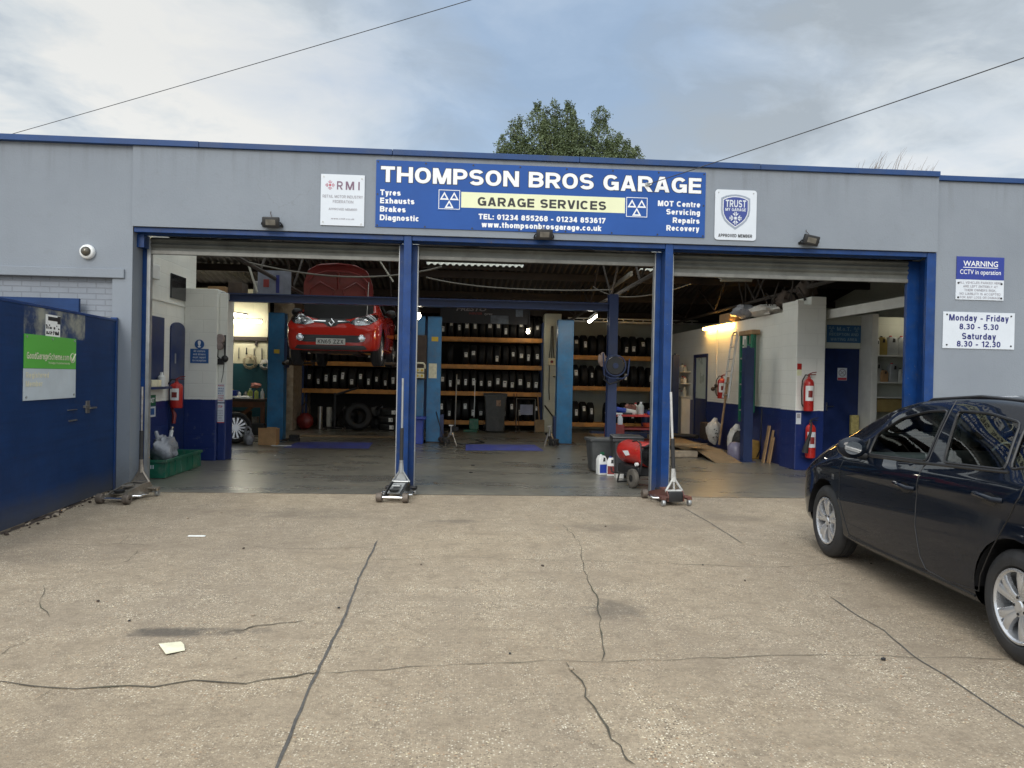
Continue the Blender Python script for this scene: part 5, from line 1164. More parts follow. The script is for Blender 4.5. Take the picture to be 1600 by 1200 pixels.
# workbench
WB = thing('workbench', (-1.8, 9.3, 0), 'cluttered brown wooden workbench behind the left pier', 'workbench')
b = B(); b.box((-3.4, 8.85, .80), (-.72, 9.75, .86), .006); b.build('bench_top', M['grime'], WB)
M['benchwood'] = mat('reddish_bench_timber', (.16, .07, .035), .7, 0, .3, 5)
for x in (-3.3, -1.9, -.85):
    b = B(); b.box((x, 8.9, 0), (x+.09, 8.99, .80), .004); b.build('leg', M['benchwood'], WB)
b = B(); b.box((-3.4, 8.88, .66), (-.74, 8.93, .80)); b.build('apron', M['benchwood'], WB)
b = B(); b.tube([(-1.75, 8.93, .1), (-1.0, 8.93, .72)], .045, 4); b.build('brace', M['benchwood'], WB)
b = B(); b.box((-3.3, 9.0, .18), (-.8, 9.6, .22)); b.build('lower_shelf', M['grime'], WB)
rb = random.Random(21)
def bottle(x, y, z, h, r, m, cap, label, name='bottle'):
    t = thing(name, (x, y, z), label, 'bottle', 'cans and bottles standing about the workshop')
    b = B(); b.lathe([(0, 0), (r, 0), (r, h*.62), (r*.9, h*.72), (r*.4, h*.82), (r*.35, h*.88)], seg=14); b.build('body', m, t, world=False, smooth=40)
    b = B(); b.lathe([(r*.42, h*.86), (r*.42, h), (0, h)], seg=12); b.build('cap', cap, t, world=False, smooth=40)
M['hivis'] = mat('lime_bottle', (.38, .46, .10), .5); M['clearb'] = mat('milky_bottle', (.42, .45, .43), .4)
for x, y, h, r, m, c, lab in ((-1.62, 9.1, .22, .05, 'clearb', 'white', 'milky bottle on the workbench left of the lime bottle'), (-1.40, 9.05, .20, .045, 'white', 'bluebox', 'white bottle with blue cap on the workbench'), (-1.12, 9.0, .26, .06, 'hivis', 'white', 'lime green bottle on the workbench'), (-1.0, 9.1, .24, .05, 'hivis', 'black', 'lime green bottle with black cap on the workbench'), (-.86, 9.1, .25, .04, 'white', 'white', 'slim white bottle at the right end of the workbench'), (-1.28, 9.2, .18, .05, 'steel', 'steel', 'dull metal can on the workbench')):
    bottle(x, y, .86, h, r, M[m], M[c], lab)
b = B(); b.box((-1.80, 8.92, .86), (-1.42, 9.1, 1.06), .01); solo(b, 'parts_bin', M['bluebox'], 'dark blue box on the workbench', 'box')
b = B(); b.box((-2.0, 8.9, .86), (-1.84, 9.06, .99), .008); solo(b, 'meter_box', M['unlit'], 'grey meter box at the left end of the visible workbench', 'box')
b = B(); lumpy(b, (-1.05, 9.25, 1.18), .10, (1.3, 1, .6), 8, .3); solo(b, 'pink_rag', mat('pink_rag', (.50, .20, .16), .8), 'pink rag on top of the bottles of the workbench', 'rag', smooth=60)
b = B(); lumpy(b, (-1.3, 8.95, .89), .12, (1.6, .7, .35), 5, .4); solo(b, 'paper_rag', M['paper'], 'pale crumpled paper rag at the front edge of the workbench', 'rag', smooth=60)
D_ = thing('pillar_drill', (-1.95, 9.35, .86), 'yellow and black bench grinder stand rising at the left end of the workbench', 'drill')
b = B(); b.box((-2.05, 9.25, .86), (-1.75, 9.45, .90), .006); b.tube([(-1.62, 9.35, 1.02), (-1.72, 9.35, 1.12), (-1.76, 9.35, 1.55)], .035, 8); b.build('arm', M['yellow'], D_)
b = B(); b.box((-1.98, 9.25, 1.15), (-1.82, 9.45, 1.6), .02); b.cyl((-1.80, 9.35, 1.62), (-1.80, 9.35, 1.80), .10, seg=14); b.build('motor', M['black'], D_, smooth=40)
for (x, z, r, m, lab) in ((-1.36, 1.76, .17, 'rope', 'coil of pale rope hanging on the cream wall above the workbench'), (-.98, 1.70, .12, 'sack', 'bundle of pale cable hanging beside the coiled rope')):
    b = B(); rr_ = random.Random(int(z*100))
    M.setdefault('rope', mat('rope', (.42, .36, .24), .9, 0, .2, 20))
    for k in range(5): b.tube([(x+rr_.uniform(-.03, .03)+math.cos(t*PI/9)*(r-k*.010), 9.84-k*.012, z+rr_.uniform(-.01, .01)+math.sin(t*PI/9)*(r-k*.014)*1.05) for t in range(18)], .009, 6, closed=True)
    b.cyl((x, 9.9, z+r*.6), (x, 9.8, z+r*.6), .02, seg=8); solo(b, 'rope_coil', M[m], lab, 'rope', smooth=60)
b = B(); b.tube([(-.72, 9.6, 2.9), (-.72, 9.6, 2.3), (-.70, 9.58, 1.95), (-.60, 9.5, 1.8), (-.50, 9.4, 1.75)], .014, 6); solo(b, 'hanging_cable', M['black'], 'black cable hanging in front of the cream wall left of the lift column', 'cable', smooth=60)
AW = thing('spare_wheel', (-.78, 6.6, .33), 'spoked alloy wheel with its tyre leaning behind the left pier', 'wheel', None, R(20))
b = B(); b.lathe(tyre_profile(.33, .22, .235), (0, 0, 0), 'Y', 36); b.build('tyre', M['rubber'], AW, world=False, smooth=45)
b = B(); b.lathe([(.235, -.09), (.228, -.10), (.215, -.09), (.21, -.02)], (0, 0, 0), 'Y', 36)
for k in range(14):
    a = 2*PI*k/14; c, s_ = math.cos(a), math.sin(a); n_ = Vector((-s_, 0, c)); u = Vector((c, 0, s_))
    q = [u*.05+n_*.012, u*.05-n_*.012, u*.222-n_*.022, u*.222+n_*.022]
    va = [b.v(p+Vector((0, -.085, 0))) for p in q]; vb = [b.v(p+Vector((0, -.06, 0))) for p in q]
    b._f(va); b._f(vb[::-1])
    for i in range(4): b._f((va[i], vb[i], vb[(i+1) % 4], va[(i+1) % 4]))
b.lathe([(0, -.09), (.055, -.09), (.06, -.06)], (0, 0, 0), 'Y', 20); b.build('rim', M['rim'], AW, world=False, smooth=40)
b = B(); b.lathe([(0, .0), (.21, .0)], (0, 0, 0), 'Y', 20); b.build('spoke_shade_disc', M['black'], AW, world=False)  # black disc put in as the shade behind the spokes, no brake here
b = B(); lumpy(b, (-.41, 6.25, .13), .14, (.85, .8, .95), 12, .3); b.tube([(-.47, 6.2, .22), (-.46, 6.2, .35), (-.41, 6.2, .38), (-.36, 6.2, .33), (-.35, 6.2, .22)], .02, 8); solo(b, 'carrier_bag', M['bag'], 'grey carrier bag on the floor left of the cardboard box', 'bag', smooth=60)
CB = thing('cardboard_box', (-.02, 6.3, .005), 'open cardboard box at the foot of the left lift column', 'box')
b = B(); b.box((-.20, 6.18, .006), (.16, 6.5, .34), .003); b.build('carton', M['card'], CB)
b = B(); b.box((-.20, 6.17, .34), (-.02, 6.18, .36)); b.box((-.02, 6.175, .34), (.18, 6.185, .38)); b.build('flap', M['card'], CB)
b = B(); b.box((.1, 6.05, .005), (.5, 6.10, .02)); solo(b, 'white_strip', M['white'], 'thin white strip lying on the floor beside the cardboard box', 'strip')
RB = thing('jerry_can', (-.22, 11.0, 0), 'red petrol container with a looped handle under the left rack', 'can')
b = B(); lumpy(b, (-.2, 11.0, .22), .22, (1, .7, 1), 6, .12); b.build('body', M['dred'], RB, smooth=60)
b = B(); b.tube([(-.32, 11.0, .38), (-.28, 11, .62), (-.18, 11, .74), (-.10, 11, .6), (-.08, 11, .4)], .016, 6); b.build('handle', M['grime'], RB, smooth=60)
TS = thing('transmission_jack', (.65, 10.6, 0), 'dark wheeled engine stand among the tyres under the left rack', 'stand')
b = B(); b.tube([(.65, 10.6, .08), (.65, 10.6, 1.0)], .035, 8); b.tube([(.65, 10.6, .95), (1.25, 10.6, 1.15)], .03, 8); b.build('post', M['jackblack'], TS)
b = B(); b.tube([(.4, 10.4, .08), (.9, 10.8, .08)], .025, 6); b.tube([(.4, 10.8, .08), (.9, 10.4, .08)], .025, 6); b.build('foot', M['jackblack'], TS)
for x, y in ((.4, 10.4), (.9, 10.4), (.4, 10.8), (.9, 10.8)):
    b = B(); b.lathe([(0, -.015), (.045, -.015), (.045, .015), (0, .015)], (x, y, .05), 'X', 14); b.build('caster_wheel', M['rust'], TS)
b = B(); b.cyl((.2, 11.0, .006), (.2, 11.0, .62), .07, seg=14); solo(b, 'gas_cylinder', M['steel'], 'grey gas cylinder standing beside the red can under the left rack', 'cylinder', smooth=40)
b = B(); b.cyl((.42, 11.1, .006), (.42, 11.1, .60), .07, seg=14); solo(b, 'gas_cylinder', M['unlit'], 'pale gas cylinder standing beside the dark engine stand', 'cylinder', smooth=40)

# ------------------------------------------------------------------ middle bay things
def wheelie(loc, w, d, h, m, label, rz=0, lid='closed', wheels=True, group='wheeled bins'):
    T = thing('wheelie_bin', loc, label, 'bin', group, rz)
    b = B(); k = .80
    lo = [(-w*k/2, -d*k/2, .03), (w*k/2, -d*k/2, .03), (w*k/2, d*k/2, .03), (-w*k/2, d*k/2, .03)]; hi = [(-w/2, -d/2, h), (w/2, -d/2, h), (w/2, d/2, h), (-w/2, d/2, h)]
    A = [b.v(p) for p in lo]; D = [b.v(p) for p in hi]; b._f(A[::-1])
    for i in range(4): b._f((A[i], A[(i+1) % 4], D[(i+1) % 4], D[i]))
    bmesh.ops.bevel(b.bm, geom=[e for e in b.bm.edges if abs((e.verts[0].co-e.verts[1].co).z) > .1], offset=.035, segments=3, profile=.5, affect='EDGES')
    bb = b.build('body', m, T, world=False, smooth=40)
    b = B(); b.box((-w/2-.015, -d/2-.015, h-.05), (w/2+.015, d/2+.015, h), .012); b.box((-w*.43, -d/2-.006, h*.12), (-w*.40, -d/2+.05, h-.06)) if False else None; b.build('rim', m, T, world=False)
    if lid == 'closed':
        b = B(); b.box((-w/2-.02, -d/2-.035, h+.002), (w/2+.02, d/2+.02, h+.035), .015); b.tube([(-w*.3, d/2+.03, h+.02), (w*.3, d/2+.03, h+.02)], .02, 8); b.build('lid', m, T, world=False, smooth=40)
    if wheels:
        for s in (-1, 1):
            b = B(); b.lathe([(.02, -.022), (.085, -.022), (.10, -.012), (.10, .012), (.085, .022), (.02, .022)], (s*w*.46, d*.42, .10), 'X', 20); b.build('wheel', M['rubber'], T, world=False, smooth=40)
    return T
WB2 = wheelie((4.90, 11.05, .004), .60, .62, 1.02, M['bin'], 'tall dark grey wheelie bin in front of the middle tyre rack')
b = B(); b.box((.02, -.318, .72), (.14, -.306, .88)); o = b.build('sticker', mat('faded_sticker', (.25, .17, .12), .7, 0, .5, 30), WB2, world=False)
W1 = wheelie((6.22, 2.42, .004), .42, .42, .545, M['bin'], 'small grey bin with a green emblem beside the charcoal bin', R(4), 'open', False)
b = B()
for (dx, dz, r) in ((-.014, .012, .02), (.014, .012, .02), (0, -.008, .022)): b.cyl((-.02+dx, -.193, .30+dz), (-.02+dx, -.187, .30+dz), r, seg=14)
b.prism([(-.055, .30), (.015, .30), (-.02, .255)], -.1925, -.187); b.build('emblem', M['exitgreen'], W1, world=False)
b = B(); b.box((-.10, -.184, .10), (.02, -.172, .135)); b.build('sticker', M['dred'], W1, world=False)
W2 = wheelie((6.50, 1.78, .004), .44, .48, .60, M['bin2'], 'charcoal bin between the grey bin and the red heater', R(-6), 'closed', False)
def oilbottle(x, y, z, h, w, m, cap, label, rz=0, d=None, lm=None, group='oil bottles'):
    T = thing('oil_bottle', (x, y, z), label, 'bottle', group, rz); d = d or w*.6
    b = B(); P = [(-w/2, 0), (w/2, 0), (w/2, h*.62), (w*.42, h*.78), (w*.22, h*.94), (-w*.30, h*.94), (-w/2, h*.74)]
    b.prism(P, -d/2, d/2); bmesh.ops.bevel(b.bm, geom=list(b.bm.edges), offset=min(w, d)*.10, segments=2, profile=.5, affect='EDGES'); b.build('body', m, T, world=False, smooth=50)
    b = B(); b.prism([(-w*.06, h*.66), (w*.22, h*.66), (w*.20, h*.84), (.0, h*.86)], -d/2-.002, -d/2+.004); b.build('handle_recess', M['black'], T, world=False)
    b = B(); b.cyl((-w*.12, 0, h*.94), (-w*.12, 0, h), w*.13, seg=12); b.build('cap', cap, T, world=False, smooth=40)
    if lm:
        b = B(); b.box((-w*.42, -d/2-.003, h*.10), (w*.42, -d/2, h*.52)); b.build('label_band', lm, T, world=False)
    return T
oilbottle(6.16, 1.98, .004, .32, .15, M['white'], M['white'], 'white container with a blue label on the floor in front of the grey bin', .3, .12, M['bluebox'], 'containers on the floor before the bins')
oilbottle(6.29, 1.86, .004, .30, .14, M['white'], M['bluebox'], 'white container with a red label on the floor beside the blue labelled one', -.2, .12, M['dred'], 'containers on the floor before the bins')
b = B(); b.box((6.30, 1.55, .004), (6.42, 1.68, .08), .004); solo(b, 'small_carton', M['sack'], 'small pale carton on the floor in front of the charcoal bin', 'box')
# red space heater on wheels
H = thing('space_heater', (6.45, .85, .004), 'red barrel space heater on wheels behind the right blue post', 'heater', None, R(0))
H.rotation_euler = (0, 0, R(16))
b = B(); b.lathe([(.155, -.38), (.165, -.36), (.17, -.30), (.17, .26), (.15, .34), (.11, .40), (.10, .40)], (0, 0, .46), 'Y', 30); b.build('barrel', M['red'], H, world=False, smooth=40)
b = B(); b.lathe([(0, -.395), (.05, -.40), (.055, -.37), (.13, -.375), (.15, -.395), (.158, -.38), (.155, -.33)], (0, 0, .46), 'Y', 26); b.lathe([(0, -.40), (.03, -.415), (0, -.42)], (0, 0, .46), 'Y', 14)
for k in range(8): b.lathe([(.06+.011*k, -.385), (.064+.011*k, -.392), (.068+.011*k, -.385)], (0, 0, .46), 'Y', 24)
b.build('fan_guard', M['jackblack'], H, world=False, smooth=40)
b = B(); b.prism([(-.10, .18), (-.02, .13), (.10, .12), (.02, .17)], -.172, -.168, 'X') if False else b.quad((-.171, -.05, .50), (-.171, .12, .48), (-.171, .02, .42), (-.171, -.10, .44)); b.build('arrow_mark', M['letwhite'], H, world=False)
b = B(); b.box((-.15, -.30, .16), (.15, .30, .29), .02); b.build('fuel_tank', M['jackblack'], H, world=False)
b = B()
for s in (-1, 1):
    b.tube([(s*.17, -.40, .22), (s*.17, .30, .14), (s*.17, .42, .14), (s*.17, .46, .20)], .012, 8); b.tube([(s*.17, -.40, .22), (s*.17, -.44, .36), (s*.17, -.40, .62), (s*.17, -.30, .66), (s*.17, -.18, .64)], .012, 8); b.tube([(s*.17, .2, .15), (s*.17, .25, .02)], .012, 8)
b.tube([(-.17, -.41, .58), (.17, -.41, .58)], .012, 8); b.tube([(-.17, .25, .02), (.17, .25, .02)], .012, 8); b.build('frame', M['jackblack'], H, world=False, smooth=50)
for s in (-1, 1):
    b = B(); b.lathe([(.05, -.03), (.11, -.036), (.128, -.028), (.134, -.010), (.134, .010), (.128, .028), (.11, .036), (.05, .03)], (s*.215, -.28, .135), 'X', 26); w_ = b.build('wheel', M['rubber2'] if 'rubber2' in M else mat('dusty_wheel_rubber', (.085, .075, .062), .8, 0, .3, 14, .3, 60), H, world=False, smooth=40)
    b = B(); b.lathe([(0, -.02), (.055, -.024), (.055, .024), (0, .02)], (s*.215, -.28, .135), 'X', 16); b.build('hub', M['black'], w_, world=False)
b = B(); b.cyl((-.19, -.30, .33), (-.15, -.30, .33), .025, seg=12); b.build('filler_cap', M['white'], H, world=False)
# tool trolley with spray bottles
TT = thing('tool_trolley', (7.2, 4.7, .004), 'red tool trolley cluttered with cans behind the bins', 'trolley')
b = B(); b.box((6.78, 4.4, .80), (7.75, 5.0, .84), .008); b.build('top_tray', M['red'], TT)
b = B(); b.box((6.82, 4.42, .30), (7.70, 4.98, .34), .008); b.box((6.80, 4.42, .55), (7.72, 4.98, .59), .008); b.build('lower_tray', M['dred'], TT)
for x in (6.82, 7.68):
    for y in (4.44, 4.94):
        b = B(); b.box((x, y, .08), (x+.03, y+.03, .80)); b.build('leg', M['red'], TT)
        b = B(); b.lathe([(0, -.015), (.045, -.015), (.045, .015), (0, .015)], (x+.015, y+.015, .045), 'X', 14); b.build('caster_wheel', M['black'], TT)
def spray(x, y, z, h, m, trig, label, rz=0):
    T = thing('spray_bottle', (x, y, z), label, 'bottle', 'spray bottles hooked on the red trolley', rz)
    b = B(); b.lathe([(0, 0), (.045, 0), (.05, .02), (.05, h*.55), (.035, h*.72), (.018, h*.78), (.018, h*.82)], seg=16); b.build('body', m, T, world=False, smooth=40)
    b = B(); b.box((-.07, -.02, h*.82), (.04, .02, h*.92), .008); b.box((-.085, -.012, h*.84), (-.06, .012, h*.90)); b.tube([(-.03, 0, h*.82), (-.05, 0, h*.70)], .008, 6); b.build('trigger_head', trig, T, world=False)
spray(6.72, 4.25, .64, .27, M['white'], M['white'], 'white spray bottle left of the red spray bottle on the trolley')
spray(6.80, 4.30, .66, .26, mat('red_orange_liquid', (.42, .08, .03), .4), M['white'], 'red spray bottle hooked on the front of the trolley')
spray(6.93, 4.28, .60, .30, M['signwhite'], M['white'], 'tall white spray bottle hooked on the front of the trolley')
b = B(); b.box((6.66, 4.2, .30), (7.0, 4.42, .66), .01); solo(b, 'side_bin', M['dred'], 'dark red side box on the trolley under the spray bottles', 'box')
b = B(); b.cyl((6.92, 4.6, .93), (7.10, 4.6, .90), .055, seg=14); b.m(1).cyl((7.10, 4.6, .90), (7.28, 4.6, .87), .055, seg=14); solo(b, 'aerosol_can', [M['bluebox'], M['sack']], 'blue and white aerosol can lying on the red trolley', 'can', smooth=40)
bottle(7.42, 4.7, .84, .24, .06, M['clearb'], M['white'], 'grey bottle standing on the red trolley')
bottle(7.34, 4.8, .84, .22, .05, M['sack'], M['red'], 'pale bottle with red cap standing on the red trolley')
b = B(); lumpy(b, (7.2, 4.7, .93), .10, (1.1, .8, .9), 14, .4); solo(b, 'oily_rag', mat('reddish_rag', (.20, .08, .06), .8), 'reddish rag heaped on the red trolley', 'rag', smooth=60)
b = B(); b.box((7.52, 4.5, .84), (7.72, 4.62, .91), .01); solo(b, 'blue_carton', M['bluebox'], 'small blue carton at the right end of the red trolley', 'box')
b = B(); b.box((6.9, 4.45, .84), (7.2, 4.58, .875), .005); solo(b, 'tool_tray', M['black'], 'black tool tray lying on the front of the red trolley', 'tray')
b = B(); b.lathe([(0, 0), (.14, 0), (.16, .05), (.17, .07), (.15, .07), (.14, .02)], (7.62, 4.7, .60), seg=20); solo(b, 'oil_drain_pan', mat('orange_red_pan', (.55, .09, .04), .45), 'orange red drain pan on the shelf of the red trolley', 'pan', smooth=40)
# hose reel on the navy column
HR = thing('hose_reel', (6.585, 3.25, 1.62), 'blue caged air hose reel on the navy inner column', 'hose reel')
for y in (3.12, 3.36): b = B(); b.lathe([(.165, 0), (.185, 0), (.19, .008), (.185, .016), (.165, .016)], (6.585, y, 1.74), 'Y', 24); b.lathe([(0, -.002), (.05, -.002), (.05, .012)], (6.585, y, 1.74), 'Y', 14); b.build('flange', M['beamblue'], HR, smooth=40)
b = B(); b.lathe([(.05, -.002), (.15, 0), (.16, .03), (.15, .06), (.16, .09), (.15, .12), (.16, .15), (.15, .18), (.16, .21), (.15, .224), (.05, .226)], (6.585, 3.137, 1.74), 'Y', 22)
b.tube([(6.43, 3.2, 1.74), (6.40, 3.2, 1.5), (6.50, 3.2, 1.42), (6.62, 3.15, 1.46), (6.74, 3.2, 1.52)], .016, 8); b.build('hose', M['black'], HR, smooth=50)
b = B(); b.tube([(6.36, 3.10, 1.95), (6.38, 3.08, 1.58), (6.48, 3.06, 1.52), (6.70, 3.06, 1.52), (6.79, 3.08, 1.58), (6.82, 3.10, 1.86)], .014, 8); b.build('guard', M['beamblue'], HR, smooth=50)
b = B(); lumpy(b, (6.36, 3.2, 1.84), .08, (.8, .8, 1.4), 4, .3); solo(b, 'hanging_gloves', mat('dusty_glove', (.33, .24, .20), .85), 'dusty gloves hanging left of the hose reel', 'gloves', smooth=60)
# brooms and bits before the middle rack
b = B(); b.tube([(4.33, 11.0, .40), (4.35, 11.3, 1.4)], .012, 6); b.m(1).box((4.05, 10.85, .004), (4.42, 11.15, .06), .01); b.m(1).box((4.20, 10.9, .06), (4.46, 11.1, .36), .02); solo(b, 'dustpan_set', [M['white'], M['green']], 'green long handled dustpan before the middle tyre rack', 'dustpan')
b = B(); b.tube([(3.82, 11.2, .05), (3.84, 11.4, 1.55)], .018, 8); b.m(1).box((3.74, 11.1, .004), (3.92, 11.3, .12), .01); solo(b, 'upright_bar', [M['galv'], M['jackblack']], 'dark upright bar with a foot left of the green dustpan', 'bar')
for x, lab in ((5.50, 'thin pole leaning on the middle rack right of the tall bin'), (5.58, 'second thin pole right of the tall bin')):
    b = B(); b.tube([(x, 11.0, .004), (x-.06, 11.45, 1.05)], .012, 6); solo(b, 'pole', M['grime'], lab, 'pole', 'thin poles by the tall bin')
SHV = thing('shovel', (6.12, 11.1, 0), 'wooden handled shovel leaning at the right end of the middle rack', 'shovel')
b = B(); b.tube([(6.12, 11.0, .35), (6.10, 11.35, 1.0)], .016, 8); b.tube([(6.04, 11.36, 1.06), (6.10, 11.35, 1.0), (6.16, 11.36, 1.06)], .012, 6); b.build('handle', M['wood'], SHV)
b = B(); b.box((6.0, 10.95, .02), (6.26, 10.98, .36), .01); b.build('blade', M['ply'], SHV)
WCH = thing('sheet_holder', (5.72, 11.2, .45), 'pale blue sheet in a wire stand before the middle rack', 'stand')
b = B(); b.box((5.60, 11.15, .48), (5.95, 11.16, .76)); b.build('sheet', mat('pale_blue_sheet', (.22, .25, .36), .5), WCH)
b = B(); b.tube([(5.50, 11.2, .004), (5.50, 11.2, .92), (6.02, 11.2, .92), (6.02, 11.2, .004)], .012, 6); b.build('wire_frame', M['galv'], WCH)

# ------------------------------------------------------------------ right bay things
RL = thing('ramp_lift', (9.0, 6.5, 0), 'dark blue four post ramp in the right bay', 'lift')
for (x, y) in ((9.33, 4.2), (9.33, 9.1)):
    b = B(); b.box((x-.085, y-.085, .02), (x+.085, y-.07, 2.13)); b.box((x-.085, y-.07, .02), (x-.07, y+.085, 2.13)); b.box((x+.07, y-.07, .02), (x+.085, y+.085, 2.13)); b.box((x-.09, y-.09, 2.13), (x+.09, y+.09, 2.15)); b.cyl((x, y, 2.15), (x, y, 2.19), .03, seg=10); b.box((x-.14, y-.14, .004), (x+.14, y+.14, .02)); b.build('post', M['beamblue'], RL)
for x0, x1 in ((8.62, 9.16), (7.15, 7.70)):
    b = B(); b.box((x0, 5.0, .06), (x1, 9.0, .15), .006); b.build('runway', M['ply'], RL)
b = B(); b.prism([(3.86, .006), (5.0, .135), (5.0, .15), (3.86, .020)], 8.62, 9.12, 'X'); b.build('ramp_flap', M['ply'], RL)
b = B(); b.box((7.2, 8.95, .06), (9.28, 9.2, .20), .006); b.build('cross_member', M['beamblue'], RL)
b = B(); b.T = Matrix.Translation((8.15, 5.35, .20)) @ Matrix.Rotation(R(-38), 4, 'Z') @ Matrix.Rotation(R(-3), 4, 'Y'); b.box((-.55, -.22, 0), (.75, .22, .022), .003); solo(b, 'plywood_board', M['ply'], 'brown plywood board lying across the ramp behind the right blue post', 'board')
b = B(); b.box((7.55, 4.80, .004), (8.60, 4.98, .13), .02); solo(b, 'timber_beam', M['concretebit'], 'worn pale timber baulk on the floor under the plywood board', 'timber')
b = B(); b.tube([(8.9+.5*math.cos(t), 7.4+.35*math.sin(t), .22) for t in [i*.35 for i in range(11)]], .05, 8); solo(b, 'rubber_hose', M['rubber'], 'thick black rubber hose curled on the ramp', 'hose', smooth=60)
# leaning aluminium ladder with a pole
AL = thing('ladder', (9.65, 6.0, .15), 'old aluminium ladder leaning on the right side wall', 'ladder')
b = B()
for s in (-.17, .17): b.tube([(9.55, 6.0+s, 1.15), (9.72, 6.0+s*.8, 2.50)], .022, 6)
b.tube([(9.72, 6.0-.136, 2.50), (9.73, 5.96, 2.57), (9.73, 6.04, 2.57), (9.72, 6.0+.136, 2.50)], .02, 6); b.build('stile', M['alu'], AL)
for k in range(6):
    t = .05+k*.19
    b = B(); b.tube([(9.55+.17*t, 5.83+.03*t, 1.15+1.35*t), (9.55+.17*t, 6.17-.03*t, 1.15+1.35*t)], .018, 6); b.build('rung', M['alu'], AL)
b = B(); b.tube([(9.45, 6.05, .16), (9.60, 6.0, 1.6)], .024, 8); solo(b, 'pole', M['wood'], 'long wooden pole leaning with the aluminium ladder', 'pole')
# green fibreglass step ladder hung on the wall
GL = thing('step_ladder', (9.70, 5.0, .72), 'green folded step ladder hanging upright on the right side wall', 'ladder')
M['ladalu'] = mat('ladder_tread', (.42, .46, .43), .4, .5, .1, 5)
for y, x in ((4.72, 9.60), (5.30, 9.60), (4.84, 9.70), (5.20, 9.70)):
    b = B(); b.box((x-.02, y-.035, .70 if x < 9.65 else .9), (x+.02, y+.035, 2.45), .004); b.build('stile', M['ladgreen'], GL)
for k in range(6):
    b = B(); b.box((9.575, 4.76, .92+k*.26), (9.625, 5.27, .95+k*.26)); b.build('tread', M['ladgreen'] if k % 2 else M['ladalu'], GL)
b = B(); b.box((9.57, 4.66, 2.44), (9.74, 5.36, 2.53), .01); b.build('top_cap', M['wood'], GL)
b = B(); b.box((9.568, 4.92, 1.0), (9.574, 5.06, 2.35)); b.build('label_strip', M['ladalu'], GL)
# sacks, drum, planks, container
def sack(c, s, seed, label, mats):
    b = B(); lumpy(b, (c[0], c[1], c[2]+.26*s), .26*s, (.62, .55, 1.0), seed, .22, 20); b.tube([(c[0], c[1], c[2]+.46*s), (c[0]+.04, c[1], c[2]+.58*s)], .06*s, 8, radii=[.09*s, .045*s])
    o = solo(b, 'sack', M['sack'], label, 'sack', 'white sacks by the leaning ladder', smooth=60)
    b = B()
    rk = random.Random(seed)
    for k in range(7):
        u, v, w_ = rk.uniform(-.08, .02)*s, rk.uniform(.10, .38)*s, rk.uniform(.02, .06)*s; b.quad((c[0]+u, c[1]-.165*s, c[2]+v), (c[0]+u+w_, c[1]-.165*s, c[2]+v+.01), (c[0]+u+w_+.01, c[1]-.163*s, c[2]+v+.03), (c[0]+u, c[1]-.163*s, c[2]+v+.022))
    b.build('print', M['letblack'], o)
sack((9.50, 6.55, .15), .95, 31, 'white printed sack left of the leaning pole', 0)
sack((9.62, 5.55, .02), 1.05, 37, 'white printed sack right of the leaning pole, by the blue post', 0)
b = B(); lumpy(b, (9.50, 5.0, .30), .16, (.8, .8, 1.5), 17, .25); solo(b, 'dark_bag', M['rubber'], 'black bag behind the blue ramp post', 'bag', smooth=60)
b = B(); b.lathe([(0, 0), (.13, 0), (.15, .03), (.15, .24), (.10, .32), (.04, .34)], (9.25, 4.55, .004), seg=18); solo(b, 'plastic_container', mat('lilac_container', (.16, .15, .22), .4), 'lilac plastic container left of the blue ramp post foot', 'container', smooth=40)
b = B(); b.box((9.50, 4.62, .004), (9.77, 4.98, .37), .03); lumpy(b, (9.6, 4.68, .2), .12, (.6, .5, 1.2), 3, .3); solo(b, 'gold_bag', M['gold'], 'shiny gold brown bag on the floor under the green ladder', 'bag', smooth=50)
for k, (y, x, h, w) in enumerate(((4.05, 9.60, .70, .10), (3.98, 9.66, .62, .07), (3.90, 9.66, .50, .05))):
    b = B(); b.T = Matrix.Translation((x, y, .004)) @ Matrix.Rotation(R(9), 4, 'Y'); b.box((-.012, -w/2, 0), (.012, w/2, h), .003); b.T = Matrix.Identity(4)
    solo(b, 'plank_offcut', M['wood'], ('tallest pale plank offcut leaning on the blue right wall', 'middle pale plank offcut leaning on the blue right wall', 'shortest pale plank offcut leaning on the blue right wall')[k], 'plank', 'plank offcuts')
b = B(); b.tube([(9.765, 7.25, 2.75), (9.765, 7.25, 1.35)], .014, 8); solo(b, 'white_conduit', M['soffit'], 'thin white conduit running down the right side wall', 'conduit')
b = B(); b.tube([(9.765, 7.25, 1.38), (9.72, 7.25, 1.36), (9.72, 6.95, 1.40)], .018, 6); b.ball((9.71, 7.3, 1.33), .05, 10); b.ball((9.71, 7.1, 1.41), .04, 10); solo(b, 'wall_tap', M['grime'], 'dark tap and pipe on the right side wall left of the extinguisher', 'tap', smooth=50)
# small shelf of parts at the far end of the right wall
SH = thing('parts_shelf', (9.64, 9.6, 1.2), 'narrow white shelves of small parts at the far end of the right wall', 'shelf')
for z in (1.08, 1.42, 1.72):
    b = B(); b.box((9.52, 9.2, z), (9.78, 10.1, z+.025)); b.build('board', M['soffit'], SH)
b = B(); b.box((9.55, 9.22, .10), (9.78, 10.05, 1.06), .004); b.build('cabinet', M['soffit'], SH)
rs = random.Random(8)
for z in (1.105, 1.445, 1.745):
    for y in (9.3, 9.5, 9.72, 9.92):
        bottle(9.64, y+rs.uniform(-.03, .03), z, rs.uniform(.14, .24), .05, M[rs.choice(('white', 'clearb', 'grime', 'sack'))], M[rs.choice(('white', 'black', 'red'))], 'small container on the narrow white shelves at the far end of the right wall')
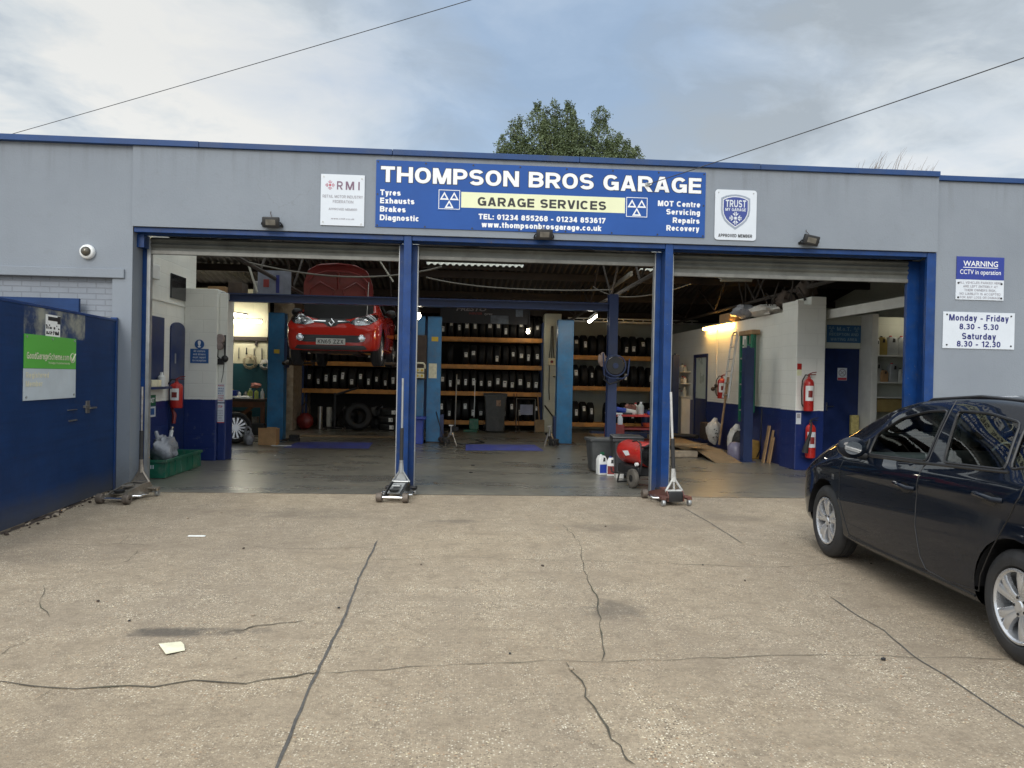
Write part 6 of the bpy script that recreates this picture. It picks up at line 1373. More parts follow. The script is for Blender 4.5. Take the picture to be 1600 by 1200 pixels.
# junk on top of the right side wall
JK = [((9.8, 4.6, 2.83), (.20, .62, .10), 'sack', 'long pale bundle lying on top of the right side wall', 41), ((9.8, 5.6, 2.88), (.22, .45, .13), 'bag', 'grey wrapped bundle on top of the right side wall, left end', 43), ((9.95, 3.95, 2.92), (.18, .25, .18), 'grime', 'dark heap of scrap on top of the right side wall by the pier', 47), ((10.0, 3.25, 3.08), (.16, .18, .16), 'grime', 'dark lump of scrap on top of the right pier', 49)]
for c, s, m, lab, sd_ in JK:
    b = B(); lumpy(b, (c[0], c[1], c[2]+s[2]*.6), 1.0, s, sd_, .3, 18); solo(b, 'bundle', M[m], lab, 'bundle', smooth=60)
b = B(); b.box((9.72, 6.4, 2.80), (9.98, 7.0, 3.0), .01); solo(b, 'stored_carton', M['card'], 'brown carton on top of the right side wall behind the warm light', 'box')
b = B(); rs = random.Random(77)
for k in range(14): x, y, z = 9.9+rs.uniform(-.2, .2), rs.uniform(3.0, 4.4), 2.95; b.tube([(x, y, z), (x+rs.uniform(-.2, .2), y+rs.uniform(-.2, .2), z+rs.uniform(.2, .55))], .012, 5)
solo(b, 'scrap_pipes', M['timber'], 'tangle of dark pipes and rods above the right pier', 'scrap')
# shelves of oil by the office door
OS = thing('oil_shelf', (11.7, 3.2, 1.29), 'white wall shelves beside the dark blue office door', 'shelf')
for z in (2.0, 1.53, 1.27):
    b = B(); b.box((11.2, 3.03, z), (12.4, 3.38, z+.022), .003); b.build('board', M['soffit'], OS)
M['oilgold'] = mat('gold_oil_bottle', (.26, .20, .06), .4, .1); M['oilsilver'] = mat('silver_oil_bottle', (.34, .36, .36), .4, .15); M['oilwhite'] = mat('white_oil_bottle', (.55, .56, .52), .45)
for z, items in ((2.023, (('oilwhite', 'black', 11.25, .30, .12), ('oilgold', 'black', 11.36, .34, .15), ('oilsilver', 'red', 11.53, .35, .19), ('oilsilver', 'red', 11.73, .35, .19), ('oilwhite', 'red', 11.90, .34, .16))), (1.553, (('oilwhite', 'red', 11.27, .36, .13), ('card', 'black', 11.39, .22, .15), ('oilsilver', 'red', 11.56, .34, .17), ('oilwhite', 'black', 11.72, .25, .15), ('oilgold', 'yellow', 11.87, .30, .15)))):
    for k, (m, c, x, h, w) in enumerate(items):
        nm = {'oilwhite': 'white', 'oilgold': 'gold', 'oilsilver': 'silver', 'card': 'brown'}[m]; sh = 'top' if z > 1.9 else 'middle'
        pos = ('leftmost', 'second from left', 'third from left', 'fourth from left', 'rightmost')[k]
        oilbottle(x, 3.17, z, h, w, M[m], M[c], f'{nm} oil bottle, {pos} on the {sh} office shelf', rs.uniform(-.25, .25), w*.6)
b = B(); b.box((11.25, 3.1, 1.02), (11.75, 3.36, 1.26), .02); solo(b, 'yellow_crate', mat('ochre_crate', (.30, .22, .08), .6), 'ochre crate under the lowest office shelf', 'crate')
b = B(); b.lathe([(.03, 0), (.05, .12), (.16, .26), (.17, .30), (.15, .30)], (11.65, 2.7, .72), seg=18); b.cyl((11.65, 2.7, .004), (11.65, 2.7, .74), .03, seg=10); solo(b, 'oil_funnel', M['black'], 'black oil funnel on a stand under the office shelves', 'funnel', smooth=40)
b = B(); b.box((10.90, 3.30, .60), (11.04, 3.38, .95), .01); solo(b, 'paper_dispenser', mat('ochre_dispenser', (.42, .36, .14), .6, 0, .4, 20), 'ochre perforated dispenser on the blue office door edge', 'dispenser')
b = B(); lumpy(b, (11.75, 2.5, 1.0), .2, (1, .7, .8), 23, .2); solo(b, 'dark_jacket', mat('dark_cloth', (.03, .022, .022), .9), 'dark jacket hanging by the office shelves behind the blue car', 'jacket', smooth=60)
# litter on the forecourt
b = B(); vs = [b.v(p) for p in ((2.285, -5.635, .008), (2.386, -5.80, .010), (2.461, -5.735, .006), (2.43, -5.66, .012), (2.392, -5.60, .008), (2.37, -5.70, .016))]
for q in ((0, 1, 5), (1, 2, 5), (2, 3, 5), (3, 4, 5), (4, 0, 5)): b._f([vs[i] for i in q])
solo(b, 'litter_paper', M['cream_paper'], 'crumpled cream square of paper lying on the concrete', 'litter')
b = B(); b.box((1.48, -2.83, .005), (1.63, -2.80, .012)); solo(b, 'white_scrap', M['paper'], 'small white strip lying on the concrete near the left bay', 'litter')

# ------------------------------------------------------------------ trees behind the garage
def leaf_mat(name, a, c):
    m, nt, b = newmat(name); n = noise(nt, coord(nt), .8, 4, .6); i = N(nt, 'ShaderNodeObjectInfo')
    n2 = noise(nt, coord(nt), 4, 3, .6)
    col = RAMP(nt, MATH(nt, 'ADD', MATH(nt, 'MULTIPLY', n.outputs[0], .6), MATH(nt, 'MULTIPLY', n2.outputs[0], .4)), [(.38, a), (.62, c)])
    L(nt, col, b.inputs['Base Color']); b.inputs['Roughness'].default_value = .6
    b.inputs['Subsurface Weight'].default_value = 0; return m
M['leaf'] = leaf_mat('evergreen_leaf', (.040, .062, .022), (.115, .150, .060)); M['bark'] = mat('bark', (.06, .045, .032), .9, 0, .3, 6, .4, 20)
TR = thing('tree', (9.3, 30.5, 0), 'dark evergreen tree with several pointed tops rising behind the roof', 'tree')
rt = random.Random(42)
tk = B(); tk.tube([(9.3, 30.5, 0), (9.35, 30.5, 4), (9.3, 30.6, 9), (9.3, 30.5, 13.5)], .3, 10, radii=[.42, .34, .24, .08])
spires = [(5.92, 30, 14.05, .55), (6.5, 30, 14.95, .5), (6.85, 30.4, 15.25, .42), (7.72, 30, 15.85, .72), (8.2, 30.5, 15.9, .36), (8.62, 30, 16.0, .5), (9.3, 30, 16.0, .6), (9.62, 30.4, 15.95, .45), (10.15, 30.5, 15.15, .34), (11.06, 30, 15.75, .78), (12.05, 30, 14.45, .55), (12.55, 30.3, 14.2, .6), (13.0, 30, 13.75, .55), (7.0, 29.6, 13.9, .95), (8.3, 29.3, 14.7, 1.15), (9.5, 29.2, 14.6, 1.15), (10.5, 29.5, 14.1, 1.0), (11.6, 29.5, 14.0, .95), (12.5, 29.7, 13.6, .8), (6.2, 29.8, 13.5, .75), (5.6, 30, 13.2, .5)]
lb = B()
for (x, y, zt, r) in spires:
    tk.tube([(9.3+(x-9.3)*.2, 30.5, 7.5), (x*.6+9.3*.4, y, 10), (x, y, zt-.5)], .06, 6, radii=[.14, .09, .02])
    H_ = 4.6; r *= 1.30; n = int(5200*(r/.8)**1.3)
    for i in range(n):
        t = rt.random()**.75; z = zt-t*H_; rad = r*min(1.0, .26+1.7*t)*(.78+.3*math.sin(z*5.3+x*3)+.14*math.sin(z*11+y*7))
        a = rt.uniform(0, 2*PI); q = rad*(.35+.7*math.sqrt(rt.random())); s = rt.uniform(.035, .085)
        if rt.random() < .16: q *= rt.uniform(1.1, 1.4)
        c = Vector((x+q*math.cos(a), y+q*math.sin(a), z+rt.uniform(-.1, .1)))
        u = Vector((rt.uniform(-1, 1), rt.uniform(-1, 1), rt.uniform(-.5, 1))).normalized(); w = u.orthogonal().normalized(); w.rotate(Matrix.Rotation(rt.uniform(0, 6.28), 3, u))
        lb.quad(c-w*s*.45, c+u*s*.2-w*s*.1+w*s*.5, c+u*s*1.6, c+u*s*.6-w*s*.5)
lb.build('crown', M['leaf'], TR, fixn=False); tk.build('trunk', M['bark'], TR, smooth=60)
BT = thing('tree', (24, 25.3, 0), 'leafless tree whose thin bare twigs show above the right end of the roof', 'tree')
tk = B(); tk.tube([(24, 25.3, 0), (24, 25.3, 5), (24, 25.4, 9)], .2, 8, radii=[.26, .2, .1]); tw = B()
for k in range(34):
    x = rt.uniform(22.0, 26.3); h = 12.75-abs(x-24.0)*.35-rt.uniform(0, .75); y = 25+rt.uniform(-.6, .6)
    p0 = Vector((24+(x-24)*.25, 25.3, 9)); p1 = Vector((x-.25, y, 10.9)); p2 = Vector((x+.12, y, h-.4)); p3 = Vector((x+.34+rt.uniform(-.1, .1), y, h))
    tw.tube([p0, p1, p2, p3], .02, 5, radii=[.05, .018, .007, .003])
    for j in range(3):
        t = rt.uniform(.2, .9); q = p1.lerp(p2, t); tw.tube([q, q+Vector((rt.uniform(-.05, .35), rt.uniform(-.2, .2), rt.uniform(.3, .6)))], .007, 4, radii=[.005, .002])
tw.build('crown', mat('pale_twigs', (.16, .12, .09), .9, 0, .2, 4), BT); tk.build('trunk', M['bark'], BT, smooth=60)

# ------------------------------------------------------------------ more workshop clutter
rk = random.Random(91)
ST_ = thing('stored_poster', (.62, 3.9, 2.86), 'pale poster panel with dark red print standing on the cross beam, left end', 'poster')
b = B(); b.box((.30, 4.0, 2.86), (.88, 4.02, 3.32)); b.build('panel', mat('poster_pale', (.15, .16, .20), .6, 0, .3, 5), ST_)
b = B(); b.box((.40, 3.995, 3.02), (.50, 4.0, 3.16)); b.build('print', M['dred'], ST_)
b = B(); b.box((.62, 3.995, 2.92), (.68, 4.0, 3.24)); b.build('print', M['letnavy'], ST_)
for k, (x, y, z, sx, sy, sz, m, lab) in enumerate(((-.55, 4.6, 2.9, .32, .3, .16, 'card', 'flat carton stored above the left pier'), (-.15, 4.4, 2.9, .25, .4, .22, 'grime', 'dark crate stored above the left pier'), (.15, 4.8, 2.95, .2, .3, .25, 'steel', 'dull metal box stored beside the pale poster panel'))):
    b = B(); b.box((x-sx/2, y-sy/2, z), (x+sx/2, y+sy/2, z+sz), .01); solo(b, 'stored_box', M[m], lab, 'box')
b = B(); b.box((-1.0, 4.1, 2.86), (.45, 5.2, 2.895)); solo(b, 'storage_board', M['timber'], 'dark storage board laid above the left pier', 'board')
for x, y0, z0, x1, z1, lab in ((.35, 3.2, 3.3, .50, 2.85, 'cream rod slanting under the roof above the left pier'), (2.2, 5.0, 3.9, 2.6, 3.3, 'thin pipe slanting under the roof behind the red bonnet')):
    b = B(); b.tube([(x, y0, z0), (x1, y0, z1)], .018, 6); solo(b, 'roof_rod', M['unlit'], lab, 'rod', smooth=60)
# tools on the wall and bench
for k in range(9):
    x = -2.6+k*.19; h = rk.uniform(.12, .28)
    b = B(); b.box((x-.012, 9.86, 2.12-h), (x+.012, 9.88, 2.12), .003); b.ball((x, 9.87, 2.12-h), .025, 8, (1, .5, 1)); solo(b, 'hand_tool', M[rk.choice(('steel', 'black', 'grime'))], 'hand tool hanging in the row under the wall rail above the workbench', 'tool', 'row of hanging hand tools')
for x, y, s, m, lab in ((-2.3, 9.1, .16, 'steel', 'metal parts tin far left on the workbench'), (-1.55, 9.45, .14, 'red', 'red tin at the back of the workbench'), (-1.2, 9.5, .18, 'bluebox', 'blue tin at the back of the workbench'), (-.95, 9.5, .12, 'yellow', 'yellow tin at the back of the workbench')):
    b = B(); b.cyl((x, y, .86), (x, y, .86+s), s*.35, seg=14); solo(b, 'tin', M[m], lab, 'tin', smooth=40)
b = B(); b.box((-1.7, 9.0, .22), (-1.2, 9.5, .55), .02); solo(b, 'storage_crate', M['grime'], 'dark crate on the lower shelf of the workbench', 'crate')
b = B(); b.box((-1.05, 8.7, .004), (-.72, 9.05, .28), .02); solo(b, 'storage_crate', M['bin2'], 'charcoal crate on the floor under the right end of the workbench', 'crate')
# round the lifts
for x, y, lab in ((.30, 7.3, 'rubber block stack at the foot of the left lift column'), (3.62, 7.2, 'rubber block stack beside the column behind the middle blue post'), (6.05, 7.15, 'rubber block stack at the foot of the right lift column')):
    b = B()
    for k in range(2): b.box((x-.11+.01*k, y-.09, .004+.07*k), (x+.11-.015*k, y+.09, .07+.07*k), .008)
    solo(b, 'rubber_block', M['rubber'], lab, 'block')
for x, y, lab in ((3.75, 6.75, 'grey axle stand beside the column behind the middle blue post'), (5.92, 6.9, 'grey axle stand beside the right lift column')):
    b = B()
    for sx, sy in ((-1, -1), (1, -1), (1, 1), (-1, 1)): b.tube([(x+.12*sx, y+.12*sy, .004), (x+.03*sx, y+.03*sy, .28)], .014, 6)
    b.tube([(x, y, .22), (x, y, .42)], .022, 8); b.box((x-.05, y-.025, .42), (x+.05, y+.025, .45), .004); solo(b, 'axle_stand', M['steel'], lab, 'stand', smooth=50)
b = B(); b.tube([(3.4, 7.35, .7), (3.6, 7.2, .05), (4.0, 6.9, .02), (4.5, 7.4, .02), (4.3, 8.2, .02)], .012, 6); solo(b, 'air_line', M['black'], 'black air line trailing on the floor of the middle bay', 'hose', smooth=60)
b = B(); b.tube([(2.5, 4.9, 4.0), (2.55, 5.2, 3.0), (2.72, 6.6, 2.3), (2.80, 7.3, 1.9)], .014, 6); solo(b, 'hanging_cable', M['black'], 'black cable looping down to the hidden column of the left lift', 'cable', smooth=60)
for x, lab in ((.95, 'dark drum on the floor left of the big loose tyre'), (2.55, 'dark drum under the right end of the left rack')):
    b = B(); b.lathe([(0, 0), (.19, 0), (.19, .16), (.195, .17), (.19, .18), (.19, .36), (.195, .37), (.19, .38), (.19, .52), (0, .52)], (x, 11.35, .006), seg=20); solo(b, 'oil_drum', M['jackblack'], lab, 'drum', smooth=30)
# right bay
b = B(); b.lathe([(0, 0), (.19, 0), (.19, .02), (.17, .03), (.17, .05)], (9.0, 10.6, .004), seg=18); b.cyl((9.0, 10.6, .05), (9.0, 10.6, .7), .14, seg=18); solo(b, 'waste_drum', M['beamblue'], 'navy drum in the far right corner behind the ramp', 'drum', smooth=40)
b = B(); b.tube([(9.72, 4.45, 1.0), (9.70, 4.42, .55), (9.72, 4.5, .2), (9.70, 4.6, .05)], .012, 6); solo(b, 'wall_cable', M['black'], 'black cable hanging on the blue right wall behind the planks', 'cable', smooth=60)
b = B(); b.box((9.55, 7.3, .16), (9.75, 7.7, .55), .02); solo(b, 'tool_box', M['grime'], 'dark tool box on the ramp by the right side wall', 'box')
for k in range(16):
    x, y = rk.uniform(.2, 9.0), rk.uniform(.4, 5.0)
    if 5.8 < x < 7 and y < 3: continue
    b = B(); s = rk.uniform(.012, .03); b.box((x-s, y-s*.6, .005), (x+s, y+s*.6, .005+s*.4), 0, Matrix.Rotation(rk.uniform(0, 3), 3, 'Z')); solo(b, 'floor_scrap', M[rk.choice(('paper', 'grime', 'black', 'rust'))], 'tiny scrap lying on the dark workshop floor', 'scrap', 'scraps on the workshop floor')
for k in range(22):
    x, y = rk.uniform(-.0, 7.5), rk.uniform(-7.2, -.8)
    b = B(); s = rk.uniform(.006, .018); b.ball((x, y, .004+s*.3), s, 6, (1, rk.uniform(.6, 1.8), .5)); solo(b, 'stone_chip', M[rk.choice(('black', 'grime', 'concretebit'))], 'tiny dark chip lying on the concrete forecourt', 'stone', 'stone chips on the forecourt')
for k, (x, y, z, s, lab) in enumerate(((.35, 11.5, .22, (.22, .16, .24), 'dark heap of engine parts under the left rack beside the red can'), (.95, 11.6, .30, (.25, .14, .32), 'dark engine block under the left rack behind the big loose tyre'), (1.65, 11.7, .30, (.22, .14, .32), 'dark heap of parts under the left rack right of the big loose tyre'), (2.45, 11.0, .2, (.2, .2, .22), 'dark sack of rags at the right end under the left rack'))):
    b = B(); lumpy(b, (x, y, z), 1.0, s, 51+k, .35, 18); solo(b, 'scrap_heap', M['jackblack'], lab, 'scrap', smooth=45)
for k in range(12):
    x, z = -2.9+k*.17, .22; h = rk.uniform(.1, .3)
    b = B(); b.box((x-.06, 9.05, z), (x+.06, 9.3, z+h), .008); solo(b, 'shelf_box', M[rk.choice(('grime', 'black', 'bluebox', 'steel', 'card'))], 'small box in the row on the lower shelf of the workbench', 'box', 'boxes on the lower shelf of the workbench')

# ------------------------------------------------------------------ cars (local frame: x right, y forward, z up)
def hermite(xs, ys, x):
    if x <= xs[0]: return ys[0]
    if x >= xs[-1]: return ys[-1]
    i = max(k for k in range(len(xs)-1) if xs[k] <= x)
    def sl(k):
        if k == 0: return (ys[1]-ys[0])/(xs[1]-xs[0])
        if k == len(xs)-1: return (ys[-1]-ys[-2])/(xs[-1]-xs[-2])
        a = (ys[k]-ys[k-1])/(xs[k]-xs[k-1]); c = (ys[k+1]-ys[k])/(xs[k+1]-xs[k])
        return 0 if a*c <= 0 else 2*a*c/(a+c)
    h = xs[i+1]-xs[i]; t = (x-xs[i])/h; m0, m1 = sl(i)*h, sl(i+1)*h
    return (2*t**3-3*t*t+1)*ys[i]+(t**3-2*t*t+t)*m0+(-2*t**3+3*t*t)*ys[i+1]+(t**3-t*t)*m1
def section(p):
    zu, hw, zb, wb, ze, we, zt = p
    zu2 = min(zu+.07, (zu+zb)/2)
    h = zb-zu
    ctl = [(0, zu), (hw*.82, zu), (hw*.955, zu+h*.06), (hw*.985, zu+h*.22), (hw, zu+h*.48), (hw*.990, zu+h*.74), (hw*.997, zu+h*.835), (hw*.5+wb*.5+.004, zb-h*.075), (wb, zb),
           (wb+(we-wb)*.5+.006, zb+(ze-zb)*.5), (we+.008, ze-(ze-zb)*.06), (we-.035, ze+(zt-ze)*.42), (we*.66, ze+(zt-ze)*.86), (we*.33, zt-(zt-ze)*.03), (0, zt)]
    out = []; n = len(ctl); sub = [2, 3, 3, 3, 3, 3, 3, 3, 5, 5, 3, 3, 3, 3]
    for i in range(n-1):
        p0, p1, p2, p3 = ctl[max(i-1, 0)], ctl[i], ctl[i+1], ctl[min(i+2, n-1)]
        for k in range(sub[i]):
            t = k/sub[i]; q = []
            for d in (0, 1):
                a, b_, c, e = p0[d], p1[d], p2[d], p3[d]
                q.append(.5*(2*b_+(c-a)*t*.8/1.0*1.0+(2*a-5*b_+4*c-e)*t*t*.8+(-a+3*b_-3*c+e)*t**3*.8)+.0 if False else ((2*t**3-3*t*t+1)*b_+(t**3-2*t*t+t)*(c-a)*.38+(-2*t**3+3*t*t)*c+(t**3-t*t)*(e-b_)*.38))
            out.append((max(q[0], 0), q[1]))
    out.append(ctl[-1]); return out
def loft(st, step=.045):
    ys = [s[0] for s in st]; bm = bmesh.new(); rings = []
    pos = []; y = ys[0]
    while y < ys[-1]-1e-6:
        d = min(y-ys[0], ys[-1]-y); pos.append(y); y += step*(.35 if d < .25 else 1)
    pos.append(ys[-1])
    for y in pos:
        p = [hermite(ys, [s[k] for s in st], y) for k in range(1, 8)]; half = section(p)
        full = half+[(-x, z) for x, z in half[-2:0:-1]]
        rings.append([bm.verts.new((x, y, z)) for x, z in full])
    n = len(rings[0])
    for a, c in zip(rings, rings[1:]):
        for k in range(n): bm.faces.new((a[k], a[(k+1) % n], c[(k+1) % n], c[k]))
    bm.faces.new(rings[0][::-1]); bm.faces.new(rings[-1])
    bmesh.ops.recalc_face_normals(bm, faces=bm.faces); return bm
def inside(poly, u, v):
    r = False; n = len(poly)
    for i in range(n):
        (x1, y1), (x2, y2) = poly[i], poly[(i+1) % n]
        if (y1 > v) != (y2 > v) and u < (x2-x1)*(v-y1)/(y2-y1)+x1: r = not r
    return r
def cut(bm, poly, ax, sel):
    """cut the polygon (in the plane across axis ax) out of the faces chosen by sel; returns them as new builder"""
    i, j = {'X': (1, 2), 'Y': (0, 2), 'Z': (0, 1)}[ax]
    us, vs = [p[0] for p in poly], [p[1] for p in poly]; m = .03
    def box(c): return min(us)-m < c[i] < max(us)+m and min(vs)-m < c[j] < max(vs)+m
    def touching(f):
        a = [v.co for v in f.verts]
        return max(c[i] for c in a) > min(us)-.002 and min(c[i] for c in a) < max(us)+.002 and max(c[j] for c in a) > min(vs)-.002 and min(c[j] for c in a) < max(vs)+.002
    n = len(poly)
    for k in range(n):
        p, q = poly[k], poly[(k+1) % n]; no = Vector((0, 0, 0)); no[i] = q[1]-p[1]; no[j] = -(q[0]-p[0])
        if no.length < 1e-6: continue
        co = Vector((0, 0, 0)); co[i], co[j] = p
        fs = [f for f in bm.faces if touching(f) and sel(f)]
        g = fs+list({e for f in fs for e in f.edges})+list({v for f in fs for v in f.verts})
        bmesh.ops.bisect_plane(bm, geom=g, plane_co=co, plane_no=no.normalized(), dist=1e-5)
    out = B(); dead = []; mp = {}
    for f in bm.faces:
        c = f.calc_center_median()
        if sel(f) and inside(poly, c[i], c[j]):
            vv = []
            for v in f.verts:
                if v not in mp: mp[v] = out.bm.verts.new(v.co)
                vv.append(mp[v])
            out.bm.faces.new(vv); dead.append(f)
    bmesh.ops.delete(bm, geom=dead, context='FACES'); return out
def offset(b, d):
    b.bm.normal_update()
    for v in b.bm.verts: v.co += v.normal*d
    return b
def rim_strip(bvh, path, ax, side, r, b):
    pts = []
    for (u, v) in path:
        if ax == 'X': h = bvh.ray_cast(Vector((2*side, u, v)), Vector((-side, 0, 0)))
        elif ax == 'Y': h = bvh.ray_cast(Vector((u, 4*side, v)), Vector((0, -side, 0)))
        else: h = bvh.ray_cast(Vector((u, v, 3)), Vector((0, 0, -1)))
        if h[0] is not None: pts.append(h[0])
    if len(pts) > 1: b.tube(pts, r, 6)
def dense(path, step=.04, close=False):
    out = []; P = list(path)+([path[0]] if close else [])
    for a, c in zip(P, P[1:]):
        k = max(1, int(math.hypot(c[0]-a[0], c[1]-a[1])/step)); out += [(a[0]+(c[0]-a[0])*t/k, a[1]+(c[1]-a[1])*t/k) for t in range(k)]
    return out+[P[-1]]
def decal(bvh, poly, ax, side, off, step=.03, rd=0):
    b = B(); bm = b.bm
    mk = lambda u, v: (0, u, v) if ax == 'X' else ((u, 0, v) if ax == 'Y' else (u, v, 0))
    bm.faces.new([bm.verts.new(mk(u, v)) for u, v in poly])
    us, vs = [p[0] for p in poly], [p[1] for p in poly]
    for lo, hi, no in ((min(us), max(us), mk(1, 0)), (min(vs), max(vs), mk(0, 1))):
        k = int((hi-lo)/step)
        for t in range(1, k+1):
            p = lo+(hi-lo)*t/(k+1)
            bmesh.ops.bisect_plane(bm, geom=list(bm.verts)+list(bm.edges)+list(bm.faces), plane_co=Vector(no)*p, plane_no=no, dist=1e-6)
    bad = []
    for v in bm.verts:
        if ax == 'X': h = bvh.ray_cast(Vector((2*side, v.co.y, v.co.z)), Vector((-side, 0, 0)))
        elif ax == 'Y': h = bvh.ray_cast(Vector((v.co.x, 4*side, v.co.z)), Vector((0, -side, 0)))
        else: h = bvh.ray_cast(Vector((v.co.x, v.co.y, 3)), Vector((0, 0, -1)))
        if h[0] is None: bad.append(v)
        else:
            nrm = h[1]
            if (ax == 'X' and nrm.x*side < 0) or (ax == 'Y' and nrm.y*side < 0) or (ax == 'Z' and nrm.z < 0): nrm = -nrm
            v.co = h[0]+nrm*off
    bmesh.ops.delete(bm, geom=bad, context='VERTS')
    return b
def circ(cx, cy, r, n=28, r2=None): return [(cx+r*math.cos(2*PI*k/n), cy+(r2 or r)*math.sin(2*PI*k/n)) for k in range(n)]
def roundpoly(poly, r=.04, k=3):
    out = []; n = len(poly)
    for i in range(n):
        p, a, c = Vector(poly[i]), Vector(poly[i-1]), Vector(poly[(i+1) % n]); d1, d2 = (a-p), (c-p); rr = min(r, d1.length*.4, d2.length*.4)
        s, e = p+d1.normalized()*rr, p+d2.normalized()*rr
        for t in range(k+1): t /= k; q = s*(1-t)**2+p*2*t*(1-t)+e*t*t; out.append((q.x, q.y))
    return out
def car_wheel(root, x, y, z, side, r, w, rimr, spokes, rz=0, ph=.3):
    b = B(); h = w/2
    b.lathe([(rimr, -h*.8), (rimr+.012, -h*.98), (rimr+.05, -h*1.06), (r-.04, -h*1.0), (r-.012, -h*.86), (r, -h*.7), (r, -h*.3), (r-.008, -h*.28), (r-.008, -h*.2), (r, -h*.18), (r, h*.18), (r-.008, h*.2), (r-.008, h*.28), (r, h*.3), (r, h*.7), (r-.012, h*.86), (r-.04, h*1.0), (rimr+.05, h*1.06), (rimr+.012, h*.98), (rimr, h*.8), (rimr-.01, h*.3), (rimr-.02, -h*.6), (rimr, -h*.8)], (0, 0, 0), 'X', 44)
    Wl = b.build('wheel', M['cartyre'], root, world=False, smooth=40); Wl.location = (x, y, z); Wl.rotation_euler = (0, 0, rz)
    b = B(); s = side; xf = s*h*.78
    b.lathe([(rimr-.002, s*h*.95), (rimr-.012, s*h*.97), (rimr-.022, s*h*.88), (rimr-.028, s*h*.2), (rimr-.04, -s*h*.5)], (0, 0, 0), 'X', 44)
    def spoke(a, w0, w1, r0, r1, dx0=0., dx1=0., da=0.):
        u0 = Vector((0, math.cos(a), math.sin(a))); n0 = Vector((0, -math.sin(a), math.cos(a))); a1 = a+da; u1 = Vector((0, math.cos(a1), math.sin(a1))); n1 = Vector((0, -math.sin(a1), math.cos(a1)))
        X = Vector((1, 0, 0)); rows = []
        for t in (0, .35, .7, 1):
            u = (u0*(1-t)+u1*t); n_ = (n0*(1-t)+n1*t); rr = r0+(r1-r0)*t; ww = w0+(w1-w0)*t; xx = xf+s*(dx0+(dx1-dx0)*t+.012*math.sin(PI*t))
            rows.append([b.v(u*rr+n_*ww*q+X*(xx-s*dz)) for q, dz in ((-1, .030), (-1, .006), (-.6, 0), (.6, 0), (1, .006), (1, .030))])
        for A, D in zip(rows, rows[1:]):
            for q in range(5): b._f((A[q], A[q+1], D[q+1], D[q]))
    if spokes == 'pairs':
        for k in range(5):
            a = ph+2*PI*k/5
            spoke(a-.09, .022, .030, .03, rimr-.012, -.008, .008, -.13); spoke(a+.09, .022, .030, .03, rimr-.012, -.008, .008, .13)
    else:
        for k in range(8): spoke(ph+2*PI*k/8, .022, .03, .03, rimr-.012)
    b.lathe([(0, xf+s*.006), (.026, xf+s*.006), (.032, xf), (.062, xf-s*.004), (.07, xf-s*.03)], (0, 0, 0), 'X', 24)
    rm_ = b.build('rim', M['rim'], Wl, world=False, smooth=35)
    b = B()
    for k in range(5): a = ph+.63+2*PI*k/5; b.cyl((xf-s*.01, .047*math.cos(a), .047*math.sin(a)), (xf+s*.003, .047*math.cos(a), .047*math.sin(a)), .008, seg=8)
    b.build('wheel_nut', M['black'], rm_, world=False)
    b = B(); b.lathe([(.0, s*h*.05), (.125, s*h*.05), (.125, -s*h*.1), (0, -s*h*.1)], (0, 0, 0), 'X', 28); b.build('brake_disc', M['steel'], Wl, world=False, smooth=40)
    b = B(); b.lathe([(0, -s*h*.15), (rimr-.03, -s*h*.15)], (0, 0, 0), 'X', 28); b.build('wheel_back', M['black'], Wl, world=False)
    return Wl
M['cartyre'] = mat('car_tyre', (.020, .020, .021), .68, 0, .25, 16, .15, 80, dirt=(.07, .06, .05), dscale=5, dfac=.3)
M['trim'] = mat('black_trim', (.012, .012, .013), .4, 0, .2, 6)
M['seat'] = mat('seat_cloth', (.07, .07, .072), .85, 0, .3, 20)
M['dash'] = mat('dashboard', (.06, .06, .062), .6, 0, .2, 8)
M['lampglass'] = mat('lamp_chrome', (.42, .43, .44), .12, .85, .25, 14)
M['lampred'] = mat('tail_lamp_red', (.30, .012, .012), .15, 0, .2, 10, coat=.6)

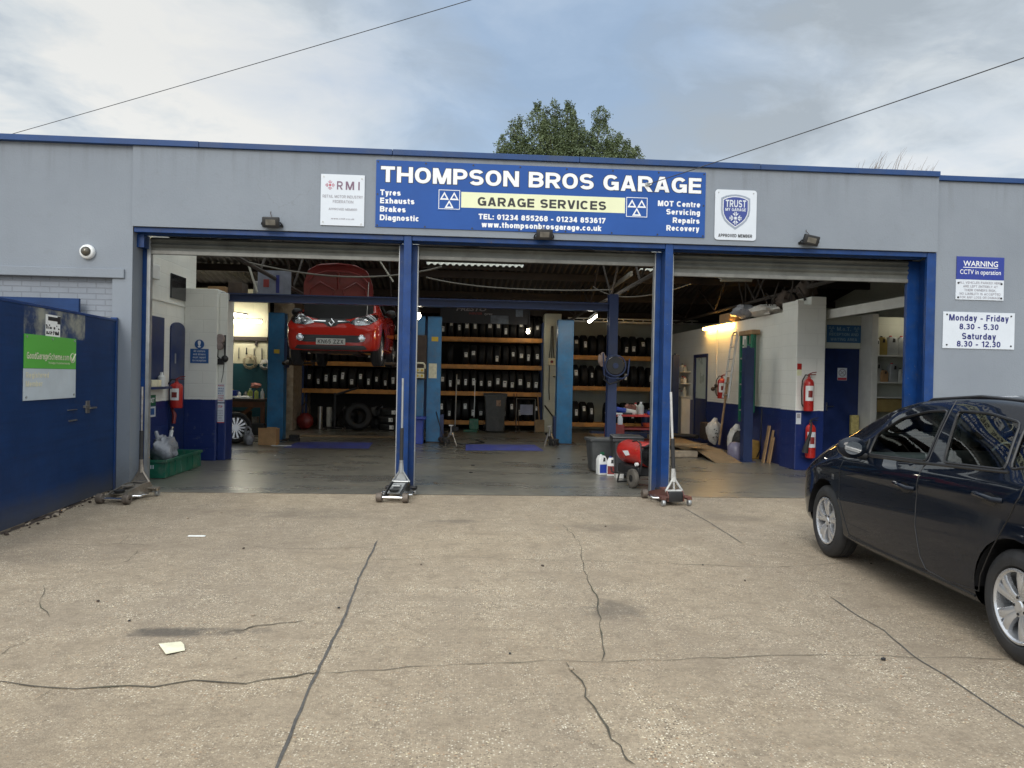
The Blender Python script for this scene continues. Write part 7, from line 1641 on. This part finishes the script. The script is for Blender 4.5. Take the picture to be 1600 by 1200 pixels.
def build_car(root, st, paintm, axles, wheel_r, win, screen, rear, arch_r=.362, seams=(), trimz=None, hood=None, tub=True, bonnet_pos=None):
    bm = loft(st); bvh = BVHTree.FromBMesh(bm); P = {}
    sidef = lambda f: abs(f.normal.x) > .30 and abs(f.calc_center_median().x) > .25
    for y in axles:
        c = cut(bm, circ(y, wheel_r, arch_r), 'X', lambda f: abs(f.calc_center_median().x) > .45); c.bm.free()
    W_ = []
    for poly in win:
        pp = roundpoly(poly, .035, 2); g = cut(bm, pp, 'X', lambda f: abs(f.calc_center_median().x) > .35 and f.calc_center_median().z > .8)
        for sgn in (1, -1):
            h = B(); mp = {}
            for f in g.bm.faces:
                if f.calc_center_median().x*sgn > 0:
                    vv = []
                    for v in f.verts:
                        if v not in mp: mp[v] = h.bm.verts.new(v.co)
                        vv.append(mp[v])
                    h.bm.faces.new(vv)
            offset(h, -.006); h.build('side_window', M['carglass'], root, world=False, smooth=60, fixn=False)
        g.bm.free(); W_.append(pp)
    g = cut(bm, roundpoly(screen, .06, 3), 'Z', lambda f: f.normal.z > .1 and f.calc_center_median().z > .93)
    offset(g, -.005).build('windscreen', M['carglass'], root, world=False, smooth=60, fixn=False)
    g = cut(bm, roundpoly(rear, .06, 3), 'Y', lambda f: f.normal.y < -.15 and f.calc_center_median().y < -1.2)
    offset(g, -.005).build('rear_window', M['carglass'], root, world=False, smooth=60, fixn=False)
    if hood:
        g = cut(bm, roundpoly(hood, .05, 3), 'Z', lambda f: f.normal.z > .15 and f.calc_center_median().z > .6); P['hood'] = g
    if trimz:
        pass
    me = bpy.data.meshes.new('body'); 
    for f in bm.faces: f.smooth = True
    bm.to_mesh(me); bm.free(); me.set_sharp_from_angle(angle=R(42)); me.materials.append(paintm)
    body = bpy.data.objects.new('body', me); C.objects.link(body); body.parent = root
    # gaskets round the glass
    for pp in W_:
        for s in (1, -1): b = B(); rim_strip(bvh, dense(pp, .04, True), 'X', s, .009, b); b.build('window_seal', M['trim'], root, world=False)
    for path in seams:
        for s in (1, -1):
            b = B(); rim_strip(bvh, dense(path, .03), 'X', s, .0042, b); b.build('door_seam', M['trim'], root, world=False)
    for y in axles:
        for s in (1, -1):
            b = B(); arc = [(y+arch_r*math.cos(t), wheel_r+arch_r*math.sin(t)) for t in [R(2+i*176/30) for i in range(31)]]
            n = len(arc); A = [b.v((s*.55, u, v)) for u, v in arc]; D = [b.v((s*.85, u, v)) for u, v in arc]
            for i in range(n-1): b._f((A[i], A[i+1], D[i+1], D[i]))
            b._f([b.v((s*.55, u, v)) for u, v in arc])
            b.build('arch_liner', M['trim'], root, world=False)
    b = B()
    b.box((-.62, -1.5, .20), (.62, 1.3, .26)); b.build('floor_pan', M['trim'], root, world=False)
    return bvh, body, P
def cabin(root, driver=1, ys=(.10, -.95), z=.28):
    for y, xs, nm in ((ys[0], (-.36, .36), 'front_seat'), (ys[1], (-.36, .36), 'rear_seat')):
        for x in xs:
            b = B(); b.box((x-.25, y-.05, z+.02), (x+.25, y+.48, z+.25), .06); b.box((x-.24, y-.14, z+.22), (x+.24, y+.02, z+.80), .06, Matrix.Rotation(R(-12), 3, 'X') if False else Matrix.Rotation(R(14), 3, 'X'), (x, y, z+.2)); s = b.build(nm, M['seat'], root, world=False, smooth=50)
            b = B(); b.box((x-.13, y-.27, z+.80), (x+.13, y-.18, z+1.0), .04); b.build('headrest', M['seat'], s, world=False, smooth=50)
    b = B(); b.box((-.70, .78, z+.22), (.70, 1.25, z+.64), .06); b.build('dashboard', M['dash'], root, world=False, smooth=50)
    b = B(); b.tube([(.36*driver+.18*math.cos(t*PI/12), .62+.05*math.sin(t*PI/12), z+.60+.17*math.sin(t*PI/12)) for t in range(24)], .015, 6, closed=True); b.tube([(.36*driver, .64, z+.60), (.36*driver, .82, z+.54)], .03, 8); b.tube([(.36*driver-.17, .62, z+.6), (.36*driver+.17, .62, z+.6)], .014, 6); b.build('steering_wheel', M['trim'], root, world=False, smooth=60)
    b = B(); b.box((-.11, .50, z+1.02), (.11, .53, z+1.09), .015); b.build('inner_mirror', M['trim'], root, world=False)
def mirrors(root, y, z, x, m, gl='chrome'):
    for s in (-1, 1):
        b = B(); b.ball((0, 0, 0), 1, 18)
        for v in b.bm.verts: v.co = Vector((s*(x+v.co.x*.115*(1 if v.co.x*s < 0 else 1)), y+(v.co.y*.095 if v.co.y > 0 else v.co.y*.045), z+v.co.z*.083))
        mh = b.build('door_mirror', m, root, world=False, smooth=60)
        b = B(); b.box((s*(x-.13), y+.00, z-.085), (s*(x-.05), y+.05, z-.045), .012); b.build('mirror_arm', M['trim'], mh, world=False)
        b = B(); pts = circ(s*(x+.012), z, .068, 20, .050); b._f([b.v((u, y-.048, v)) for u, v in pts]); b.build('mirror_glass', M['mirror'], mh, world=False)
M['mirror'] = mat('mirror_glass', (.75, .78, .80), .04, 1.0, .02, 3)

# --- dark blue hatchback parked on the forecourt
HB = thing('hatchback', (7.86, -4.78, .004), 'dark blue five door hatchback parked at the right, nose towards the garage', 'car', None, R(-3.66))
ST = [(-1.93, .36, .60, .60, .57, .64, .50, .66), (-1.90, .31, .74, .76, .70, .82, .60, .86), (-1.82, .27, .81, .90, .77, 1.00, .645, 1.06), (-1.66, .25, .845, .985, .80, 1.19, .625, 1.27), (-1.45, .22, .86, 1.005, .815, 1.315, .63, 1.385),
      (-1.15, .20, .867, 1.000, .822, 1.365, .640, 1.432), (-.6, .195, .868, .980, .823, 1.395, .650, 1.452), (0, .195, .868, .955, .822, 1.375, .655, 1.418), (.4, .195, .868, .935, .82, 1.308, .665, 1.356), (.8, .195, .868, .915, .815, 1.16, .688, 1.252),
      (1.1, .20, .866, .905, .808, 1.035, .716, 1.125), (1.35, .205, .86, .885, .797, .94, .742, 1.015), (1.6, .21, .845, .835, .772, .885, .70, .945), (1.83, .22, .80, .75, .71, .80, .62, .845), (1.98, .235, .71, .64, .61, .69, .52, .725), (2.05, .27, .58, .53, .49, .57, .40, .595), (2.07, .31, .47, .46, .40, .50, .32, .52)]
WIN = [[(.56, .955), (.555, 1.115), (.27, 1.252), (-.06, 1.318), (-.285, 1.332), (-.275, .99)], [(-.40, 1.335), (-.72, 1.335), (-1.02, 1.295), (-1.08, 1.03), (-.475, 1.005)], [(-1.07, 1.285), (-1.30, 1.22), (-1.40, 1.10), (-1.12, 1.035)], [(.72, .955), (.64, 1.08), (.62, .955)]]
SEAM = [[(-.31, 1.40), (-.30, .99), (-.268, .95), (-.249, .70), (-.255, .55), (-.30, .36), (-.36, .285), (-.60, .27)], [(.92, .87), (.95, .72), (.93, .55), (.86, .42), (.78, .28), (.3, .27), (-.36, .275)], [(-1.08, 1.33), (-1.30, 1.02), (-1.28, .90), (-1.06, .56), (-.96, .40), (-.93, .30), (-.60, .27)]]
bvh, body, P_ = build_car(HB, ST, M['carblue'], (1.255, -1.255), .305, WIN, [(-.63, 1.27), (.63, 1.27), (.55, .36), (-.55, .36)], [(-.55, 1.06), (.55, 1.06), (.47, 1.33), (-.47, 1.33)], .365, SEAM)
for y in (1.255, -1.255):
    for s in (-1, 1): car_wheel(HB, s*.752, y, .307, s, .307, .185, .205, 'pairs', 0, .25 if y > 0 else .55)
cabin(HB, 1); mirrors(HB, .54, 1.005, .945, M['carblue'])
for s in (-1, 1):
    for y, z in ((-.10, .800), (-1.03, .868)):
        b = B(); h = bvh.ray_cast(Vector((2*s, y, z)), Vector((-s, 0, 0)))[0]
        b.tube([(h.x-s*.004, y+.11, z+.004), (h.x+s*.034, y+.085, z+.006), (h.x+s*.038, y, z+.003), (h.x+s*.034, y-.085, z-.004), (h.x-s*.004, y-.11, z-.006)], .016, 10); hd = b.build('door_handle', M['carblue'], HB, world=False, smooth=60)
        b = decal(bvh, circ(y+.0, z-.012, .075, 18, .036), 'X', s, .0015, .02); b.build('handle_recess', M['trim'], hd, world=False, smooth=60)
    b = decal(bvh, [(1.05, .69), (1.10, .69), (1.10, .735), (1.05, .735)], 'X', s, .003); b.build('side_badge', M['chrome'], HB, world=False)
    b = decal(bvh, roundpoly([(s*.36, .60), (s*.56, .56), (s*.68, .63), (s*.70, .76), (s*.55, .74)], .04), 'Y', 1, .004, .03); b.build('headlight', M['lampglass'], HB, world=False, smooth=50)
    b = decal(bvh, roundpoly([(s*.55, .62), (s*.72, .62), (s*.74, .98), (s*.64, .98)], .04), 'Y', -1, .004, .03); b.build('tail_lamp', M['lampred'], HB, world=False, smooth=50)
    b = B(); b.tube([(s*.575, .22, 1.345), (s*.595, .05, 1.398), (s*.59, -.5, 1.432), (s*.585, -1.05, 1.412), (s*.59, -1.15, 1.385)], .013, 8); b.build('roof_rail', M['trim'], HB, world=False, smooth=60)
b = decal(bvh, roundpoly([(-.36, .33), (.36, .33), (.32, .43), (-.32, .43)], .03), 'Y', 1, .004); b.build('lower_grille', M['trim'], HB, world=False)
b = decal(bvh, roundpoly([(-.28, .57), (.28, .57), (.30, .63), (-.30, .63)], .02), 'Y', 1, .004); b.build('grille', M['chrome'], HB, world=False)
b = B(); b.tube([(.1, 1.22, 1.035), (-.3, 1.20, 1.065), (-.52, 1.12, 1.08)], .01, 6); b.tube([(-.2, 1.30, 1.03), (-.35, 1.24, 1.06), (-.5, 1.22, 1.12)], .008, 6); b.build('wiper', M['trim'], HB, world=False)
b = decal(bvh, [(-.26, .36), (.26, .36), (.26, .47), (-.26, .47)], 'Y', -1, .006); b.build('number_plate', M['yellow'], HB, world=False)
for s in (-1, 1):
    b = B(); rim_strip(bvh, dense([(.80, .26), (-.88, .26)], .05), 'X', s, .008, b); b.build('sill_strip', M['trim'], HB, world=False, smooth=50)
    b = B(); rim_strip(bvh, dense([(.56, .942), (-.28, .978), (-1.12, 1.02)], .05), 'X', s, .010, b); b.build('waist_seal', M['trim'], HB, world=False)

# --- red hatchback raised on the lift, facing out
RC = thing('hatchback', (1.555, 6.40, 1.735), 'red hatchback raised on the blue lift with its bonnet open', 'car', None, PI)
ST2 = [(-1.92, .38, .60, .62, .57, .66, .50, .68), (-1.89, .33, .74, .78, .70, .84, .60, .88), (-1.80, .28, .82, .93, .77, 1.03, .63, 1.08), (-1.62, .25, .85, 1.0, .80, 1.20, .60, 1.27), (-1.4, .22, .862, 1.01, .81, 1.31, .58, 1.38), (-.9, .20, .866, .99, .815, 1.385, .575, 1.43), (-.2, .20, .866, .95, .815, 1.40, .59, 1.448), (.3, .20, .866, .93, .812, 1.33, .61, 1.39),
       (.75, .20, .866, .915, .808, 1.17, .655, 1.23), (1.05, .20, .866, .905, .80, 1.02, .70, 1.07), (1.25, .20, .866, .895, .79, .935, .735, .985), (1.55, .20, .862, .86, .775, .90, .70, .955), (1.80, .195, .845, .80, .75, .845, .66, .90), (1.95, .19, .815, .745, .715, .79, .62, .835), (2.04, .19, .765, .68, .66, .72, .56, .76), (2.10, .195, .66, .60, .56, .63, .47, .66), (2.13, .21, .52, .50, .42, .52, .34, .535), (2.14, .25, .42, .44, .34, .455, .27, .465)]
WIN2 = [[(.60, .96), (.55, 1.10), (.25, 1.265), (-.2, 1.31), (-.24, .985)], [(-.34, 1.31), (-.75, 1.30), (-1.10, 1.20), (-1.05, 1.03), (-.36, .99)]]
bvh, body, P_ = build_car(RC, ST2, M['carred'], (1.29, -1.30), .305, WIN2, [(-.58, 1.08), (.58, 1.08), (.49, .32), (-.49, .32)], [(-.52, 1.08), (.52, 1.08), (.45, 1.31), (-.45, 1.31)], .365, [], hood=[(-.66, 1.24), (.66, 1.24), (.66, 1.60), (.56, 1.90), (.34, 2.02), (0, 2.05), (-.34, 2.02), (-.56, 1.90), (-.66, 1.60)])
for y in (1.29, -1.30):
    for s in (-1, 1): car_wheel(RC, s*.752, y, .235, s, .307, .185, .205, 'eight')
cabin(RC, 1); mirrors(RC, .55, 1.0, .94, M['trim'])
# open bonnet hinged at the windscreen
g = P_['hood']; hz = Vector((0, 1.26, .965)); rot = Matrix.Rotation(R(83), 4, 'X'); tr = Matrix.Translation(hz+Vector((0, .02, .20))) @ rot @ Matrix.Diagonal((1, .93, 1, 1)) @ Matrix.Translation(-hz)
for v in g.bm.verts: v.co = tr @ v.co
inner = B(); mp = {}
g.bm.normal_update()
for f in g.bm.faces:
    vv = []
    for v in f.verts:
        if v not in mp: mp[v] = inner.bm.verts.new(v.co-v.normal*.022)
        vv.append(mp[v])
    inner.bm.faces.new(vv[::-1])
edges = [e for e in g.bm.edges if len(e.link_faces) == 1]
for e in edges: inner.bm.faces.new((mp[e.verts[0]], mp[e.verts[1]], inner.bm.verts.new(e.verts[1].co), inner.bm.verts.new(e.verts[0].co)))
hood = g.build('bonnet', M['carred'], RC, world=False, smooth=50, fixn=False)
M['redshade'] = mat('red_shaded_inner', (.13, .012, .010), .42, 0, .2, 6, coat=.3)  # darker copy of the body red, shade under the raised bonnet painted in
inner.build('bonnet_inner', M['redshade'], hood, world=False, smooth=50)
rb_ = B()
def hp(x, y, d=-.034):      # a point on the underside of the raised bonnet
    h = bvh.ray_cast(Vector((x, y, 3)), Vector((0, 0, -1)))[0]; p = Vector((h.x, h.y, h.z+d)); return tr @ p
for path in ([(-.54, 1.34), (-.12, 1.34), (-.08, 1.50), (-.34, 1.66), (-.52, 1.52)], [(.54, 1.34), (.12, 1.34), (.08, 1.50), (.34, 1.66), (.52, 1.52)]):
    rb_.tube([hp(*p) for p in dense(path, .05, True)], .018, 6)
rb_.tube([hp(*p) for p in dense([(-.56, 1.66), (-.44, 1.80), (-.2, 1.88), (.2, 1.88), (.44, 1.80), (.56, 1.66)], .05)], .022, 6); rb_.tube([hp(*p) for p in dense([(-.60, 1.29), (.60, 1.29)], .06)], .02, 6); rb_.tube([hp(*p) for p in dense([(0, 1.52), (0, 1.86)], .06)], .03, 6)
rb_.build('bonnet_rib', M['redshade'], hood, world=False, smooth=50)
b = B(); b.tube([(-.60, 1.80, .80), (-.58, 1.40, 1.55)], .007, 6); b.build('bonnet_stay', M['steel'], RC, world=False)
# engine bay
b = B(); b.box((-.64, 1.27, .40), (.64, 1.94, .60)); b.box((-.66, 1.20, .5), (.66, 1.26, 1.16)); b.build('bay_wall', M['trim'], RC, world=False)
b = B(); b.box((-.34, 1.42, .6), (.28, 1.82, .80), .03); b.build('engine_cover', M['jackblack'], RC, world=False)
b = B(); b.box((.36, 1.45, .6), (.60, 1.75, .82), .02); b.build('battery', M['black'], RC, world=False)
b = B(); b.cyl((-.5, 1.55, .6), (-.5, 1.55, .84), .08, seg=14); b.tube([(-.4, 1.82, .74), (0, 1.86, .76), (.4, 1.82, .74)], .022, 8); b.build('reservoir', M['sack'], RC, world=False, smooth=50)
b = B(); b.box((-.50, 1.86, .42), (.50, 1.92, .74), .01); b.build('radiator_panel', M['trim'], RC, world=False)
for s in (-1, 1):
    lampp = roundpoly([(s*.30, .700), (s*.48, .655), (s*.70, .685), (s*.80, .79), (s*.77, .90), (s*.62, .875), (s*.42, .79)], .03)
    b = decal(bvh, lampp, 'Y', 1, .004, .03); hl = b.build('headlight', M['lampglass'], RC, world=False, smooth=50)
    b = decal(bvh, lampp, 'Y', 1, .018, .03); b.build('headlight_lens', M['lens'], hl, world=False, smooth=50)
    b = B()
    for x, z, r in ((s*.60, .755, .045), (s*.48, .722, .03)):
        h = bvh.ray_cast(Vector((x, 4, z)), Vector((0, -1, 0)))
        if h[0] is not None: b.ball(h[0]+Vector((0, -.005, 0)), r, 12)
    b.build('reflector', M['chrome'], hl, world=False, smooth=60)
    h = bvh.ray_cast(Vector((s*.555, 4, .425)), Vector((0, -1, 0)))[0]
    b = B(); b.lathe([(.0, .028), (.045, .026), (.05, .012)], h, 'Y', 20); fo = b.build('fog_lamp', M['lampglass'], RC, world=False, smooth=40)
    b = B(); b.lathe([(.05, .012), (.056, .024), (.066, .020), (.068, 0)], h, 'Y', 20); b.build('fog_ring', M['chrome'], fo, world=False, smooth=40)
b = decal(bvh, roundpoly([(-.33, .705), (-.25, .765), (.25, .765), (.33, .705), (.14, .688), (.07, .640), (0, .625), (-.07, .640), (-.14, .688)], .015), 'Y', 1, .006, .02); gr = b.build('grille', M['trim'], RC, world=False, smooth=50)
for s in (-1, 1):
    b = decal(bvh, [(s*.11, .715), (s*.33, .722), (s*.33, .738), (s*.11, .734)], 'Y', 1, .014, .02); b.build('grille_bar', M['chrome'], gr, world=False)
b = decal(bvh, roundpoly([(-.60, .40), (-.53, .475), (.53, .475), (.60, .40), (.50, .345), (-.50, .345)], .03), 'Y', 1, .006, .025); lg = b.build('lower_grille', M['trim'], RC, world=False, smooth=50)
for z in (.375, .405, .435):
    b = B(); rim_strip(bvh, dense([(-.46, z), (.46, z)], .04), 'Y', 1, .010, b); b.build('grille_slat', M['black'], lg, world=False)
b = decal(bvh, roundpoly([(-.66, .225), (-.60, .29), (.60, .29), (.66, .225), (.5, .205), (-.5, .205)], .02), 'Y', 1, .005, .03); b.build('lower_lip', M['trim'], RC, world=False, smooth=50)
# diamond emblem
def ring_diamond(b, y, cx, cz, w, h, t, d):
    o = [(0, h), (w, 0), (0, -h), (-w, 0)]; i = [(x*t, z*t) for x, z in o]
    for k in range(4):
        a, c, e, f = o[k], o[(k+1) % 4], i[(k+1) % 4], i[k]
        b.quad(*((cx+p[0]*.62, y, cz+p[1]) for p in ()) ) if False else None
        V = [(cx+p[0], y+d, cz+p[1]) for p in (a, c, e, f)]; U = [(cx+p[0], y, cz+p[1]) for p in (a, c, e, f)]
        m0 = [((cx+(p[0]+q[0])/2), y+d*1.8, cz+(p[1]+q[1])/2) for p, q in ((a, f), (c, e))]
        b.quad(V[0], V[1], m0[1], m0[0]); b.quad(m0[0], m0[1], V[2], V[3]); b.quad(U[0], U[1], V[1], V[0]); b.quad(U[2], U[3], V[3], V[2])
yb = bvh.ray_cast(Vector((0, 4, .70)), Vector((0, -1, 0)))[0].y
b = B(); ring_diamond(b, yb+.03, 0, .705, .062, .082, .52, .012); b.build('emblem', M['chrome'], RC, world=False)
# front plate
yp = bvh.ray_cast(Vector((0, 4, .36)), Vector((0, -1, 0)))[0].y
b = B(); b.box((-.262, yp+.004, .300), (.262, yp+.016, .412), .003); npl = b.build('number_plate', mat('front_plate', (.50, .50, .46), .5, 0, .08, 6), RC, world=False)
b = B(); grot(b, 'KN65 ZZX', 0, .318, .074, .46, 'c', .085, 0, 0, .16, lambda u, v, d: (-u, yp+.0185+d, v)); b.build('lettering', M['letblack'], npl, world=False, fixn=False)
b = B()
for z, pts in ((.20, [(-.5, 1.7), (.5, 1.7)]), ): b.tube([(-.7, 1.3, .22), (.7, 1.3, .22)], .04, 8); b.box((-.45, 1.35, .15), (.45, 1.75, .21), .01); b.tube([(-.3, 1.3, .18), (-.2, 0, .17), (-.2, -1.7, .2)], .035, 8)
b.build('underbody', M['grime'], RC, world=False)
